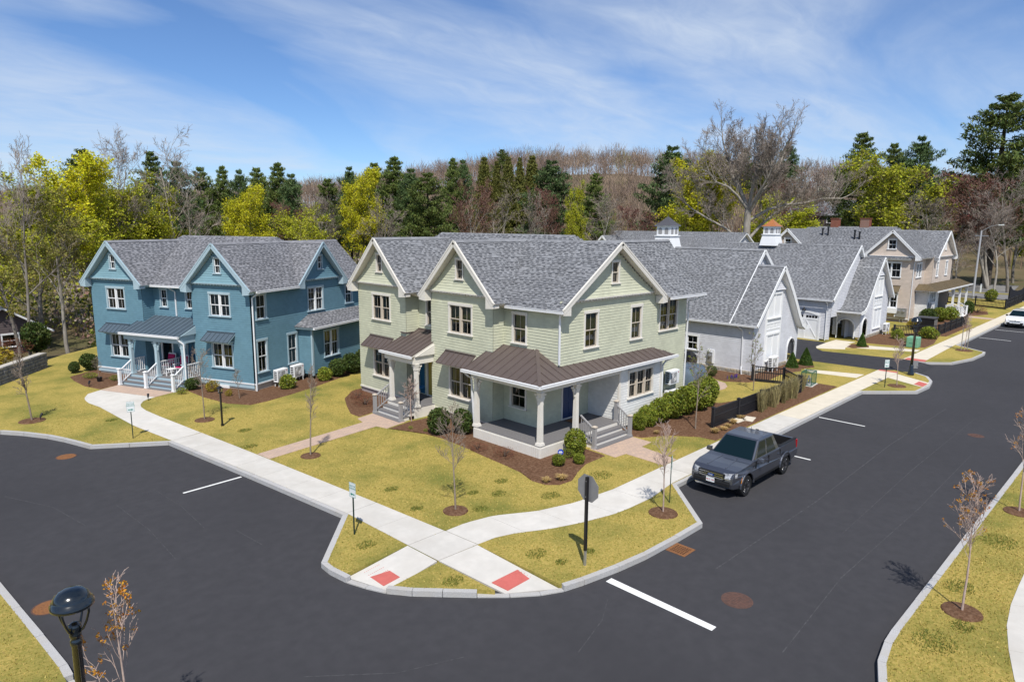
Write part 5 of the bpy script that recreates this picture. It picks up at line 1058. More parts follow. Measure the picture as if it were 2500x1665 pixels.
# ------------------------------------------------------------------ fences
M_FENCE = mat('black_fence', (0.012,0.0125,0.017), rough=0.55, spec=0.4)
def fence(name, label, pts, posts, hgt=0.95, pick=0.115, solid=False, group=None):
    """posts with caps, rails, separate pickets"""
    t = thing(name, label, 'fence', (*pts[0],0.15), 0, group); O = Vector((*pts[0],0)); rg = random.Random(name+label)
    pk = MB(); pk.box(-0.02,0.02,-0.011,0.011,0.12,hgt-0.04); pkm = pk.mesh('picket', M_FENCE)
    for a, b, npost in zip(pts, pts[1:], posts):
        a, b = Vector((*a,0))-O, Vector((*b,0))-O; d = (b-a); L = d.length; ang = math.atan2(d.y, d.x)
        for i in range(npost+1):
            p = a.lerp(b, i/npost)
            if i == 0 and a.length > 0.01 and p.length > 0.01 and a != Vector((0,0,0)): continue
            m2 = MB(); m2.box(-.065,.065,-.065,.065,0,hgt+0.03); po = m2.build('post', M_FENCE, t, loc=p); po.rotation_euler = (0,0,ang); m2 = MB(); m2.taper(0,0,hgt+0.03,hgt+0.06,.09,.09,.09,.09); m2.taper(0,0,hgt+0.06,hgt+0.10,.08,.08,.02,.02); m2.build('post_cap', M_FENCE, po)
        m2 = MB()
        for z in (0.10,hgt*0.62,hgt-0.03): m2.beam(a+Vector((0,0,z)), b+Vector((0,0,z)), 0.045, 0.06 if z > 0.2 else 0.16)
        m2.build('rail', M_FENCE, t); n = int(L/pick)
        for i in range(n):
            p = a.lerp(b, (i+0.5)/n); o = link('picket', pkm, t, p, ang)
    return t
fence('picket_fence', 'near end of the low black picket fence in the mulch behind the pickup', [(28.93,15.27),(39.0,15.25)], [4], hgt=0.98, pick=0.085)
fence('garden_gate_fence', 'short black picket section beside the grey carriage house corner', [(39.98,18.63),(40.55,16.9),(39.05,15.4)], [1,1], hgt=0.98, pick=0.13)
fence('picket_fence', 'black picket fence along the pavement before the tan house', [(66.2,18.1),(69.4,15.4),(79.4,15.35)], [2,5], hgt=0.95, pick=0.15)
fence('picket_fence', 'far black picket fence at the end of the pavement by the main road', [(101.8,22.0),(98.5,15.3),(109.5,15.35)], [2,4], hgt=1.15, pick=0.16)

# ------------------------------------------------------------------ utilities and yard things
M_UTILG = mat('utility_green', (0.16,0.36,0.24), (0.14,0.32,0.21), scale=3, rough=0.6); M_DKGREEN = mat('cage_green', (0.008,0.11,0.075), rough=0.5); M_TARP = mat('blue_grey_cover', (0.10,0.14,0.185), (0.06,0.085,0.12), scale=2.5, rough=0.7, bump=0.6, bscale=4); M_MAG = mat('magenta_cushion', (0.40,0.01,0.09), rough=0.8)
t = thing('transformer_box', 'pale green utility transformer box in the mulch behind the far lamp', 'utility box', (61.2,15.25,0.15)); mb = MB(); mb.box(-0.45,0.45,-0.42,0.42,0.0,0.78); bevel(mb.build('case', M_UTILG, t), 0.05, 2); mb = MB(); mb.taper(0,0,0.78,0.86,.45,.42,.38,.35); mb.build('lid', M_UTILG, t); mb = MB(); mb.box(-0.462,-0.45,-0.2,0.2,0.35,0.38); mb.build('hinge', M_DKGREEN, t)
t = thing('backflow_cage', 'dark green wire utility cage on a concrete pad by the pavement', 'utility cage', (41.45,15.75,0.15), R(6)); mb = MB(); mb.box(-0.62,0.62,-0.40,0.40,0.0,0.06); mb.build('pad', M_CONC, t)
mb = MB()
for sx in (-.5,.5):
    for sy in (-.3,.3): mb.beam((sx,sy,.06),(sx,sy,.85),0.03,0.03)
for z in (.08,.85):
    for sy in (-.3,.3): mb.beam((-.5,sy,z),(.5,sy,z),0.03,0.03)
    for sx in (-.5,.5): mb.beam((sx,-.3,z),(sx,.3,z),0.03,0.03)
mb.build('frame', M_DKGREEN, t); mb = MB()
for i in range(13):
    u = -0.48+0.08*i
    for sy in (-.3,.3): mb.beam((u,sy,.08),(u,sy,.85),0.006,0.006)
    mb.beam((u,-.3,.85),(u,.3,.85),0.006,0.006)
    z = .1+i*.06
    for sy in (-.3,.3): mb.beam((-.5,sy,z),(.5,sy,z),0.006,0.006)
    for sx in (-.5,.5): mb.beam((sx,-.3,z),(sx,.3,z),0.006,0.006)
mb.build('mesh_panel', M_DKGREEN, t); mb = MB(); mb.tube([(-.3,0,.06),(-.3,0,.4),(.3,0,.4),(.3,0,.06)],0.05,8); mb.tube([(0,0,.4),(0,0,.6)],0.06,8); mb.build('valve', M_GALV, t)
t = thing('bin_enclosure', 'black louvred bin enclosure inside the tan house fence', 'enclosure', (71.8,16.95,0.15)); mb = MB(); mb.box(-.55,.55,-.7,.7,0,1.25); mb.build('cabinet', M_BLACK, t); mb = MB(); mb.box(-.62,.62,-.78,.78,1.25,1.33); mb.build('lid', mat('dark_grey_lid',(0.07,0.07,0.075)), t)
for i in range(5): mb = MB(); x = -.45+.225*i; mb.box(x-.05,x+.05,-.725,-.70,0.1,1.15); mb.build('slat', mat('grey_slat',(0.20,0.19,0.18)), t)
t = thing('meter_cabinet', 'grey double meter cabinet on the tan house wall', 'meter box', (76.5,20.45,0.15)); mb = MB(); mb.box(-.12,.12,-.45,.45,0.55,1.45); mb.build('cabinet', M_GALV, t)
for yy in (-.22,.22): mb = MB(); mb.lathe([(0.11,0),(0.11,0.1),(0.02,0.12)],14); o = mb.build('meter', M_SIGNBACK, t); o.location = (-.12,yy,1.15); o.rotation_euler = (0,R(-90),0)
mb = MB(); mb.tube([(0,-.2,0),(0,-.2,.55)],.03,8); mb.tube([(0,.1,0),(0,.1,.55)],.03,8); mb.build('conduit', M_GALV, t)
t = thing('electric_meter', 'grey electric meter on a white board on the carriage house side wall', 'meter', (41.27,22.2,0.15)); mb = MB(); mb.box(-.04,.03,-.25,.25,.45,1.35); mb.build('board', M_WHITE, t); mb = MB(); mb.box(-.13,-.04,-.14,.2,.5,1.2); bevel(mb.build('box', M_GALV, t),.02); mb = MB(); mb.lathe([(0.10,0),(0.10,0.09),(0.02,0.11)],16); o = mb.build('meter', M_SIGNBACK, t); o.location = (-.13,.03,.95); o.rotation_euler = (0,R(-90),0)
ac_unit(30.65,18.62,1.5,0,'upper white heat pump bracketed on the sage house wall',stand=False); ac_unit(30.65,18.62,0.45,0,'lower white heat pump bracketed on the sage house wall',stand=False)
ac_unit(18.25,37.25,0.15,R(22.95),'left white heat pump on a stand beside the blue house'); ac_unit(19.55,37.75,0.15,R(22.95),'right white heat pump on a stand beside the blue house')
ac_unit(43.6,18.95,0.15,0,'white heat pump behind the short black picket section'); ac_unit(66.6,18.9,0.15,0,'white heat pump beside the second carriage house'); ac_unit(79.4,18.5,1.45,R(-90)+R(90),'white heat pump mounted on the tan house porch wall',stand=False)
t = thing('covered_patio_set', 'patio furniture under a blue grey cover behind the sage house', 'furniture cover', (36.9,21.3,0.15), R(12)); mb = MB(); n = 14
vs_ = []
for j in range(6):
    for i in range(n):
        a = 2*math.pi*i/n; rr = [1.35,1.38,1.30,1.15,0.75,0.05][j]*(1+0.06*math.sin(3*a)); vs_.append((rr*math.cos(a)*1.1, rr*math.sin(a)*0.8, [0,0.35,0.7,0.95,1.05,1.1][j]+0.05*math.sin(5*a)*(1 if 0<j<4 else 0)))
mb.add(vs_, [(j*n+i,j*n+(i+1)%n,(j+1)*n+(i+1)%n,(j+1)*n+i) for j in range(5) for i in range(n)]); mb.build('cover', M_TARP, t, smooth=True); mb = MB(); mb.tube([(1.5*math.cos(i*.45)*1.0,1.12*math.sin(i*.45),0.08) for i in range(15)],0.03,5); mb.build('hem', M_TARP, t)
t = thing('covered_grill', 'barbecue grill under a black cover between the houses', 'grill', (40.2,23.2,0.15)); mb = MB(); mb.taper(0,0,0,0.75,.36,.32,.42,.38); mb.taper(0,0,0.75,1.0,.42,.38,.36,.30); mb.taper(0,0,1.0,1.25,.36,.30,.10,.10); mb.build('cover', M_BLACK, t); mb = MB(); mb.box(-.75,-.42,-.25,.25,.72,.78); mb.build('side_shelf', M_BLACK, t)
# blue porch: rocking chairs and stool (house axes)
cB, sB = math.cos(R(22.95)), math.sin(R(22.95)); bw = lambda lx, ly: (16.54+lx*cB-ly*sB, 36.89+lx*sB+ly*cB)
def rocker(lx, ly, rz, label):
    t = thing('rocking_chair', label, 'chair', (*bw(lx,ly),0.69), R(22.95)+rz, 'white rocking chairs on the blue porch')   # faces local -x
    for sy in (-1,1):
        y = sy*.27; mb = MB(); mb.tube([(-.40,y,.07),(-.2,y,.025),(.1,y,.02),(.45,y,.09)],0.022,6); mb.build('rocker', M_WHITE, t)
        mb = MB(); mb.beam((-.24,y,.03),(-.25,y,.62),.045,.045); mb.build('leg', M_WHITE, t); mb = MB(); mb.beam((.2,y,.03),(.34,y,1.08),.045,.045); mb.build('leg', M_WHITE, t); mb = MB(); mb.box(-.32,.27,y-.045,y+.045,.62,.65); mb.build('armrest', M_WHITE, t)
    mb = MB(); mb.box(-.26,.22,-.26,.26,.38,.41); mb.build('seat', M_WHITE, t); mb = MB(); mb.box(-.24,.2,-.24,.24,.41,.48); bevel(mb.build('cushion', M_MAG, t),.02)
    mb = MB(); mb.slab([(.20,-.25,.48),(.20,.25,.48),(.31,.25,1.05),(.31,-.25,1.05)],.05); mb.build('back_cushion', M_MAG, t); mb = MB(); mb.beam((.34,-.27,1.08),(.34,.27,1.08),.04,.08); mb.build('top_rail', M_WHITE, t)
rocker(0.0,5.55,0.1,'nearer white rocking chair with magenta cushions on the blue porch'); rocker(0.15,6.0+0.75,0.0,'white rocking chair with magenta cushions behind the middle porch railing')
t = thing('porch_stool', 'small white slatted side table on the blue porch', 'table', (*bw(-0.55,5.75),0.69), R(22.95)); mb = MB()
for i in range(4): mb.box(-.22+.115*i,-.12+.115*i,-.24,.24,.40,.43)
mb.build('top', M_WHITE, t)
for sx in (-.18,.18):
    for sy in (-.2,.2): mb = MB(); mb.box(sx-.025,sx+.025,sy-.025,sy+.025,0,.40); mb.build('leg', M_WHITE, t)
t = thing('door_mat', 'brown coir door mat before the navy door', 'door mat', (23.85,19.45,0.69)); mb = MB(); mb.box(-.45,.45,-.3,.3,0,.018); mb.build('mat', mat('coir',(0.22,0.12,0.05),(0.16,0.08,0.035),scale=30), t); mb = MB(); mb.box(-.47,-.45,-.32,.32,0,.02); mb.box(.45,.47,-.32,.32,0,.02); mb.build('edge', M_BLACK, t)
t = thing('bistro_table', 'round blue table on the narrow entry porch of the sage house', 'table', (20.9,27.5,0.69)); mb = MB(); mb.lathe([(.32,.66),(.34,.68),(.34,.70),(.01,.70)],20); mb.build('top', mat('bright_blue',(0.01,0.13,0.33),rough=0.4), t); mb = MB(); mb.tube([(0,0,0),(0,0,.67)],.03,8); mb.lathe([(.2,0),(.2,.02),(.03,.05)],14); mb.build('leg', M_BLACK, t)
t = thing('potted_shrub', 'bare shrub in a black pot left of the blue porch', 'potted plant', (10.9,45.6,0.19)); mb = MB(); mb.lathe([(.12,0),(.16,.24),(.17,.26),(.14,.26),(.13,.22)],14); mb.build('pot', M_BLACK, t)
for i, (x, y, rz) in enumerate(((31.6,14.72,0.2),(30.95,15.0,-0.1))):
    mb = MB(); mb.prism([(-.42,-.25),(.42,-.22),(.40,.26),(-.40,.24)],0,.05); o = mb.build('stepping_stone', M_CONC_W, label=('stepping stone slab nearest the pavement by the black fence','stepping stone slab half under the black fence')[i], cat='paving slab', loc=(x,y,0.175)); o.rotation_euler = (0,0,rz)
# far street: lamp pole, marker posts, dark sign
t = thing('street_light_pole', 'tall slim grey street light pole by the main road at right', 'light pole', (110.2,20.9,0.0)); mb = MB(); mb.tube([(0,0,0),(0.25,0,5),(0.5,0.0,9.3)],[.14,.12,.10],8); mb.build('pole', mat('pole_grey',(0.36,0.37,0.40),rough=0.6), t); mb = MB(); mb.tube([(0.5,0,9.2),(0.7,-1.0,9.9),(0.7,-1.8,10.1)],.04,6); mb.build('arm', M_GALV, t); mb = MB(); mb.box(0.55,0.85,-2.4,-1.8,10.02,10.14); mb.build('lamp_head', M_SIGNW, t); mb = MB(); mb.beam((0.45,-.9,8.6),(0.45,.7,8.65),.08,.08); mb.build('crossarm', M_GALV, t)
for i, (x,y) in enumerate(((118.5,27.5),(124.0,22.6))):
    t = thing('marker_post', ('white utility marker post on the far verge left of the pole','white marker post on the far verge near the side road')[i], 'post', (x,y,0.0)); mb = MB(); mb.box(-.09,.09,-.09,.09,0,1.6-.4*i); mb.build('post', M_SIGNW, t); mb = MB(); mb.taper(0,0,1.6-.4*i,1.72-.4*i,.11,.11,.03,.03); mb.build('cap', M_GALV, t)
t = thing('board_sign', 'dark curved topped board sign at the far end of the black fence', 'sign', (112.6,16.4,0.0), R(-30)); mb = MB(); pts = [(-1.2,0.5),(1.2,0.5),(1.2,1.9),(0.8,1.55),(0,1.4),(-0.8,1.55),(-1.2,1.9)]; mb.add([(a,-.05,b) for a,b in pts]+[(a,.05,b) for a,b in pts],[list(range(7)),[13-i for i in range(7)]]+[(i,(i+1)%7,7+(i+1)%7,7+i) for i in range(7)]); mb.build('board', M_FENCE, t)
for sx in (-1.25,1.25): mb = MB(); mb.box(sx-.09,sx+.09,-.09,.09,0,2.0); mb.build('post', M_FENCE, t)

# retaining wall at the far left: rough stones and a pale cap
t = thing('stone_wall', 'long grey dry stone retaining wall with pale flat cap at far left', 'wall', (6.5,48.7,0.0)); O = Vector((6.5,48.7,0)); rg = random.Random(5); W0, W1 = Vector((2.0,43.2,0))-O, Vector((9.5,52.8,0))-O; Lw = (W1-W0).length; dw = (W1-W0).normalized(); nw = Vector((dw.y,-dw.x,0))
mb = MB(); mb.beam(W0+Vector((0,0,.55))-nw*.0, W1+Vector((0,0,.55)), .40, 1.0); core = mb.build('core', mat('wall_mortar',(0.10,0.10,0.105)), t); M_WSTONE = mat('wall_stone',(0.22,0.22,0.235),(0.12,0.12,0.135),scale=4,rough=0.9,bump=0.6,bscale=14,island=0.3)
z = 0.1
while z < 1.0:
    hh = rg.uniform(.16,.26); s = 0.0
    while s < Lw:
        wd = rg.uniform(.25,.55); p = W0+dw*(s+.012)+nw*rg.uniform(.20,.24); q = W0+dw*(min(s+wd,Lw)-.012)+nw*.22; mb = MB(); mb.beam(p+Vector((0,0,z+hh/2)), q+Vector((0,0,z+hh/2)), rg.uniform(.06,.10), hh-.02); bevel(mb.build('stone', M_WSTONE, t), .02); s += wd
    z += hh
s = 0.0
while s < Lw:
    wd = rg.uniform(.6,1.1); mb = MB(); mb.beam(W0+dw*(s+.008)+Vector((0,0,1.09)), W0+dw*(min(s+wd,Lw)-.008)+Vector((0,0,1.09)), .52, .08); mb.build('cap_stone', M_FOUND, t); s += wd

# ------------------------------------------------------------------ vehicles
M_PAINT = mat('gunmetal_paint', (0.095,0.102,0.125), (0.102,0.110,0.134), scale=2, rough=0.34, metal=0.7, spec=0.5, coat=1.0); M_TYRE = mat('tyre', (0.012,0.012,0.013), rough=0.85); M_CHROME = mat('chrome', (0.62,0.63,0.65), rough=0.15, metal=1.0); M_PLAST = mat('black_plastic', (0.012,0.012,0.013), rough=0.6)
M_CARGLASS = mat('car_glass', (0.004,0.013,0.018), rough=0.05, spec=0.2); M_TAIL = mat('tail_light', (0.38,0.008,0.012), rough=0.2, coat=0.5); M_LENS = mat('head_light', (0.50,0.52,0.55), (0.12,0.12,0.13), scale=9, rough=0.1, coat=0.8); M_AMBER = mat('amber_lens', (0.55,0.20,0.02), rough=0.25); M_CARWHITE = mat('white_car_paint', (0.74,0.75,0.76), rough=0.25, coat=0.8)
def wheel(t, x, y, r=0.385, w=0.25, out=-1, spokes=6):
    o = link('wheel', None, t); o.location = (x,y,r); o.rotation_euler = (R(90),0,0) if out < 0 else (R(-90),0,0)     # local +z points outwards
    mb = MB(); pr = [(r*.62,-w/2),(r*.93,-w/2),(r,-w/2+.04),(r,w/2-.04),(r*.94,w/2),(r*.66,w/2),(r*.62,w/2-.03)]; mb.lathe(pr, 32); ty = mb.build('tyre', M_TYRE, o, smooth=False)
    mb = MB(); mb.lathe([(r*.64,w/2-.02),(r*.60,w/2-.015),(r*.58,w/2-.08),(r*.05,w/2-.10)], 28); mb.build('rim_back', M_PLAST, o)
    mb = MB()
    for i in range(spokes):
        a = 2*math.pi*i/spokes
        for da in (-.16,.16): mb.beam((r*.12*math.cos(a),r*.12*math.sin(a),w/2-.045),(r*.6*math.cos(a+da),r*.6*math.sin(a+da),w/2-.02),.045,.035,up=(0,0,1))
    mb.lathe([(r*.17,w/2-.07),(r*.17,w/2-.03),(r*.05,w/2-.02)],12); mb.lathe([(r*.64,w/2-.05),(r*.65,w/2-.012),(r*.59,w/2-.012),(r*.585,w/2-.05)],28); mb.build('rim', M_CHROME, o)
def extrude_side(poly, wfun):
    """side outline (x,z) pulled to both flanks; wfun(x,z) gives the half width"""
    mb = MB(); n = len(poly); vs_ = [(x,-wfun(x,z),z) for x,z in poly]+[(x,wfun(x,z),z) for x,z in poly]
    tri = tessellate_polygon([[Vector((x,z,0)) for x,z in poly]])
    fs = []
    for t in tri:
        a, b, c = [poly[i] for i in t]; cr = (b[0]-a[0])*(c[1]-a[1])-(b[1]-a[1])*(c[0]-a[0]); t = t if cr > 0 else t[::-1]; fs.append(list(t)); fs.append([n+i for i in t[::-1]])
    area = sum(poly[i][0]*poly[(i+1)%n][1]-poly[(i+1)%n][0]*poly[i][1] for i in range(n)); 
    for i in range(n):
        j = (i+1)%n; fs.append((j,i,n+i,n+j) if area > 0 else (i,j,n+j,n+i))
    mb.add(vs_, fs); return mb
def arch(cx, cz, r, a0=180, a1=0, n=12): return [(cx+r*math.cos(R(a0+(a1-a0)*i/n)), cz+r*math.sin(R(a0+(a1-a0)*i/n))) for i in range(n+1)]
def build_truck():
    t = thing('pickup_truck', 'dark grey blue crew cab pickup parked at the kerb facing the camera', 'pickup truck', (21.72,11.40,0.0))
    fx_, rx_ = 0.93, 4.15
    W = lambda x, z: (0.80+0.13*sstep(0,0.55,x)-0.03*sstep(5.0,5.35,x))-0.05*sstep(0.85,1.15,z)-0.04*sstep(0.55,0.42,z)
    # lower body outline, clockwise from front bottom
    low = [(0.10,0.42)]+arch(fx_,0.40,0.47)+arch(rx_,0.40,0.47)+[(5.25,0.52),(5.34,0.60),(5.34,0.80),(3.72,0.80),(3.72,1.17),(3.0,1.16),(1.62,1.15),(1.48,1.17),(1.2,1.13),(0.7,1.09),(0.30,1.04),(0.12,0.98),(0.05,0.85),(0.02,0.62),(0.04,0.46)]
    mb = extrude_side(low, W); o = mb.build('body', M_PAINT, t); bevel(o, 0.06, 4)
    # cargo bed walls, rail caps, tailgate, liner
    for s in (-1,1):
        mb = MB(); mb.add([(3.74,s*.89,.78),(5.30,s*.87,.78),(5.32,s*.83,1.19),(3.74,s*.85,1.19),(3.74,s*.74,.78),(5.30,s*.74,.78),(5.32,s*.75,1.19),(3.74,s*.76,1.19)],[(0,1,2,3),(7,6,5,4),(3,2,6,7),(1,5,6,2),(0,3,7,4)]); bevel(mb.build('bed_side', M_PAINT, t),.02,2)
        mb = MB(); mb.box(3.76,5.30,s*.80-.055,s*.80+.055,1.19,1.215); mb.build('rail_cap', M_PLAST, t)
    mb = MB(); mb.box(5.26,5.345,-.80,.80,.62,1.18); bevel(mb.build('tailgate', M_PAINT, t),.02,2); mb = MB(); mb.box(3.74,5.25,-.73,.73,.805,.82); mb.box(3.74,3.80,-.73,.73,.82,1.17); mb.box(5.22,5.255,-.73,.73,.82,1.17); mb.box(3.8,5.22,-.74,-.70,.82,1.18); mb.box(3.8,5.22,.70,.74,.82,1.18); mb.build('bed_liner', M_PLAST, t)
    # cab with glass
    mb = MB(); B0 = [(1.46,.84,1.12),(3.74,.84,1.12)]; T0 = [(2.22,.66,1.775),(3.40,.68,1.775)]
    vs_ = [(1.46,-.84,1.12),(3.74,-.84,1.12),(3.74,.84,1.12),(1.46,.84,1.12),(2.22,-.66,1.76),(3.42,-.67,1.76),(3.42,.67,1.76),(2.22,.66,1.76),(2.7,-.60,1.81),(3.3,-.60,1.80),(3.3,.60,1.80),(2.7,.60,1.81)]
    mb.add(vs_, [(0,1,5,4),(1,2,6,5),(2,3,7,6),(3,0,4,7),(4,5,9,8),(5,6,10,9),(6,7,11,10),(7,4,8,11),(8,9,10,11)]); o = mb.build('cab', M_PAINT, t); bevel(o, .05, 4)
    def quadglass(name, a, b, c, d, m=M_CARGLASS, off=0.006):
        P = [Vector(p) for p in (a,b,c,d)]; nr = (P[1]-P[0]).cross(P[3]-P[0]).normalized(); mb = MB(); mb.slab([tuple(p+nr*off) for p in P], 0.004); return mb.build(name, m, t)
    fwp = lambda u, y: (1.46+(2.22-1.46)*u, y*(.84+(.66-.84)*u), 1.12+.64*u)
    quadglass('windscreen', fwp(.06,.94), fwp(.06,-.94), fwp(.93,-.90), fwp(.93,.90))
    rwp = lambda u, y: (3.74+(3.42-3.74)*u, y*(.84+(.67-.84)*u), 1.12+.64*u); quadglass('rear_window', rwp(.25,-.75), rwp(.25,.75), rwp(.88,.78), rwp(.88,-.78))
    for s in (-1,1):
        sp = lambda k, u, s=s: ((1.46+.76*u)+k*((3.74-.32*u)-(1.46+.76*u)), s*(.84+(.665-.84)*u), 1.12+.64*u)
        for (k0,k1,u0,u1,k2,k3) in ((.13,.47,.10,.88,.09,.44),(.52,.86,.10,.88,.50,.84)):
            q = [sp(k0,u0),sp(k1,u0),sp(k3,u1),sp(k2,u1)]; q = q if s < 0 else [q[1],q[0],q[3],q[2]]; quadglass('side_window', *q)
        mb = MB(); mb.tube([(1.72,s*.86,1.14),(1.70,s*.97,1.17)],.025,6); mb.add([(1.62,s*.93,1.09),(1.78,s*.94,1.09),(1.78,s*1.16,1.11),(1.66,s*1.15,1.11),(1.62,s*.93,1.27),(1.78,s*.94,1.27),(1.78,s*1.14,1.25),(1.68,s*1.13,1.25)],[(0,3,2,1),(4,5,6,7),(0,1,5,4),(1,2,6,5),(2,3,7,6),(3,0,4,7)]); bevel(mb.build('wing_mirror', M_PAINT, t),.03,3)
        for x in (2.42,3.42): mb = MB(); mb.box(x,x+.2,s*.905-.02,s*.905+.02,.98,1.01); mb.build('door_handle', M_PAINT, t)
        for x in (1.62,2.66,3.66): mb = MB(); mb.box(x-.006,x+.006,s*.895-.03,s*.895+.016,.60,1.13); mb.build('door_seam', M_PLAST, t)
        mb = MB(); mb.box(1.5,3.6,s*.88-.05,s*.88+.04,.42,.50); mb.build('side_step', M_PLAST, t)
        mb = MB(); mb.add([(-.0,s*.44,.80),(.05,s*.70,.80),(.25,s*.86,.84),(.30,s*.86,1.0),(.12,s*.72,1.0),(.045,s*.44,.97)],[(0,1,4,5),(1,2,3,4)] if s > 0 else [(5,4,1,0),(4,3,2,1)]); o = mb.build('headlight', M_LENS, t); o.location = (-.012,s*.012,0)
        mb = MB(); mb.box(-.035,-.02,s*.40 if s > 0 else -.74,.74 if s > 0 else -.40,.785,.80); mb.build('headlight_trim', M_CHROME, t)
        mb = MB(); mb.box(5.28,5.36,s*.80-.07,s*.80+.075,.82,1.16); mb.build('tail_light', M_TAIL, t); mb = MB(); mb.add([(.42,s*.925,.60),(.47,s*.935,.62),(.50,s*.94,.82),(.44,s*.935,.80)],[(0,1,2,3)]); o = mb.build('marker_light', M_AMBER, t); o.location = (0,s*.012,0)
        for cx in (fx_,rx_):
            mb = MB(); ar = arch(cx,.40,.49); mb.tube([(x,s*(W(x,.6)+.005),z) for x,z in ar],.035,6); mb.build('arch_flare', M_PAINT, t)
            mb = MB(); pts = [(cx+.46*math.cos(R(180-15*i)), .40+.46*math.sin(R(180-15*i))) for i in range(13)]; mb.add([(x,s*.55,z) for x,z in pts]+[(x,s*.90,z) for x,z in pts],[(i,i+1,14+i,13+i) for i in range(12)]); mb.add([(x,s*.55,z) for x,z in pts],[list(range(13))]); mb.build('arch_liner', M_DARK, t)
            wheel(t, cx, s*.80, out=s)
        mb = MB(); mb.box(-.02,.10,s*.55-.14,s*.55+.14,.55,.68); mb.build('fog_light', M_PLAST, t); mb = MB(); mb.box(-.032,-.02,s*.58-.12,s*.58+.12,.575,.592); mb.build('fog_trim', M_CHROME, t)
    mb = MB(); mb.box(-.02,.06,-.52,.52,.70,.96); bevel(mb.build('grille', M_PLAST, t),.03,2)
    for z in (.755,.83,.905):
        mb = MB(); mb.box(-.036,-.02,-.46,.46,z-.012,z+.012); mb.build('grille_bar', M_CHROME if z > .8 else M_GALV, t)
    mb = MB(); mb.lathe([(0,0),(.125,0),(.125,.012),(0,.018)],24); o = mb.build('badge', mat('badge_blue',(0.01,0.045,0.20),rough=0.25,coat=0.6), t); o.rotation_euler = (0,R(-90),0); o.scale = (.42,1,1); o.location = (-.04,0,.83); text('badge_lettering','Ford',.075,M_SIGNW,t,(-.062,0,.83),(R(90),0,R(-90)))
    mb = MB(); mb.box(-.05,.05,-.70,.70,.50,.66); bevel(mb.build('bumper', M_PLAST, t),.03,2); mb = MB(); mb.add([(-.055,-.62,.46),(-.055,.62,.46),(-.055,.56,.40),(-.055,-.56,.40),(.05,-.68,.47),(.05,.68,.47),(.05,.58,.39),(.05,-.58,.39)],[(0,1,2,3)[::-1],(0,4,5,1)[::-1],(3,2,6,7)[::-1],(0,3,7,4),(1,5,6,2)]); mb.build('skid_plate', M_CHROME, t)
    mb = MB(); mb.box(-.07,-.055,-.16,.16,.575,.735); mb.build('licence_plate', M_SIGNW, t); text('plate_lettering','4KZ 180',.085,M_SIGNRED,t,(-.072,0,.65),(R(90),0,R(-90)))
    mb = MB(); mb.tube([(2.95,0,1.80),(3.0,0,1.98)],.008,4); mb.build('antenna', M_PLAST, t); mb = MB(); mb.box(5.34,5.44,-.75,.75,.50,.62); mb.build('rear_bumper', M_CHROME, t)
    for y in (-.33,.33): mb = MB(); mb.beam((.35,y*1.1,1.05),(1.35,y*.9,1.15),.05,.02); mb.build('bonnet_crease', M_PAINT, t)
    for s in (-1,1): mb = MB(); mb.box(1.95,2.25,s*.3-.22,s*.3+.22,.9,1.35); mb.build('seat', M_PLAST, t)
    return t
build_truck()
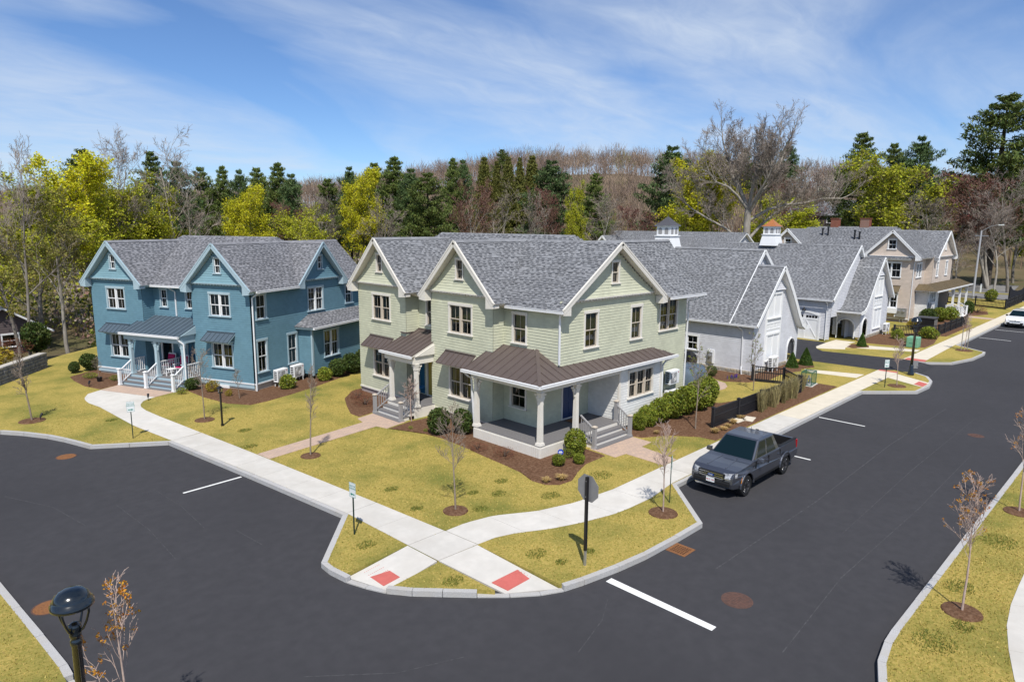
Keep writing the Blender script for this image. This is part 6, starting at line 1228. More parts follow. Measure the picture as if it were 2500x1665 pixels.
def build_suv():
    t = thing('white_suv', 'white compact SUV parked at the kerb at the right edge', 'car', (81.6,11.75,0.0)); fx_, rx_ = .88, 3.5
    W = lambda x, z: (0.74+0.17*sstep(0,0.6,x)-0.06*sstep(4.1,4.55,x))-0.05*sstep(0.8,1.05,z)
    low = [(0.12,0.30)]+arch(fx_,.36,.42)+arch(rx_,.36,.42)+[(4.45,.36),(4.55,.6),(4.5,1.05),(3.0,1.08),(1.15,1.06),(.7,.99),(.25,.88),(.06,.74),(.02,.5),(.05,.34)]
    bevel(extrude_side(low, W).build('body', M_CARWHITE, t),.05,3)
    mb = MB(); mb.add([(1.05,-.80,1.03),(4.45,-.80,1.03),(4.45,.80,1.03),(1.05,.80,1.03),(1.95,-.60,1.62),(4.0,-.60,1.62),(4.0,.60,1.62),(1.95,.60,1.62)],[(0,1,5,4),(1,2,6,5),(2,3,7,6),(3,0,4,7),(4,5,6,7)]); bevel(mb.build('cabin', M_CARWHITE, t),.06,3)
    def qg(name,P,off=.006):
        P = [Vector(p) for p in P]; nr = (P[1]-P[0]).cross(P[3]-P[0]).normalized(); m2 = MB(); m2.slab([tuple(p+nr*off) for p in P],.004); m2.build(name, M_CARGLASS, t)
    f = lambda u, y: (1.05+.9*u, y*(.80-.2*u), 1.03+.59*u); qg('windscreen',[f(.08,.93),f(.08,-.93),f(.93,-.92),f(.93,.92)])
    for s in (-1,1):
        sp = lambda k, u, s=s: ((1.05+.9*u)+k*((4.45-.45*u)-(1.05+.9*u)), s*(.80-.2*u), 1.03+.59*u)
        for k0,k1 in ((.14,.42),(.46,.72),(.75,.92)):
            q = [sp(k0,.1),sp(k1,.1),sp(k1-.02,.86),sp(k0-.02,.86)]; qg('side_window', q if s < 0 else [q[1],q[0],q[3],q[2]])
        mb = MB(); mb.box(1.35,1.5,s*.92-.1,s*.92+.1,1.03,1.17); bevel(mb.build('wing_mirror', M_PLAST, t),.03); mb = MB(); mb.add([(.06,s*.42,.70),(.16,s*.66,.72),(.42,s*.80,.84),(.40,s*.78,.90),(.15,s*.62,.80),(.07,s*.42,.75)],[(0,1,4,5),(1,2,3,4)] if s > 0 else [(5,4,1,0),(4,3,2,1)]); o = mb.build('headlight', M_LENS, t); o.location = (-.03,s*.02,.01)
        for cx in (fx_,rx_): wheel(t,cx,s*.78,r=.34,w=.22,out=s,spokes=5)
        mb = MB(); mb.box(.0,.1,s*.55-.12,s*.55+.12,.42,.55); mb.build('fog_recess', M_PLAST, t)
    mb = MB(); mb.box(.0,.05,-.42,.42,.66,.70); mb.build('grille', M_PLAST, t); mb = MB(); mb.box(-.03,.04,-.6,.6,.32,.46); mb.build('lower_intake', M_PLAST, t); mb = MB(); mb.box(-.03,0,-.16,.16,.47,.60); mb.build('licence_plate', M_SIGNW, t); mb = MB(); mb.lathe([(0,0),(.06,0),(.06,.01),(0,.012)],16); o = mb.build('badge', M_CHROME, t); o.rotation_euler = (0,R(-90),0); o.location = (-.0,0,.72)
build_suv()

# ------------------------------------------------------------------ vegetation
M_BARK = mat('grey_bark', (0.15,0.13,0.11), (0.23,0.21,0.185), scale=5, rough=0.95, bump=0.5, bscale=12, stretch=(1,1,0.3)); M_BARKP = mat('pale_bark', (0.34,0.31,0.27), (0.22,0.20,0.17), scale=4, rough=0.95, stretch=(1,1,0.3)); M_BARKD = mat('dark_bark', (0.06,0.048,0.04), (0.09,0.075,0.06), scale=5, rough=0.95)
M_TWIG = mat('grey_twigs', (0.25,0.21,0.18), rough=0.95, island=0.3); M_TWIGR = mat('reddish_twigs', (0.19,0.115,0.09), rough=0.95, island=0.3); M_TWIGO = mat('olive_twigs', (0.18,0.15,0.075), rough=0.95, island=0.3)
L_YEL = leafmat('yellow_green_leaves', (0.40,0.42,0.03), 0.35, 0.02); L_YELB = leafmat('bright_yellow_leaves', (0.58,0.56,0.025), 0.3, 0.02); L_OLV = leafmat('olive_buds', (0.31,0.30,0.06), 0.4, 0.03); L_RED = leafmat('rusty_buds', (0.16,0.065,0.05), 0.4, 0.02)
L_PINE = leafmat('pine_needles', (0.125,0.165,0.040), 0.5, 0.03, tr=0.2); L_SPR = leafmat('spruce_needles', (0.15,0.155,0.034), 0.45, 0.03, tr=0.2); L_PINEB = leafmat('bluish_pine_needles', (0.098,0.150,0.052), 0.45, 0.03, tr=0.2)
L_BOX = leafmat('shrub_leaves', (0.20,0.235,0.03), 0.5, 0.03); L_DARK = leafmat('dark_shrub_leaves', (0.075,0.11,0.025), 0.5, 0.03); L_LIGHT = leafmat('light_shrub_leaves', (0.23,0.27,0.035), 0.45, 0.03); L_GOLD = leafmat('golden_shrub_leaves', (0.34,0.26,0.03), 0.4, 0.02)
L_ORANGE = leafmat('orange_buds', (0.55,0.25,0.03), 0.4, 0.02); L_STRAW = leafmat('straw_blades', (0.58,0.42,0.18), 0.3, 0.01); L_REED = leafmat('reed_stems', (0.34,0.29,0.14), 0.4, 0.02); L_RUSSET = leafmat('russet_twigs', (0.21,0.085,0.05), 0.4, 0.02)
def rvec(rg):
    while True:
        v = Vector((rg.uniform(-1,1), rg.uniform(-1,1), rg.uniform(-1,1)))
        if 0.05 < v.length < 1: return v.normalized()
def leafquad(mb, p, s, rg, mi=0, up=0.0, asp=0.7):
    a = rvec(rg); b = rvec(rg); b = (b-a*b.dot(a)).normalized(); a = a*s*0.5; b = b*s*0.5*asp
    if up: a.z = abs(a.z)+up*s
    o = len(mb.v); mb.v += [tuple(p-a), tuple(p+b), tuple(p+a), tuple(p-b)]; mb.f.append([o,o+1,o+2,o+3]); mb.mi.append(mi); mb.uv.append(None)
def grow(rg, p, d, L, r, lvl, P, segs):
    """one branch as a wandering line, children along it; segs collects (points, radii, level)"""
    n = P['seg'][lvl]; pts = [p.copy()]; rad = [r]; q = p.copy(); d = d.normalized()
    for i in range(n):
        d = (d+rvec(rg)*P['wob'][lvl]+Vector((0,0,P['up'][lvl]))).normalized(); q = q+d*L/n; pts.append(q.copy()); rad.append(r*(1-(1-P['tip'])*(i+1)/n))
    segs.append((pts, rad, lvl))
    if lvl >= P['lv']: return
    k = P['kids'][lvl]; k = k if isinstance(k, int) else rg.randint(*k)
    for i in range(k):
        t = P['t0'][lvl]+(1-P['t0'][lvl])*(i+rg.random()*0.8)/k; t = min(t, 0.98); j = min(int(t*n), n-1); a = pts[j].lerp(pts[j+1], t*n-j); dd = (pts[j+1]-pts[j]).normalized()
        sd = rvec(rg); sd = (sd-dd*sd.dot(dd)).normalized(); ang = R(rg.uniform(*P['ang'][lvl])); nd = dd*math.cos(ang)+sd*math.sin(ang)
        ln = L*rg.uniform(*P['len'][lvl])*(1-P['tl'][lvl]*t); grow(rg, a, nd, ln, max(r*(1-(1-P['tip'])*t)*P['rr'][lvl], 0.008), lvl+1, P, segs)
BARE = dict(lv=4, seg=[9,6,4,3,2], wob=[.10,.18,.22,.25,.25], up=[.05,.10,.08,.05,.03], tip=.25, kids=[(10,12),(6,7),(5,6),(4,5)], t0=[.36,.25,.2,.15], ang=[(28,55),(30,60),(25,60),(25,60)], len=[(.42,.60),(.40,.62),(.40,.65),(.45,.75)], tl=[.45,.3,.3,.2], rr=[.5,.5,.5,.55])
def tree_meshes(name, seed, Hn, P, bark, twig, leaf=None, nleaf=0, lsize=0.2, r0=None, lean=(0,0), fork=0, spread=0.35):
    rg = random.Random(seed); segs = []; r0 = r0 or Hn*0.014
    d = Vector((lean[0],lean[1],1)); grow(rg, Vector((0,0,-0.3)), d, Hn*0.86, r0, 0, P, segs)
    for i in range(fork): grow(rg, Vector((rg.uniform(-.3,.3),rg.uniform(-.3,.3),-0.3)), d+Vector((rg.uniform(-.25,.25),rg.uniform(-.25,.25),0)), Hn*rg.uniform(.7,.85), r0*.8, 0, P, segs)
    tk, cr = MB(), MB(); tips = []
    for pts, rad, lv in segs:
        if lv <= 1: tk.tube(pts, rad, 7 if lv == 0 else 5, cap=False)
        else: cr.tube(pts, [max(x, 0.017 if lv < 4 else 0.013) for x in rad], 3, cap=False)
        if lv >= P['lv']-1: tips += pts[1:]
    if leaf:
        for i in range(nleaf): p = rg.choice(tips)+rvec(rg)*rg.random()*spread; leafquad(cr, p, lsize*rg.uniform(.6,1.3), rg, 1)
    zs = [v[2] for v in cr.v]; rs = sorted(math.hypot(v[0],v[1]) for v in cr.v)
    return dict(tk=tk.mesh(name+'_trunk', bark, smooth=True), cr=cr.mesh(name+'_crown', [twig, leaf] if leaf else [twig]), h=sorted(zs)[int(len(zs)*.985)], w=2*rs[int(len(rs)*.93)])
def pine_meshes(name, seed, Hn, leaf, shape='pine', w=0.34):
    rg = random.Random(seed); tk, cr = MB(), MB(); tk.tube([(0,0,-.3),(rg.uniform(-.2,.2),rg.uniform(-.2,.2),Hn*.5),(0,0,Hn*.97)], [Hn*.016,Hn*.011,.03], 7, cap=False)
    z = Hn*(.22 if shape == 'pine' else .10)
    while z < Hn*.985:
        t = z/Hn; prof = ((1-t)**.62 if t < .88 else (1-t)**.9*1.75) if shape == 'pine' else (1-t)**.9; 
        if shape == 'pine': prof *= min(1, .55+t*1.1)*rg.uniform(.72,1.15)
        Lb = Hn*w*.5*prof+.12; nb = 5 if shape == 'pine' else 7; a0 = rg.random()*6.28
        for i in range(nb):
            if shape == 'pine' and rg.random() < .12: continue
            a = a0+2*math.pi*(i+rg.uniform(-.25,.25))/nb; ln = Lb*rg.uniform(.7,1.12); rise = (rg.uniform(.05,.30) if shape == 'pine' else rg.uniform(-.25,.0))
            P0 = Vector((0,0,z)); d = Vector((math.cos(a),math.sin(a),rise)); P1 = P0+d*ln*.6; P2 = P0+d*ln+Vector((0,0,ln*(.18 if shape == 'pine' else .06)))
            tk.tube([P0,P1,P2],[.05+ln*.008,.03,.012],3,cap=False); nt = int(9+ln*11)
            for k in range(nt):
                s = .22+.78*(k+rg.random())/nt; c = P0.lerp(P1, s/.6) if s < .6 else P1.lerp(P2,(s-.6)/.4); side = Vector((-math.sin(a),math.cos(a),0)); c = c+side*rg.uniform(-1,1)*ln*.30*(1-s*.45)+Vector((0,0,rg.uniform(-.05,.30)*(1 if shape == 'pine' else .5)))
                for m in range(8): leafquad(cr, c+rvec(rg)*(.26 if t < .9 else .15), rg.uniform(.20,.45), rg, 0, up=.15, asp=.28)
        z += Hn*(.040 if shape == 'pine' else .030)*rg.uniform(.8,1.2)
    rs = sorted(math.hypot(v[0],v[1]) for v in cr.v)
    return dict(tk=tk.mesh(name+'_trunk', M_BARKD, smooth=True), cr=cr.mesh(name+'_crown', leaf), h=Hn, w=2*rs[int(len(rs)*.95)])
PR = {}
PR['bareA'] = tree_meshes('bareA', 1, 16, BARE, M_BARK, M_TWIG); PR['bareB'] = tree_meshes('bareB', 7, 17, BARE, M_BARKP, M_TWIG, lean=(.05,.02)); PR['bareC'] = tree_meshes('bareC', 9, 18, dict(BARE, kids=[(6,8),(5,6),(4,5),(3,4)]), M_BARKP, M_TWIG, fork=1)
PR['redA'] = tree_meshes('redA', 3, 13, BARE, M_BARK, M_TWIGR, L_RED, 2600, .16); PR['redB'] = tree_meshes('redB', 4, 13, dict(BARE, kids=[(6,8),(5,6),(4,5),(3,4)]), M_BARKP, M_TWIGR, L_RED, 2600, .15, fork=2)
PR['budA'] = tree_meshes('budA', 5, 14, BARE, M_BARKP, M_TWIGO, L_OLV, 4200, .20, lean=(-.12,.05)); PR['budB'] = tree_meshes('budB', 6, 13, BARE, M_BARK, M_TWIGO, L_OLV, 6500, .22)
YP = dict(BARE, t0=[.22,.2,.2,.15], kids=[(10,12),(6,7),(4,6),(3,4)])
PR['yelA'] = tree_meshes('yelA', 21, 12, YP, M_BARK, M_TWIGO, L_YEL, 17000, .18, spread=.6); PR['yelB'] = tree_meshes('yelB', 22, 13, YP, M_BARK, M_TWIGO, L_YELB, 20000, .18, spread=.6); PR['yelC'] = tree_meshes('yelC', 23, 12, YP, M_BARK, M_TWIGO, L_YEL, 15000, .18, fork=1, spread=.6)
for k, sd, hh, lf, ww in (('pineA',31,19,L_PINE,.50),('pineB',32,20,L_PINE,.46),('pineC',33,18,L_PINEB,.54)): PR[k] = pine_meshes(k, sd, hh, lf, 'pine', ww)
for k, sd in (('spruceA',41),('spruceB',42)): PR[k] = pine_meshes(k, sd, 17, L_SPR, 'spruce', .36)
OAK = dict(lv=5, seg=[5,8,6,4,3,2], wob=[.05,.14,.20,.24,.25,.25], up=[.02,.10,.09,.07,.04,.02], tip=.30, kids=[8,(8,10),(5,6),(4,5),(3,4)], t0=[.45,.30,.22,.18,.15], ang=[(32,68),(28,55),(25,55),(25,55),(25,60)], len=[(1.2,1.6),(.40,.58),(.42,.60),(.45,.65),(.5,.8)], tl=[.10,.25,.3,.25,.2], rr=[.72,.52,.5,.5,.55])
def oak():
    """spreading oak: main limbs laid out by hand in the plane facing the street, finer growth added along them"""
    rg = random.Random(77); segs = []; tk, cr = MB(), MB()
    TP = dict(lv=3, seg=[5,4,3,2], wob=[.16,.2,.22,.25], up=[.13,.10,.07,.03], tip=.25, kids=[(6,8),(5,6),(4,5)], t0=[.2,.15,.1], ang=[(22,50),(22,50),(22,55)], len=[(.40,.60),(.42,.62),(.5,.8)], tl=[.35,.3,.2], rr=[.5,.5,.6])
    trunk = [((0,0,-.3),.85),((.05,0,4),.62),((0,0,8),.55),((-.02,0,10.5),.50),((0,0,12.6),.46)]; tk.tube([p for p, r_ in trunk], [r_ for p, r_ in trunk], 10, cap=False)
    limbs = [([(-.1,0,7.7),(-1.2,.3,8.4),(-3.0,.8,9.9),(-5.5,1.0,11.2),(-8,1.2,12.7),(-10.3,1.0,14.6)],.24), ([(-.1,0,12.6),(-1.9,-.6,14.6),(-3.5,-1.2,15.8),(-5.5,-1.6,16.5),(-6.6,-1.8,18)],.22),
             ([(0,0,12.6),(-1.2,.5,15.5),(-2.4,1.2,17.8),(-2.6,1.5,19.6),(-3.5,1.8,21.8)],.34), ([(.1,0,12.6),(.3,-.8,16.5),(.5,-1.4,18.6),(1.6,-2.0,21.3)],.28), ([(.2,0,12.4),(1.8,.6,15),(3.2,1.0,16.4),(4.5,1.4,18.6),(5.4,1.6,21.2)],.36),
             ([(.3,0,11),(2.7,-.8,12.6),(5,-1.4,13.3),(7.2,-1.8,13.5),(10,-2.0,14.2),(12.5,-2.2,14.2)],.26), ([(.3,0,8.2),(2.2,.8,10.2),(4.5,1.5,12.1),(6.7,2.0,13.3),(8.5,2.2,15)],.26), ([(0,.1,12.3),(-.4,2.2,15),(-.6,3.8,17.5),(-.4,4.6,20.2)],.26), ([(0,-.1,12.3),(.6,-2.2,14.8),(1.2,-4.0,17),(1.8,-5,19.5)],.26)]
    for pts, r_ in limbs:
        n = len(pts); tk.tube(pts, [r_*(1-.62*i/(n-1)) for i in range(n)], 6, cap=False); P = [Vector(p) for p in pts]
        for i in range(13):
            t = .22+.78*(i+rg.random())/13; t = min(t,.999); j = int(t*(n-1)); p = P[j].lerp(P[j+1], t*(n-1)-j); d = (P[j+1]-P[j]).normalized(); sd = rvec(rg); sd = (sd-d*sd.dot(d)).normalized(); nd = d*.55+sd*.7+Vector((0,0,.45))
            grow(rg, p, nd, rg.uniform(3.0,5.6)*(1.1-.25*t), r_*.34*(1-.5*t), 0, TP, segs)
        grow(rg, P[-1], P[-1]-P[-2]+Vector((0,0,.5)), rg.uniform(4.0,5.5), r_*.36, 0, TP, segs)
    for pts, rad, lv in segs: (tk if lv == 0 else cr).tube(pts, [max(x,.016) for x in rad], 4 if lv == 0 else 3, cap=False)
    return dict(tk=tk.mesh('oak_trunk', M_BARKP, smooth=True), cr=cr.mesh('oak_crown', M_TWIG), h=26.0, w=20.0)
PR['oak'] = oak()
NAMES = {'bare':'bare_tree','red':'budding_tree','bud':'budding_tree','yel':'maple_tree','pin':'pine_tree','spr':'spruce_tree','oak':'oak_tree'}
def plant_tree(kind, x, y, h, w, label, cat='tree', group=None, rz=None, name=None, z=None, wf=1.2):
    p = PR[kind]; s = h/p['h']; sx = max(s*.55, min(s*1.6, w*wf/p['w'])); nm = name or next(v for k, v in NAMES.items() if kind.startswith(k))
    t = thing(nm, label, cat, (x,y,ground_z(x,y) if z is None else z), random.uniform(0,6.28) if rz is None else rz, group); t.scale = (sx,sx,s)
    link('trunk', p['tk'], t); link('crown', p['cr'], t); return t
WOOD = [
('bareA',9.9,59.2,15.2,4.7,'tall bare grey tree at the left picture edge above the brown cottage'),
('budA',12.8,61.7,12.2,5.7,'leaning pale barked tree with olive buds close to the left end of the blue house'),
('bareB',22.9,82.9,18.6,5.9,'tall bare tree rising above the left gable of the blue house'),
('bareC',29.3,83.0,19.7,6.3,'tallest bare twin stemmed tree above the middle of the blue house roof'),
('budB',10.9,69.1,12.4,6.3,'olive budding tree at the far left edge'),
('yelA',14.0,76.7,14.1,8.0,'yellow green tree low behind the bare tree at the left edge'),
('yelB',19.8,81.6,16.0,9.6,'broad yellow green maple rising left of the blue house roof'),
('yelC',23.6,82.7,14.0,7.7,'yellow green maple directly behind the left gable of the blue house'),
('yelA',27.4,83.6,12.5,6.3,'low yellow tree behind the middle gable of the blue house'),
('pineA',27.9,114.7,20.2,6.7,'dark pine top showing over the yellow green maple at left'),
('pineB',34.4,106.6,19.4,6.0,'dark pine between the two tall bare trees above the blue house'),
('pineC',35.4,99.9,18.1,6.0,'dark pine behind the twin stemmed bare tree'),
('pineA',41.8,108.2,18.2,5.2,'narrow pine just right of the twin stemmed bare tree'),
('pineB',45.4,108.9,18.2,5.1,'pine above the right gable of the blue house, left of the yellow maple'),
('pineC',45.3,102.4,17.7,4.4,'pine standing right behind the small bright yellow maple'),
('pineA',47.5,101.4,18.1,5.6,'pine right of the small bright yellow maple'),
('pineB',48.4,96.6,18.2,6.2,'tallest broad pine above the right end of the blue house'),
('pineC',48.2,92.2,16.8,4.7,'short pine at the right end of the pine row over the blue house'),
('yelB',37.6,86.1,13.9,6.3,'small bright yellow maple behind the middle of the blue house roof'),
('yelC',44.2,80.7,11.2,6.9,'low yellow budding tree behind the right end of the blue house'),
('redA',45.2,86.9,12.2,5.6,'brownish red bare tree behind the right gable of the blue house'),
('bareB',49.9,86.7,13.6,6.9,'brown bare tree in the gap between the two front houses'),
('pineA',62.7,107.0,17.5,6.0,'olive pine above the gap between the two front houses'),
('yelB',63.4,99.5,18.0,8.1,'bright yellow crowned tree above the gap between the front houses'),
('bareA',54.2,80.4,13.4,6.7,'pale bare tree behind the left gable of the sage house'),
('pineC',71.1,113.6,20.4,5.3,'far pine top left of the bright yellow crown in the middle'),
('pineA',71.5,106.2,20.7,7.3,'broad pine right of the bright yellow crown in the middle'),
('pineB',72.1,100.9,21.0,8.6,'tallest dark pine above the left gable of the sage house'),
('pineC',72.0,96.0,19.2,6.0,'dark pine on the right flank of the tall central pine group'),
('pineA',69.3,88.0,18.0,7.4,'low spreading pine above the second gable of the sage house'),
('pineB',107.3,126.7,24.3,6.6,'small far pine on the left foot of the hill'),
('pineC',111.8,128.1,24.5,6.1,'second small far pine on the left foot of the hill'),
('redB',68.9,77.9,16.1,7.2,'reddish bare birch group above the second gable of the sage house'),
('spruceA',103.3,111.5,24.5,5.7,'leftmost narrow spruce in front of the wooded hill'),
('spruceB',105.3,109.6,23.5,4.4,'second narrow spruce from the left before the hill'),
('spruceA',105.7,106.5,24.4,5.2,'third narrow spruce from the left before the hill'),
('spruceB',111.7,108.9,24.6,4.3,'slim dark spruce fourth in the row before the hill'),
('spruceA',109.2,102.8,24.7,6.1,'tallest rightmost spruce of the row before the hill'),
('pineC',104.5,93.2,22.7,10.5,'broad bluish pine right of the spruce row'),
('pineA',182.9,187.6,17.7,9.7,'lone pine top on the crest of the hill'),
('bareC',73.6,76.2,15.4,6.0,'bare pale trunked tree behind the middle of the sage house roof'),
('bareA',74.6,71.0,14.2,5.3,'thin bare tree behind the sage house roof peak'),
('redA',78.3,71.4,15.1,5.4,'brown bare tree behind the sage house roof, right of the peak'),
('yelA',84.8,70.1,15.3,3.2,'slim yellow green tree above the right gable of the sage house'),
('pineB',105.5,82.7,19.3,7.2,'low pine right of the slim yellow green tree'),
('bareB',81.0,61.9,14.2,5.8,'pale barked bare tree above the right gable of the sage house'),
('redA',95.6,65.7,12.7,8.4,'rusty budding tree left of the dark cupola'),
('pineC',116.9,73.4,25.1,10.6,'big layered pine above the dark cupola'),
('yelB',100.5,53.8,20.0,12.0,'large bright yellow maple left of the giant bare oak'),
('yelC',96.7,56.5,14.5,6.4,'lower yellow tree right behind the dark cupola'),
('yelA',109.9,48.2,14.1,11.5,'yellow green trees right of the giant oak trunk'),
('oak',93.4,45.8,24.8,19.3,'giant bare spreading oak behind the carriage houses'),
('pineA',207.5,103.8,22.8,6.4,'small far pine behind the left half of the giant oak'),
('spruceB',210.4,97.9,23.5,6.4,'small far pine behind the middle of the giant oak'),
('pineC',205.5,89.2,25.5,8.1,'small far pine behind the right half of the giant oak'),
('redB',140.9,57.0,19.7,11.9,'brown bare tree right of the giant oak'),
('bareC',161.0,60.6,22.4,12.4,'far bare tree between the oak and the tall narrow pine'),
('pineB',134.6,45.1,26.3,9.8,'tall narrow layered pine above the tan house roof'),
('pineA',161.1,47.5,26.9,7.7,'greyish far pine right of the tall narrow pine'),
('pineC',156.7,41.3,27.8,9.3,'broad topped pine between the narrow pine and the giant pine'),
('yelC',126.9,36.3,20.7,12.3,'yellow green maple below the broad topped pine'),
('bareB',126.6,29.6,14.6,9.4,'bare tree behind the right gable of the tan house'),
('pineA',139.8,24.9,31.8,18.3,'giant dark pine at the upper right'),
('redA',129.1,27.7,18.4,11.9,'reddish brown bare tree under the giant pine'),
('redB',131.9,23.5,17.1,11.3,'reddish brown bare tree at right below the giant pine'),
('bareA',126.5,19.6,18.2,9.2,'bare tree at the right edge by the main road'),
('yelA',148.3,22.4,19.3,9.0,'yellow green tree at the right edge behind the giant pine'),
('bareC',119.4,25.3,8.9,4.4,'small pale bare tree beside the main road behind the tan porch'),
('bareB',122.3,20.6,13.1,6.7,'bare tree with a pale trunk beside the far black fence'),
]
for k, x, y, h, w_, lab in WOOD: plant_tree(k, x, y, h, w_, lab, group='trees of the wood behind the houses', rz=R(-45.2) if k == 'oak' else None, wf=1.0 if k == 'oak' else 1.2)

# the wooded hill and the brush under the trees: masses nobody could count
def far_wood():
    import numpy as np
    rn = np.random.default_rng(91); protos = []
    for k in range(8):     # a bare crown: short fine strokes, mostly rising, filling a dome
        n = 120; u = rn.normal(size=(n,3)); u /= np.linalg.norm(u,axis=1)[:,None]; r_ = rn.random(n)**.45; u[:,2] = np.abs(u[:,2])*1.0-.25*rn.random(n)
        p = np.stack([u[:,0]*r_*.30, u[:,1]*r_*.30, .48+u[:,2]*r_*.48],1); d = u*[.5,.5,.4]+[0,0,.75]+rn.normal(size=(n,3))*.25; d /= np.linalg.norm(d,axis=1)[:,None]; ln = rn.uniform(.08,.20,n)[:,None]
        sd = np.cross(d, rn.normal(size=(n,3))); sd /= np.linalg.norm(sd,axis=1)[:,None]; w2 = rn.uniform(.0016,.0052,n)[:,None]
        q = np.stack([p-sd*w2, p+sd*w2, p+d*ln+sd*w2*.6, p+d*ln-sd*w2*.6],1)
        tr = np.array([[[-.012,0,-.02],[.012,0,-.02],[.006,0,.6],[-.006,0,.6]],[[0,-.012,-.02],[0,.012,-.02],[0,.006,.6],[0,-.006,.6]]]); protos.append(np.concatenate([q,tr]))
    V, MI = [], []; rg = random.Random(92)
    for i in range(2700):
        az = R(rg.uniform(2,92)); r_ = rg.uniform(165,372); x, y = r_*math.cos(az), r_*math.sin(az); h = rg.uniform(9.5,14.5); a = rg.random()*6.28; q = protos[i % 8]; c, s_ = math.cos(a), math.sin(a)
        w = q @ np.array([[c,s_,0],[-s_,c,0],[0,0,1]]); V.append(w*h+[x,y,ground_z(x,y)]); MI.append(np.full(len(q), rg.choices([0,1,2,3],[4,3,3,.5])[0]))
    V = np.concatenate(V).reshape(-1,3); MI = np.concatenate(MI); nf = len(V)//4; me = bpy.data.meshes.new('hill_wood'); me.vertices.add(len(V)); me.vertices.foreach_set('co', V.ravel().astype('f')); me.loops.add(nf*4); me.loops.foreach_set('vertex_index', np.arange(nf*4,dtype='i')); me.polygons.add(nf); me.polygons.foreach_set('loop_start', np.arange(0,nf*4,4,dtype='i')); me.polygons.foreach_set('material_index', MI.astype('i'))
    for m in (mat('brown_twigs',(0.24,0.175,0.135),rough=0.95,island=0.3), mat('umber_twigs',(0.19,0.14,0.115),rough=0.95,island=0.3), mat('tan_twigs',(0.29,0.215,0.155),rough=0.95,island=0.3), L_OLV): me.materials.append(m)
    me.update(calc_edges=True); tag(link('hill_wood', me), 'bare brown wood covering the distant hill', 'wood', kind='stuff')
far_wood()
def brush():
    rg = random.Random(92); mb = MB()
    def clump(x, y, h, mi):
        z = ground_z(x,y)
        for i in range(34):
            a = rg.random()*6.28; rr = rg.random()**.6*h*.6; p = Vector((x+rr*math.cos(a), y+rr*math.sin(a), z+rg.random()*h))
            if mi in (0,1): d = Vector((rg.uniform(-.3,.3),rg.uniform(-.3,.3),1))*rg.uniform(.4,1.1); sd = d.cross(rvec(rg)).normalized()*.03; k = len(mb.v); mb.v += [tuple(p-sd),tuple(p+sd),tuple(p+d)]; mb.f.append([k,k+1,k+2]); mb.mi.append(mi); mb.uv.append(None)
            leafquad(mb, p, rg.uniform(.25,.55), rg, mi)
    for i in range(2600):
        u = rg.random(); az = R(rg.uniform(3,88)); r = rg.uniform(66,175); x, y = r*math.cos(az), r*math.sin(az)
        if y < 36 and x < 128: continue
        if x > 100 and y < 64 and x < 137-(y+40)*.09: continue
        if 118 < x < 205 and 17 < y < 36: continue
        if r < 95 and 16 < x < 60 and 35 < y < 62: continue
        if x > 72 and x < 93 and y < 64: continue
        if az > R(77) and r < 80: continue
        clump(x, y, rg.uniform(1.5,5.5), rg.choices([0,1,2,3,4],[3,1.2,4,2.6,1.6])[0])
    mb.build('undergrowth', [M_TWIG, M_TWIGR, L_OLV, L_YEL, L_DARK], kind='stuff', label='brown and olive undergrowth between the tree trunks', cat='undergrowth')
brush()

# ------------------------------------------------------------------ young street trees
YNG = dict(lv=3, seg=[7,4,3,2], wob=[.035,.14,.2,.2], up=[.03,.10,.08,.05], tip=.2, kids=[(15,17),(5,6),(3,4)], t0=[.40,.2,.15], ang=[(28,48),(25,50),(25,50)], len=[(.30,.42),(.38,.58),(.4,.7)], tl=[.55,.3,.2], rr=[.42,.5,.6])
def young(name, seed, Hn, P, bark, leaf=None, nleaf=0, ls=.05):
    rg = random.Random(seed); segs = []; grow(rg, Vector((0,0,0)), Vector((rg.uniform(-.03,.03),rg.uniform(-.03,.03),1)), Hn, Hn*.0105, 0, P, segs); tk, cr = MB(), MB(); tips = []
    for pts, rad, lv in segs:
        (tk if lv == 0 else cr).tube(pts, [max(x,.0055) for x in rad], 7 if lv == 0 else 4, cap=False)
        if lv >= P['lv']-1: tips.append(pts[-1]); tips.append(pts[len(pts)//2])
    if leaf:
        for i in range(nleaf):
            c = rg.choice(tips)
            for k in range(7): leafquad(cr, c+rvec(rg)*.045, ls*rg.uniform(.7,1.4), rg, 1)
    return dict(tk=tk.mesh(name+'_trunk', bark, smooth=True), cr=cr.mesh(name+'_crown', [bark, leaf] if leaf else [bark]), h=Hn, w=1)
M_YB = mat('young_bark', (0.21,0.165,0.125), (0.27,0.22,0.18), scale=6, rough=0.9); M_YBR = mat('reddish_young_bark', (0.36,0.26,0.22), (0.46,0.36,0.31), scale=6, rough=0.9)
PR['yngA'] = young('yngA', 51, 3.4, YNG, M_YB); PR['yngB'] = young('yngB', 52, 3.4, dict(YNG, ang=[(15,30),(20,40),(20,45)], len=[(.2,.3),(.35,.5),(.4,.6)]), M_YB); PR['yngC'] = young('yngC', 53, 3.0, dict(YNG, ang=[(20,35),(20,45),(20,45)]), M_YBR); PR['yngO'] = young('yngO', 54, 3.7, dict(YNG, t0=[.42,.25,.2], ang=[(20,45),(22,45),(22,45)], len=[(.36,.5),(.4,.6),(.4,.7)]), M_YBR, L_ORANGE, 85, .045)
PR['yngO2'] = young('yngO2', 57, 3.7, dict(YNG, kids=[(11,12),(3,4),(2,3)], t0=[.36,.25,.2], ang=[(12,34),(18,38),(22,45)], len=[(.36,.5),(.35,.5),(.4,.6)]), M_YBR, L_ORANGE, 80, .05)
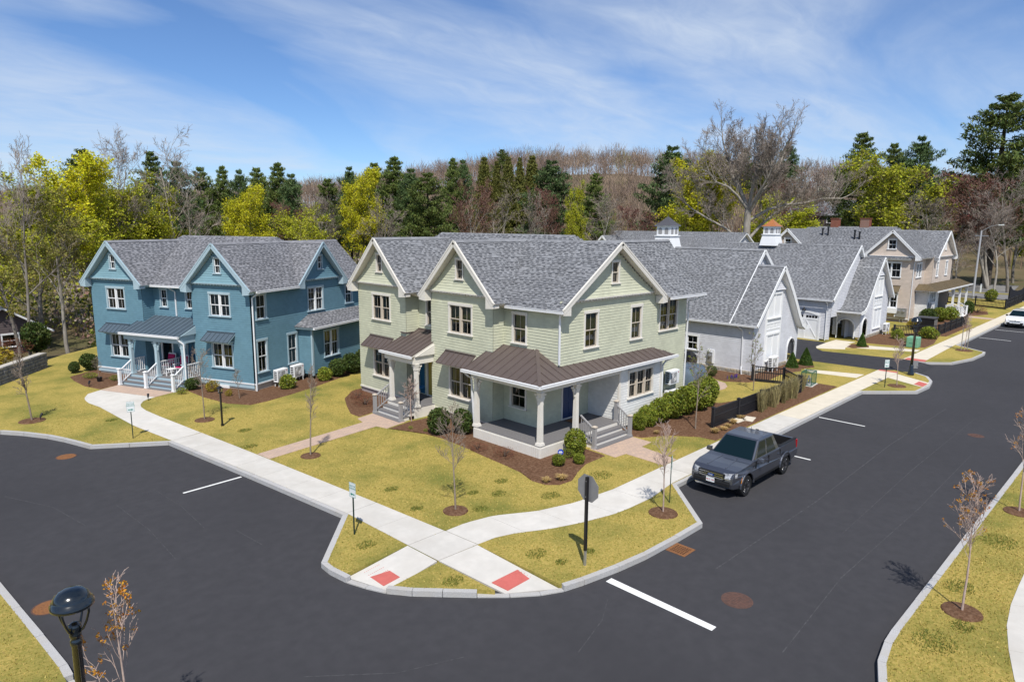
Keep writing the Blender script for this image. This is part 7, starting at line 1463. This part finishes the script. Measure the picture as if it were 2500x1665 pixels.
PR['sapl'] = young('sapl', 55, 3.4, dict(YNG, kids=[(14,16),(3,4),(2,3)], t0=[.35,.2,.15]), M_YB, L_LIGHT, 60, .05)
def yt(kind, x, y, h, label, rz=0.0, z=0.17, wx=1.0):
    p = PR[kind]; t = thing('young_tree', label, 'tree', (x,y,z), rz, 'young street trees'); s = h/p['h']; t.scale = (s*wx,s*wx,s); link('trunk', p['tk'], t); link('crown', p['cr'], t)
yt('yngA',14.04,16.55,3.3,'bare young tree in a mulch ring on the corner lawn before the porch', .3); yt('yngB',13.32,24.9,3.45,'slim bare young tree beside the long paver path', 1.0); yt('yngC',18.9,11.58,2.75,'pale bare young tree on the kerb lawn near the pickup', 2.0)
yt('yngB',6.25,38.7,3.05,'bare young tree on the far left lawn', 4.0, wx=1.5); yt('yngA',12.25,33.2,3.2,'bare young tree on the lawn before the blue house', 2.6); yt('yngO',19.15,3.06,3.1,'orange budded young tree on the right hand lawn strip', .5); yt('yngO',27.65,3.18,3.2,'orange budded young tree cut by the right picture edge', 2.2); yt('yngC',45.15,11.9,2.6,'thin pale young tree on the small far lawn before the lamp', 1.0); yt('yngC',62.5,12.0,2.6,'staked young tree on the farthest kerb island', 3.0)
yt('yngO2',2.85,12.0,3.2,'orange budded young tree beside the foreground lamp', 1.2, z=.15); yt('sapl',28.2,15.75,3.5,'leafing sapling in front of the evergreen hedge', .4); yt('sapl',37.6,17.4,3.0,'thin leafing sapling inside the garden fence', 1.4); yt('yngA',15.2,36.0,1.5,'small bare shrub tree beneath the blue house corner', 1.5, wx=1.4); yt('yngA',10.9,45.6,1.15,'bare twigs of the potted shrub left of the blue porch', 1.0, z=.4, wx=1.6); yt('yngC',19.3,26.0,1.9,'small purplish bare shrub beside the narrow entry steps', .2, wx=1.6)
for (x,y) in ((62.2,12.15),(62.75,11.85)):
    mb = MB(); mb.tube([(0,0,0),(0,0,1.7)],.03,6); mb.box(-.04,.04,-.04,.04,1.66,1.72); mb.build('tree_stake', M_BARKP, label='left wooden stake of the farthest kerb tree' if x < 62.5 else 'right wooden stake of the farthest kerb tree', cat='stake', loc=(x,y,.15))

# ------------------------------------------------------------------ shrubs, tufts, reeds
def shrub_mesh(name, seed, leaf, n, ls, rx, rz_, lumpy=.25, twig=True, asp=.7, hollow=.45):
    rg = random.Random(seed); mb = MB(); lob = [(rvec(rg), rg.uniform(.6,1)) for i in range(7)]
    for i in range(n):
        d = rvec(rg); k = 1-lumpy+lumpy*max(max(0,d.dot(v))*s_ for v, s_ in lob)*1.6; rr = (hollow+(1-hollow)*rg.random()**.5)*k
        p = Vector((d.x*rx*rr, d.y*rx*rr, rz_*(.98+d.z*rr*.98)));  leafquad(mb, p, ls*rg.uniform(.6,1.4), rg, 0, asp=asp)
    me = mb.mesh(name, leaf); st = MB()
    for i in range(9):
        a = rg.random()*6.28; st.tube([(0,0,-.05),(rx*.3*math.cos(a),rx*.3*math.sin(a),rz_*.8),(rx*.6*math.cos(a),rx*.6*math.sin(a),rz_*1.4)],[.02,.014,.006],3,cap=False)
    return me, st.mesh(name+'_stems', M_BARKD)
SH = {'box': shrub_mesh('shrub_box',61,L_BOX,2600,.085,.5,.5), 'dark': shrub_mesh('shrub_dark',62,L_DARK,2600,.09,.5,.5), 'light': shrub_mesh('shrub_light',63,L_LIGHT,1300,.10,.5,.5,.4), 'gold': shrub_mesh('shrub_gold',64,L_GOLD,1000,.08,.5,.5,.4), 'cone': None, 'ball': shrub_mesh('shrub_ball',66,L_DARK,3000,.05,.5,.5,.05), 'low': shrub_mesh('shrub_low',67,L_LIGHT,700,.07,.5,.4,.4), 'rus': shrub_mesh('shrub_rus',68,L_RUSSET,900,.10,.5,.45,.5,asp=.12)}
def cone_mesh(seed, leaf):
    rg = random.Random(seed); mb = MB()
    for i in range(3200):
        t = rg.random()**1.4; a = rg.random()*6.28; rr = .5*(1-t)**.75*(.75+.3*rg.random()); leafquad(mb, Vector((rr*math.cos(a),rr*math.sin(a),.03+t)), .07*rg.uniform(.6,1.4), rg, 0, up=.3)
    st = MB(); st.tube([(0,0,-.05),(0,0,.9)],[.03,.01],5); return mb.mesh('shrub_cone', leaf), st.mesh('cone_stem', M_BARKD)
SH['cone'] = cone_mesh(65, leafmat('cone_leaves',(0.06,0.115,0.018),.4,.02))
def shrub(kind, x, y, w_, h, label, name='shrub', z=.18):
    me, st = SH[kind]; t = thing(name, label, 'shrub', (x,y,z), random.uniform(0,6.28)); t.scale = (w_,w_,h); link('foliage', me, t); link('stems', st, t)
for a in [('dark',18.95,23.45,1.05,1.25,'left of the two dark green bushes before the front window'),('dark',19.72,22.75,.95,1.2,'right of the two dark green bushes, against the porch corner column'),('box',21.25,17.35,.95,1.15,'tall uneven green bush beside the corner porch steps'),('low',20.75,17.3,.6,.55,'small pale green bush left of the tall uneven one'),('box',19.75,16.95,.55,.5,'round green bush below the blue yard sign'),('box',20.55,16.55,.5,.45,'round green bush in the mulch point, nearer the paver path'),
 ('box',26.15,17.55,.8,.85,'leftmost low bush of the evergreen hedge beside the sage house'),('box',26.95,17.6,1.0,1.05,'second bush of the evergreen hedge from the porch steps'),('box',27.95,17.55,1.15,1.25,'third bush of the evergreen hedge from the porch steps'),('box',29.0,17.5,1.25,1.4,'fourth bush of the evergreen hedge, under the heat pumps'),('box',30.1,17.45,1.35,1.5,'fifth bush of the evergreen hedge from the porch steps'),('box',31.25,17.45,1.4,1.6,'sixth bush of the evergreen hedge, near the house corner'),('box',32.45,17.6,1.4,1.65,'last tall bush of the evergreen hedge beyond the house corner'),
 ('light',18.15,36.35,1.05,.85,'bright green bush in front of the heat pumps'),('light',20.75,36.75,1.0,.85,'bright green bush right of the heat pumps'),('dark',22.0,37.1,1.2,1.15,'left bush of the dark hedge beside the blue house'),('dark',23.2,37.5,1.3,1.25,'middle bush of the dark hedge beside the blue house'),('dark',24.4,38.0,1.3,1.3,'right bush of the dark hedge, partly behind the sage house'),('low',13.35,39.25,.6,.45,'small light green bush at the right end of the blue porch steps'),('dark',14.15,39.75,.85,.7,'dark rounded bush against the blue porch side'),('gold',14.75,38.55,.8,.7,'yellow green bush under the front window of the blue house'),('gold',15.0,36.9,.4,.4,'small golden bush in the mulch below the basement window'),
 ('dark',11.35,49.6,1.1,1.1,'dark bush at the left corner of the blue house'),('dark',10.5,49.5,.7,.7,'small dark bush left of the blue house corner bush'),('low',10.75,46.9,.75,.5,'low light green bush left of the blue porch'),('low',11.6,45.2,.5,.5,'small bush right beside the blue porch steps'),
 ('ball',39.25,21.0,.75,.72,'clipped round boxwood by the stone base of the carriage house'),('rus',19.4,30.2,1.3,.6,'russet bare barberry left of the entry steps'),('rus',19.9,31.6,1.1,.55,'russet bare barberry at the left corner of the sage house'),('rus',18.75,20.6,.8,.4,'small russet twiggy plant before the corner porch'),('rus',18.95,19.2,.9,.5,'russet twiggy plant before the porch skirt'),
 ('light',64.6,17.3,1.1,.85,'light green bush before the second carriage house fence'),('low',63.4,16.3,1.4,.6,'low spreading yellow green bush behind the transformer box'),('light',66.9,15.6,1.6,1.05,'large bright green bush right of the far lamp'),('ball',67.9,18.5,.7,.6,'small round bush at the tan house wall'),('ball',74.6,18.7,.8,.7,'round dark bush below the meter cabinet'),('dark',77.6,18.3,1.5,1.5,'dark tall bush under the tan house downspout'),('box',79.8,17.8,1.7,1.5,'olive bush under the tan house porch window'),('light',82.2,17.4,1.7,1.4,'pale leafy bush beside the tan house steps'),('dark',89.4,17.2,1.0,1.5,'dark upright bush right of the tan house steps'),('gold',72.8,18.4,1.0,.9,'golden bush beside the black bin enclosure'),('rus',91.5,16.8,2.2,1.0,'reddish low shrub at the far lawn before the black fence'),
 ('dark',4.6,55.5,3.0,3.2,'large dark evergreen at the left picture edge behind the stone wall'),('gold',7.2,55.5,2.4,1.3,'yellow green bush behind the stone wall'),('dark',10.2,58.6,1.9,2.3,'dark evergreen between the cottage and the big bare tree'),('rus',8.4,57.5,2.6,1.7,'brown bare shrub before the cottage'),('rus',16.3,60.5,2.6,1.2,'brown bare shrub left behind the blue house'),('light',108.0,18.5,1.6,1.6,'bush beside the dark board sign at far right')]: shrub(*a)
shrub('cone',45.85,18.6,.85,1.0,'left small cone shaped evergreen by the swooping gable','conifer'); shrub('cone',47.4,18.3,.95,1.15,'right small cone shaped evergreen nearer the driveway','conifer'); shrub('cone',58.3,18.2,.75,1.05,'narrow columnar evergreen before the second carriage house','conifer')
def tuft_mesh(seed, leaf, n, L, spread, wd=.012):
    rg = random.Random(seed); mb = MB()
    for i in range(n):
        a = rg.random()*6.28; o = Vector((rg.uniform(-.06,.06),rg.uniform(-.06,.06),0)); d = Vector((math.cos(a),math.sin(a),0)); l = L*rg.uniform(.6,1.1); sp = spread*rg.uniform(.2,1); sd = Vector((-d.y,d.x,0))*wd; p1 = o+d*sp*.4+Vector((0,0,l*.75)); p2 = o+d*sp+Vector((0,0,l*(.75 if spread > .2 else 1)))
        k = len(mb.v); mb.v += [tuple(o-sd),tuple(o+sd),tuple(p1+sd),tuple(p1-sd),tuple(p2)]; mb.f += [[k,k+1,k+2,k+3],[k+3,k+2,k+4]]; mb.mi += [0,0]; mb.uv += [None,None]
    return mb.mesh('blades', leaf)
TUF = tuft_mesh(71, L_STRAW, 170, .24, .26); REED = tuft_mesh(72, L_REED, 150, 1.2, .19, .0035)
for i, (x, y, s, lab) in enumerate([(18.07,16.1,1.0,'left straw coloured grass tuft at the mulch point'),(18.64,15.85,1.15,'right straw coloured grass tuft at the mulch point'),(28.26,14.76,1.2,'straw grass tuft nearest the pickup roof'),(28.95,14.7,1.0,'second straw grass tuft from the pickup along the fence'),(29.55,14.8,.95,'third straw grass tuft along the black fence'),(30.3,14.9,1.15,'fourth straw grass tuft along the black fence'),(31.35,15.05,1.0,'straw grass tuft between the stepping stones and fence'),(26.2,16.6,.8,'straw grass tuft before the evergreen hedge')]):
    t = thing('grass_tuft', lab, 'grass tuft', (x,y,.18), i*1.3); t.scale = (s,s,s); link('blades', TUF, t)
RL = ['first tall reed clump where the black fence disappears','second tall reed clump along the black fence','third tall reed clump along the black fence','fourth tall reed clump along the black fence','fifth tall reed clump along the black fence','sixth tall reed clump along the black fence','seventh tall reed clump along the black fence','eighth reed clump by the gate post','ninth reed clump beside the green wire cage','tenth sparse reed clump left of the wire cage']
for i, lab in enumerate(RL):
    t = thing('reed_clump', lab, 'reeds', (33.4+i*.66+(.8 if i > 7 else 0), 15.0+(.12 if i % 2 else -.05)+(.5 if i > 7 else 0), .17), i*.9, 'tall reeds along the black fence'); t.scale = (3.2,1.8,1.0 if i < 8 else .8); link('blades', REED, t)
t = thing('purple_flowers', 'small purple hyacinths by the carriage house downspout', 'flowers', (39.7,19.75,.18)); mb = MB(); rg = random.Random(3)
for i in range(14): a = Vector((rg.uniform(-.5,.5),rg.uniform(-.2,.2),0)); mb.tube([a,a+Vector((0,0,.22))],[.03,.02],5); 
mb.build('blossoms', leafmat('purple_petals',(0.10,0.05,0.30)), t); mb = MB()
for i in range(60): leafquad(mb, Vector((rg.uniform(-.55,.55),rg.uniform(-.25,.25),rg.uniform(.02,.12))), .12, rg, 0, up=.4, asp=.3)
mb.build('leaves', L_BOX, t)
for i, (x,y,lab) in enumerate([(18.5,25.0,'leftmost green sprout in the mulch by the paver path'),(18.75,24.2,'second green sprout in the mulch before the front window'),(18.85,23.95-.4,'third green sprout in the mulch before the dark bushes')]): shrub('low', x, y, .22, .22, lab, 'sprout')

# ------------------------------------------------------------------ grass blades on the near lawns
def inside(poly, x, y):
    c = False; n = len(poly); j = n-1
    for i in range(n):
        xi, yi = poly[i][0], poly[i][1]; xj, yj = poly[j][0], poly[j][1]
        if (yi > y) != (yj > y) and x < (xj-xi)*(y-yi)/(yj-yi)+xi: c = not c
        j = i
    return c
def grass():
    rg = random.Random(8); mb = MB(); V, F, MI = mb.v, mb.f, mb.mi; boxes = [(min(p[0] for p in q), max(p[0] for p in q), min(p[1] for p in q), max(p[1] for p in q), q) for q in EXC]
    def free(x, y): return not any(a <= x <= b and c <= y <= d and inside(q, x, y) for a, b, c, d, q in boxes)
    def blade(x, y, h, mi):
        a = rg.random()*3.14; w2 = rg.uniform(.010,.022); dx, dy = math.cos(a)*w2, math.sin(a)*w2; k = len(V); V.extend(((x-dx,y-dy,Z0-.002),(x+dx,y+dy,Z0-.002),(x+rg.uniform(-.03,.03),y+rg.uniform(-.03,.03),Z0+h))); F.append((k,k+1,k+2)); MI.append(mi); mb.uv.append(None)
    n = 0
    for i in range(150000):
        if i % 5 == 0: x, y = rg.uniform(14,34), rg.uniform(-1,4.0)
        elif i % 11 == 0: x, y = rg.uniform(-2,2.6), rg.uniform(9,24)
        else: x, y = rg.uniform(6,30), rg.uniform(10.3,42)
        if rg.random() > min(1, 500/(x*x+y*y)): continue
        if not (inside(main,x,y) or inside(LAWN2,x,y) or inside(LAWN3,x,y) or inside(LAWN4,x,y)) or not free(x,y): continue
        blade(x, y, rg.uniform(.02,.05), rg.choices([0,1,2],[6,4,1.2])[0])
    # darker lush clumps
    for (cx,cy,r_) in [(13.75,12.6,.28),(13.9,11.75,.16),(15.0,11.6,.14),(14.75,16.1,.22),(15.5,17.3,.18),(16.1,16.6,.25),(13.6,19.6,.22),(13.2,17.6,.2),(11.0,13.1,.25),(10.5,16.5,.25),(17.0,17.4,.22),(17.3,15.2,.3),(20.2,15.2,.4),(12.0,27.8,.3),(9.0,36.2,.2),(17.2,3.2,.45),(18.4,2.9,.25),(20.5,3.4,.35),(24.5,3.2,.5),(12.9,30.2,.25)]:
        for i in range(int(900*r_)):
            a, q = rg.random()*6.28, r_*rg.random()**.6; x, y = cx+q*math.cos(a)*1.3, cy+q*math.sin(a)
            if free(x,y): blade(x, y, rg.uniform(.03,.06), 3)
    mb.build('grass', [leafmat('straw_grass',(0.50,0.385,0.12),.35,.01), leafmat('yellow_grass',(0.36,0.30,0.07),.35,.01), leafmat('green_grass',(0.24,0.23,0.05),.4,.02), leafmat('lush_grass',(0.19,0.21,0.045),.35,.02)], kind='stuff', label='short yellow spring lawn grass', cat='grass')
grass()
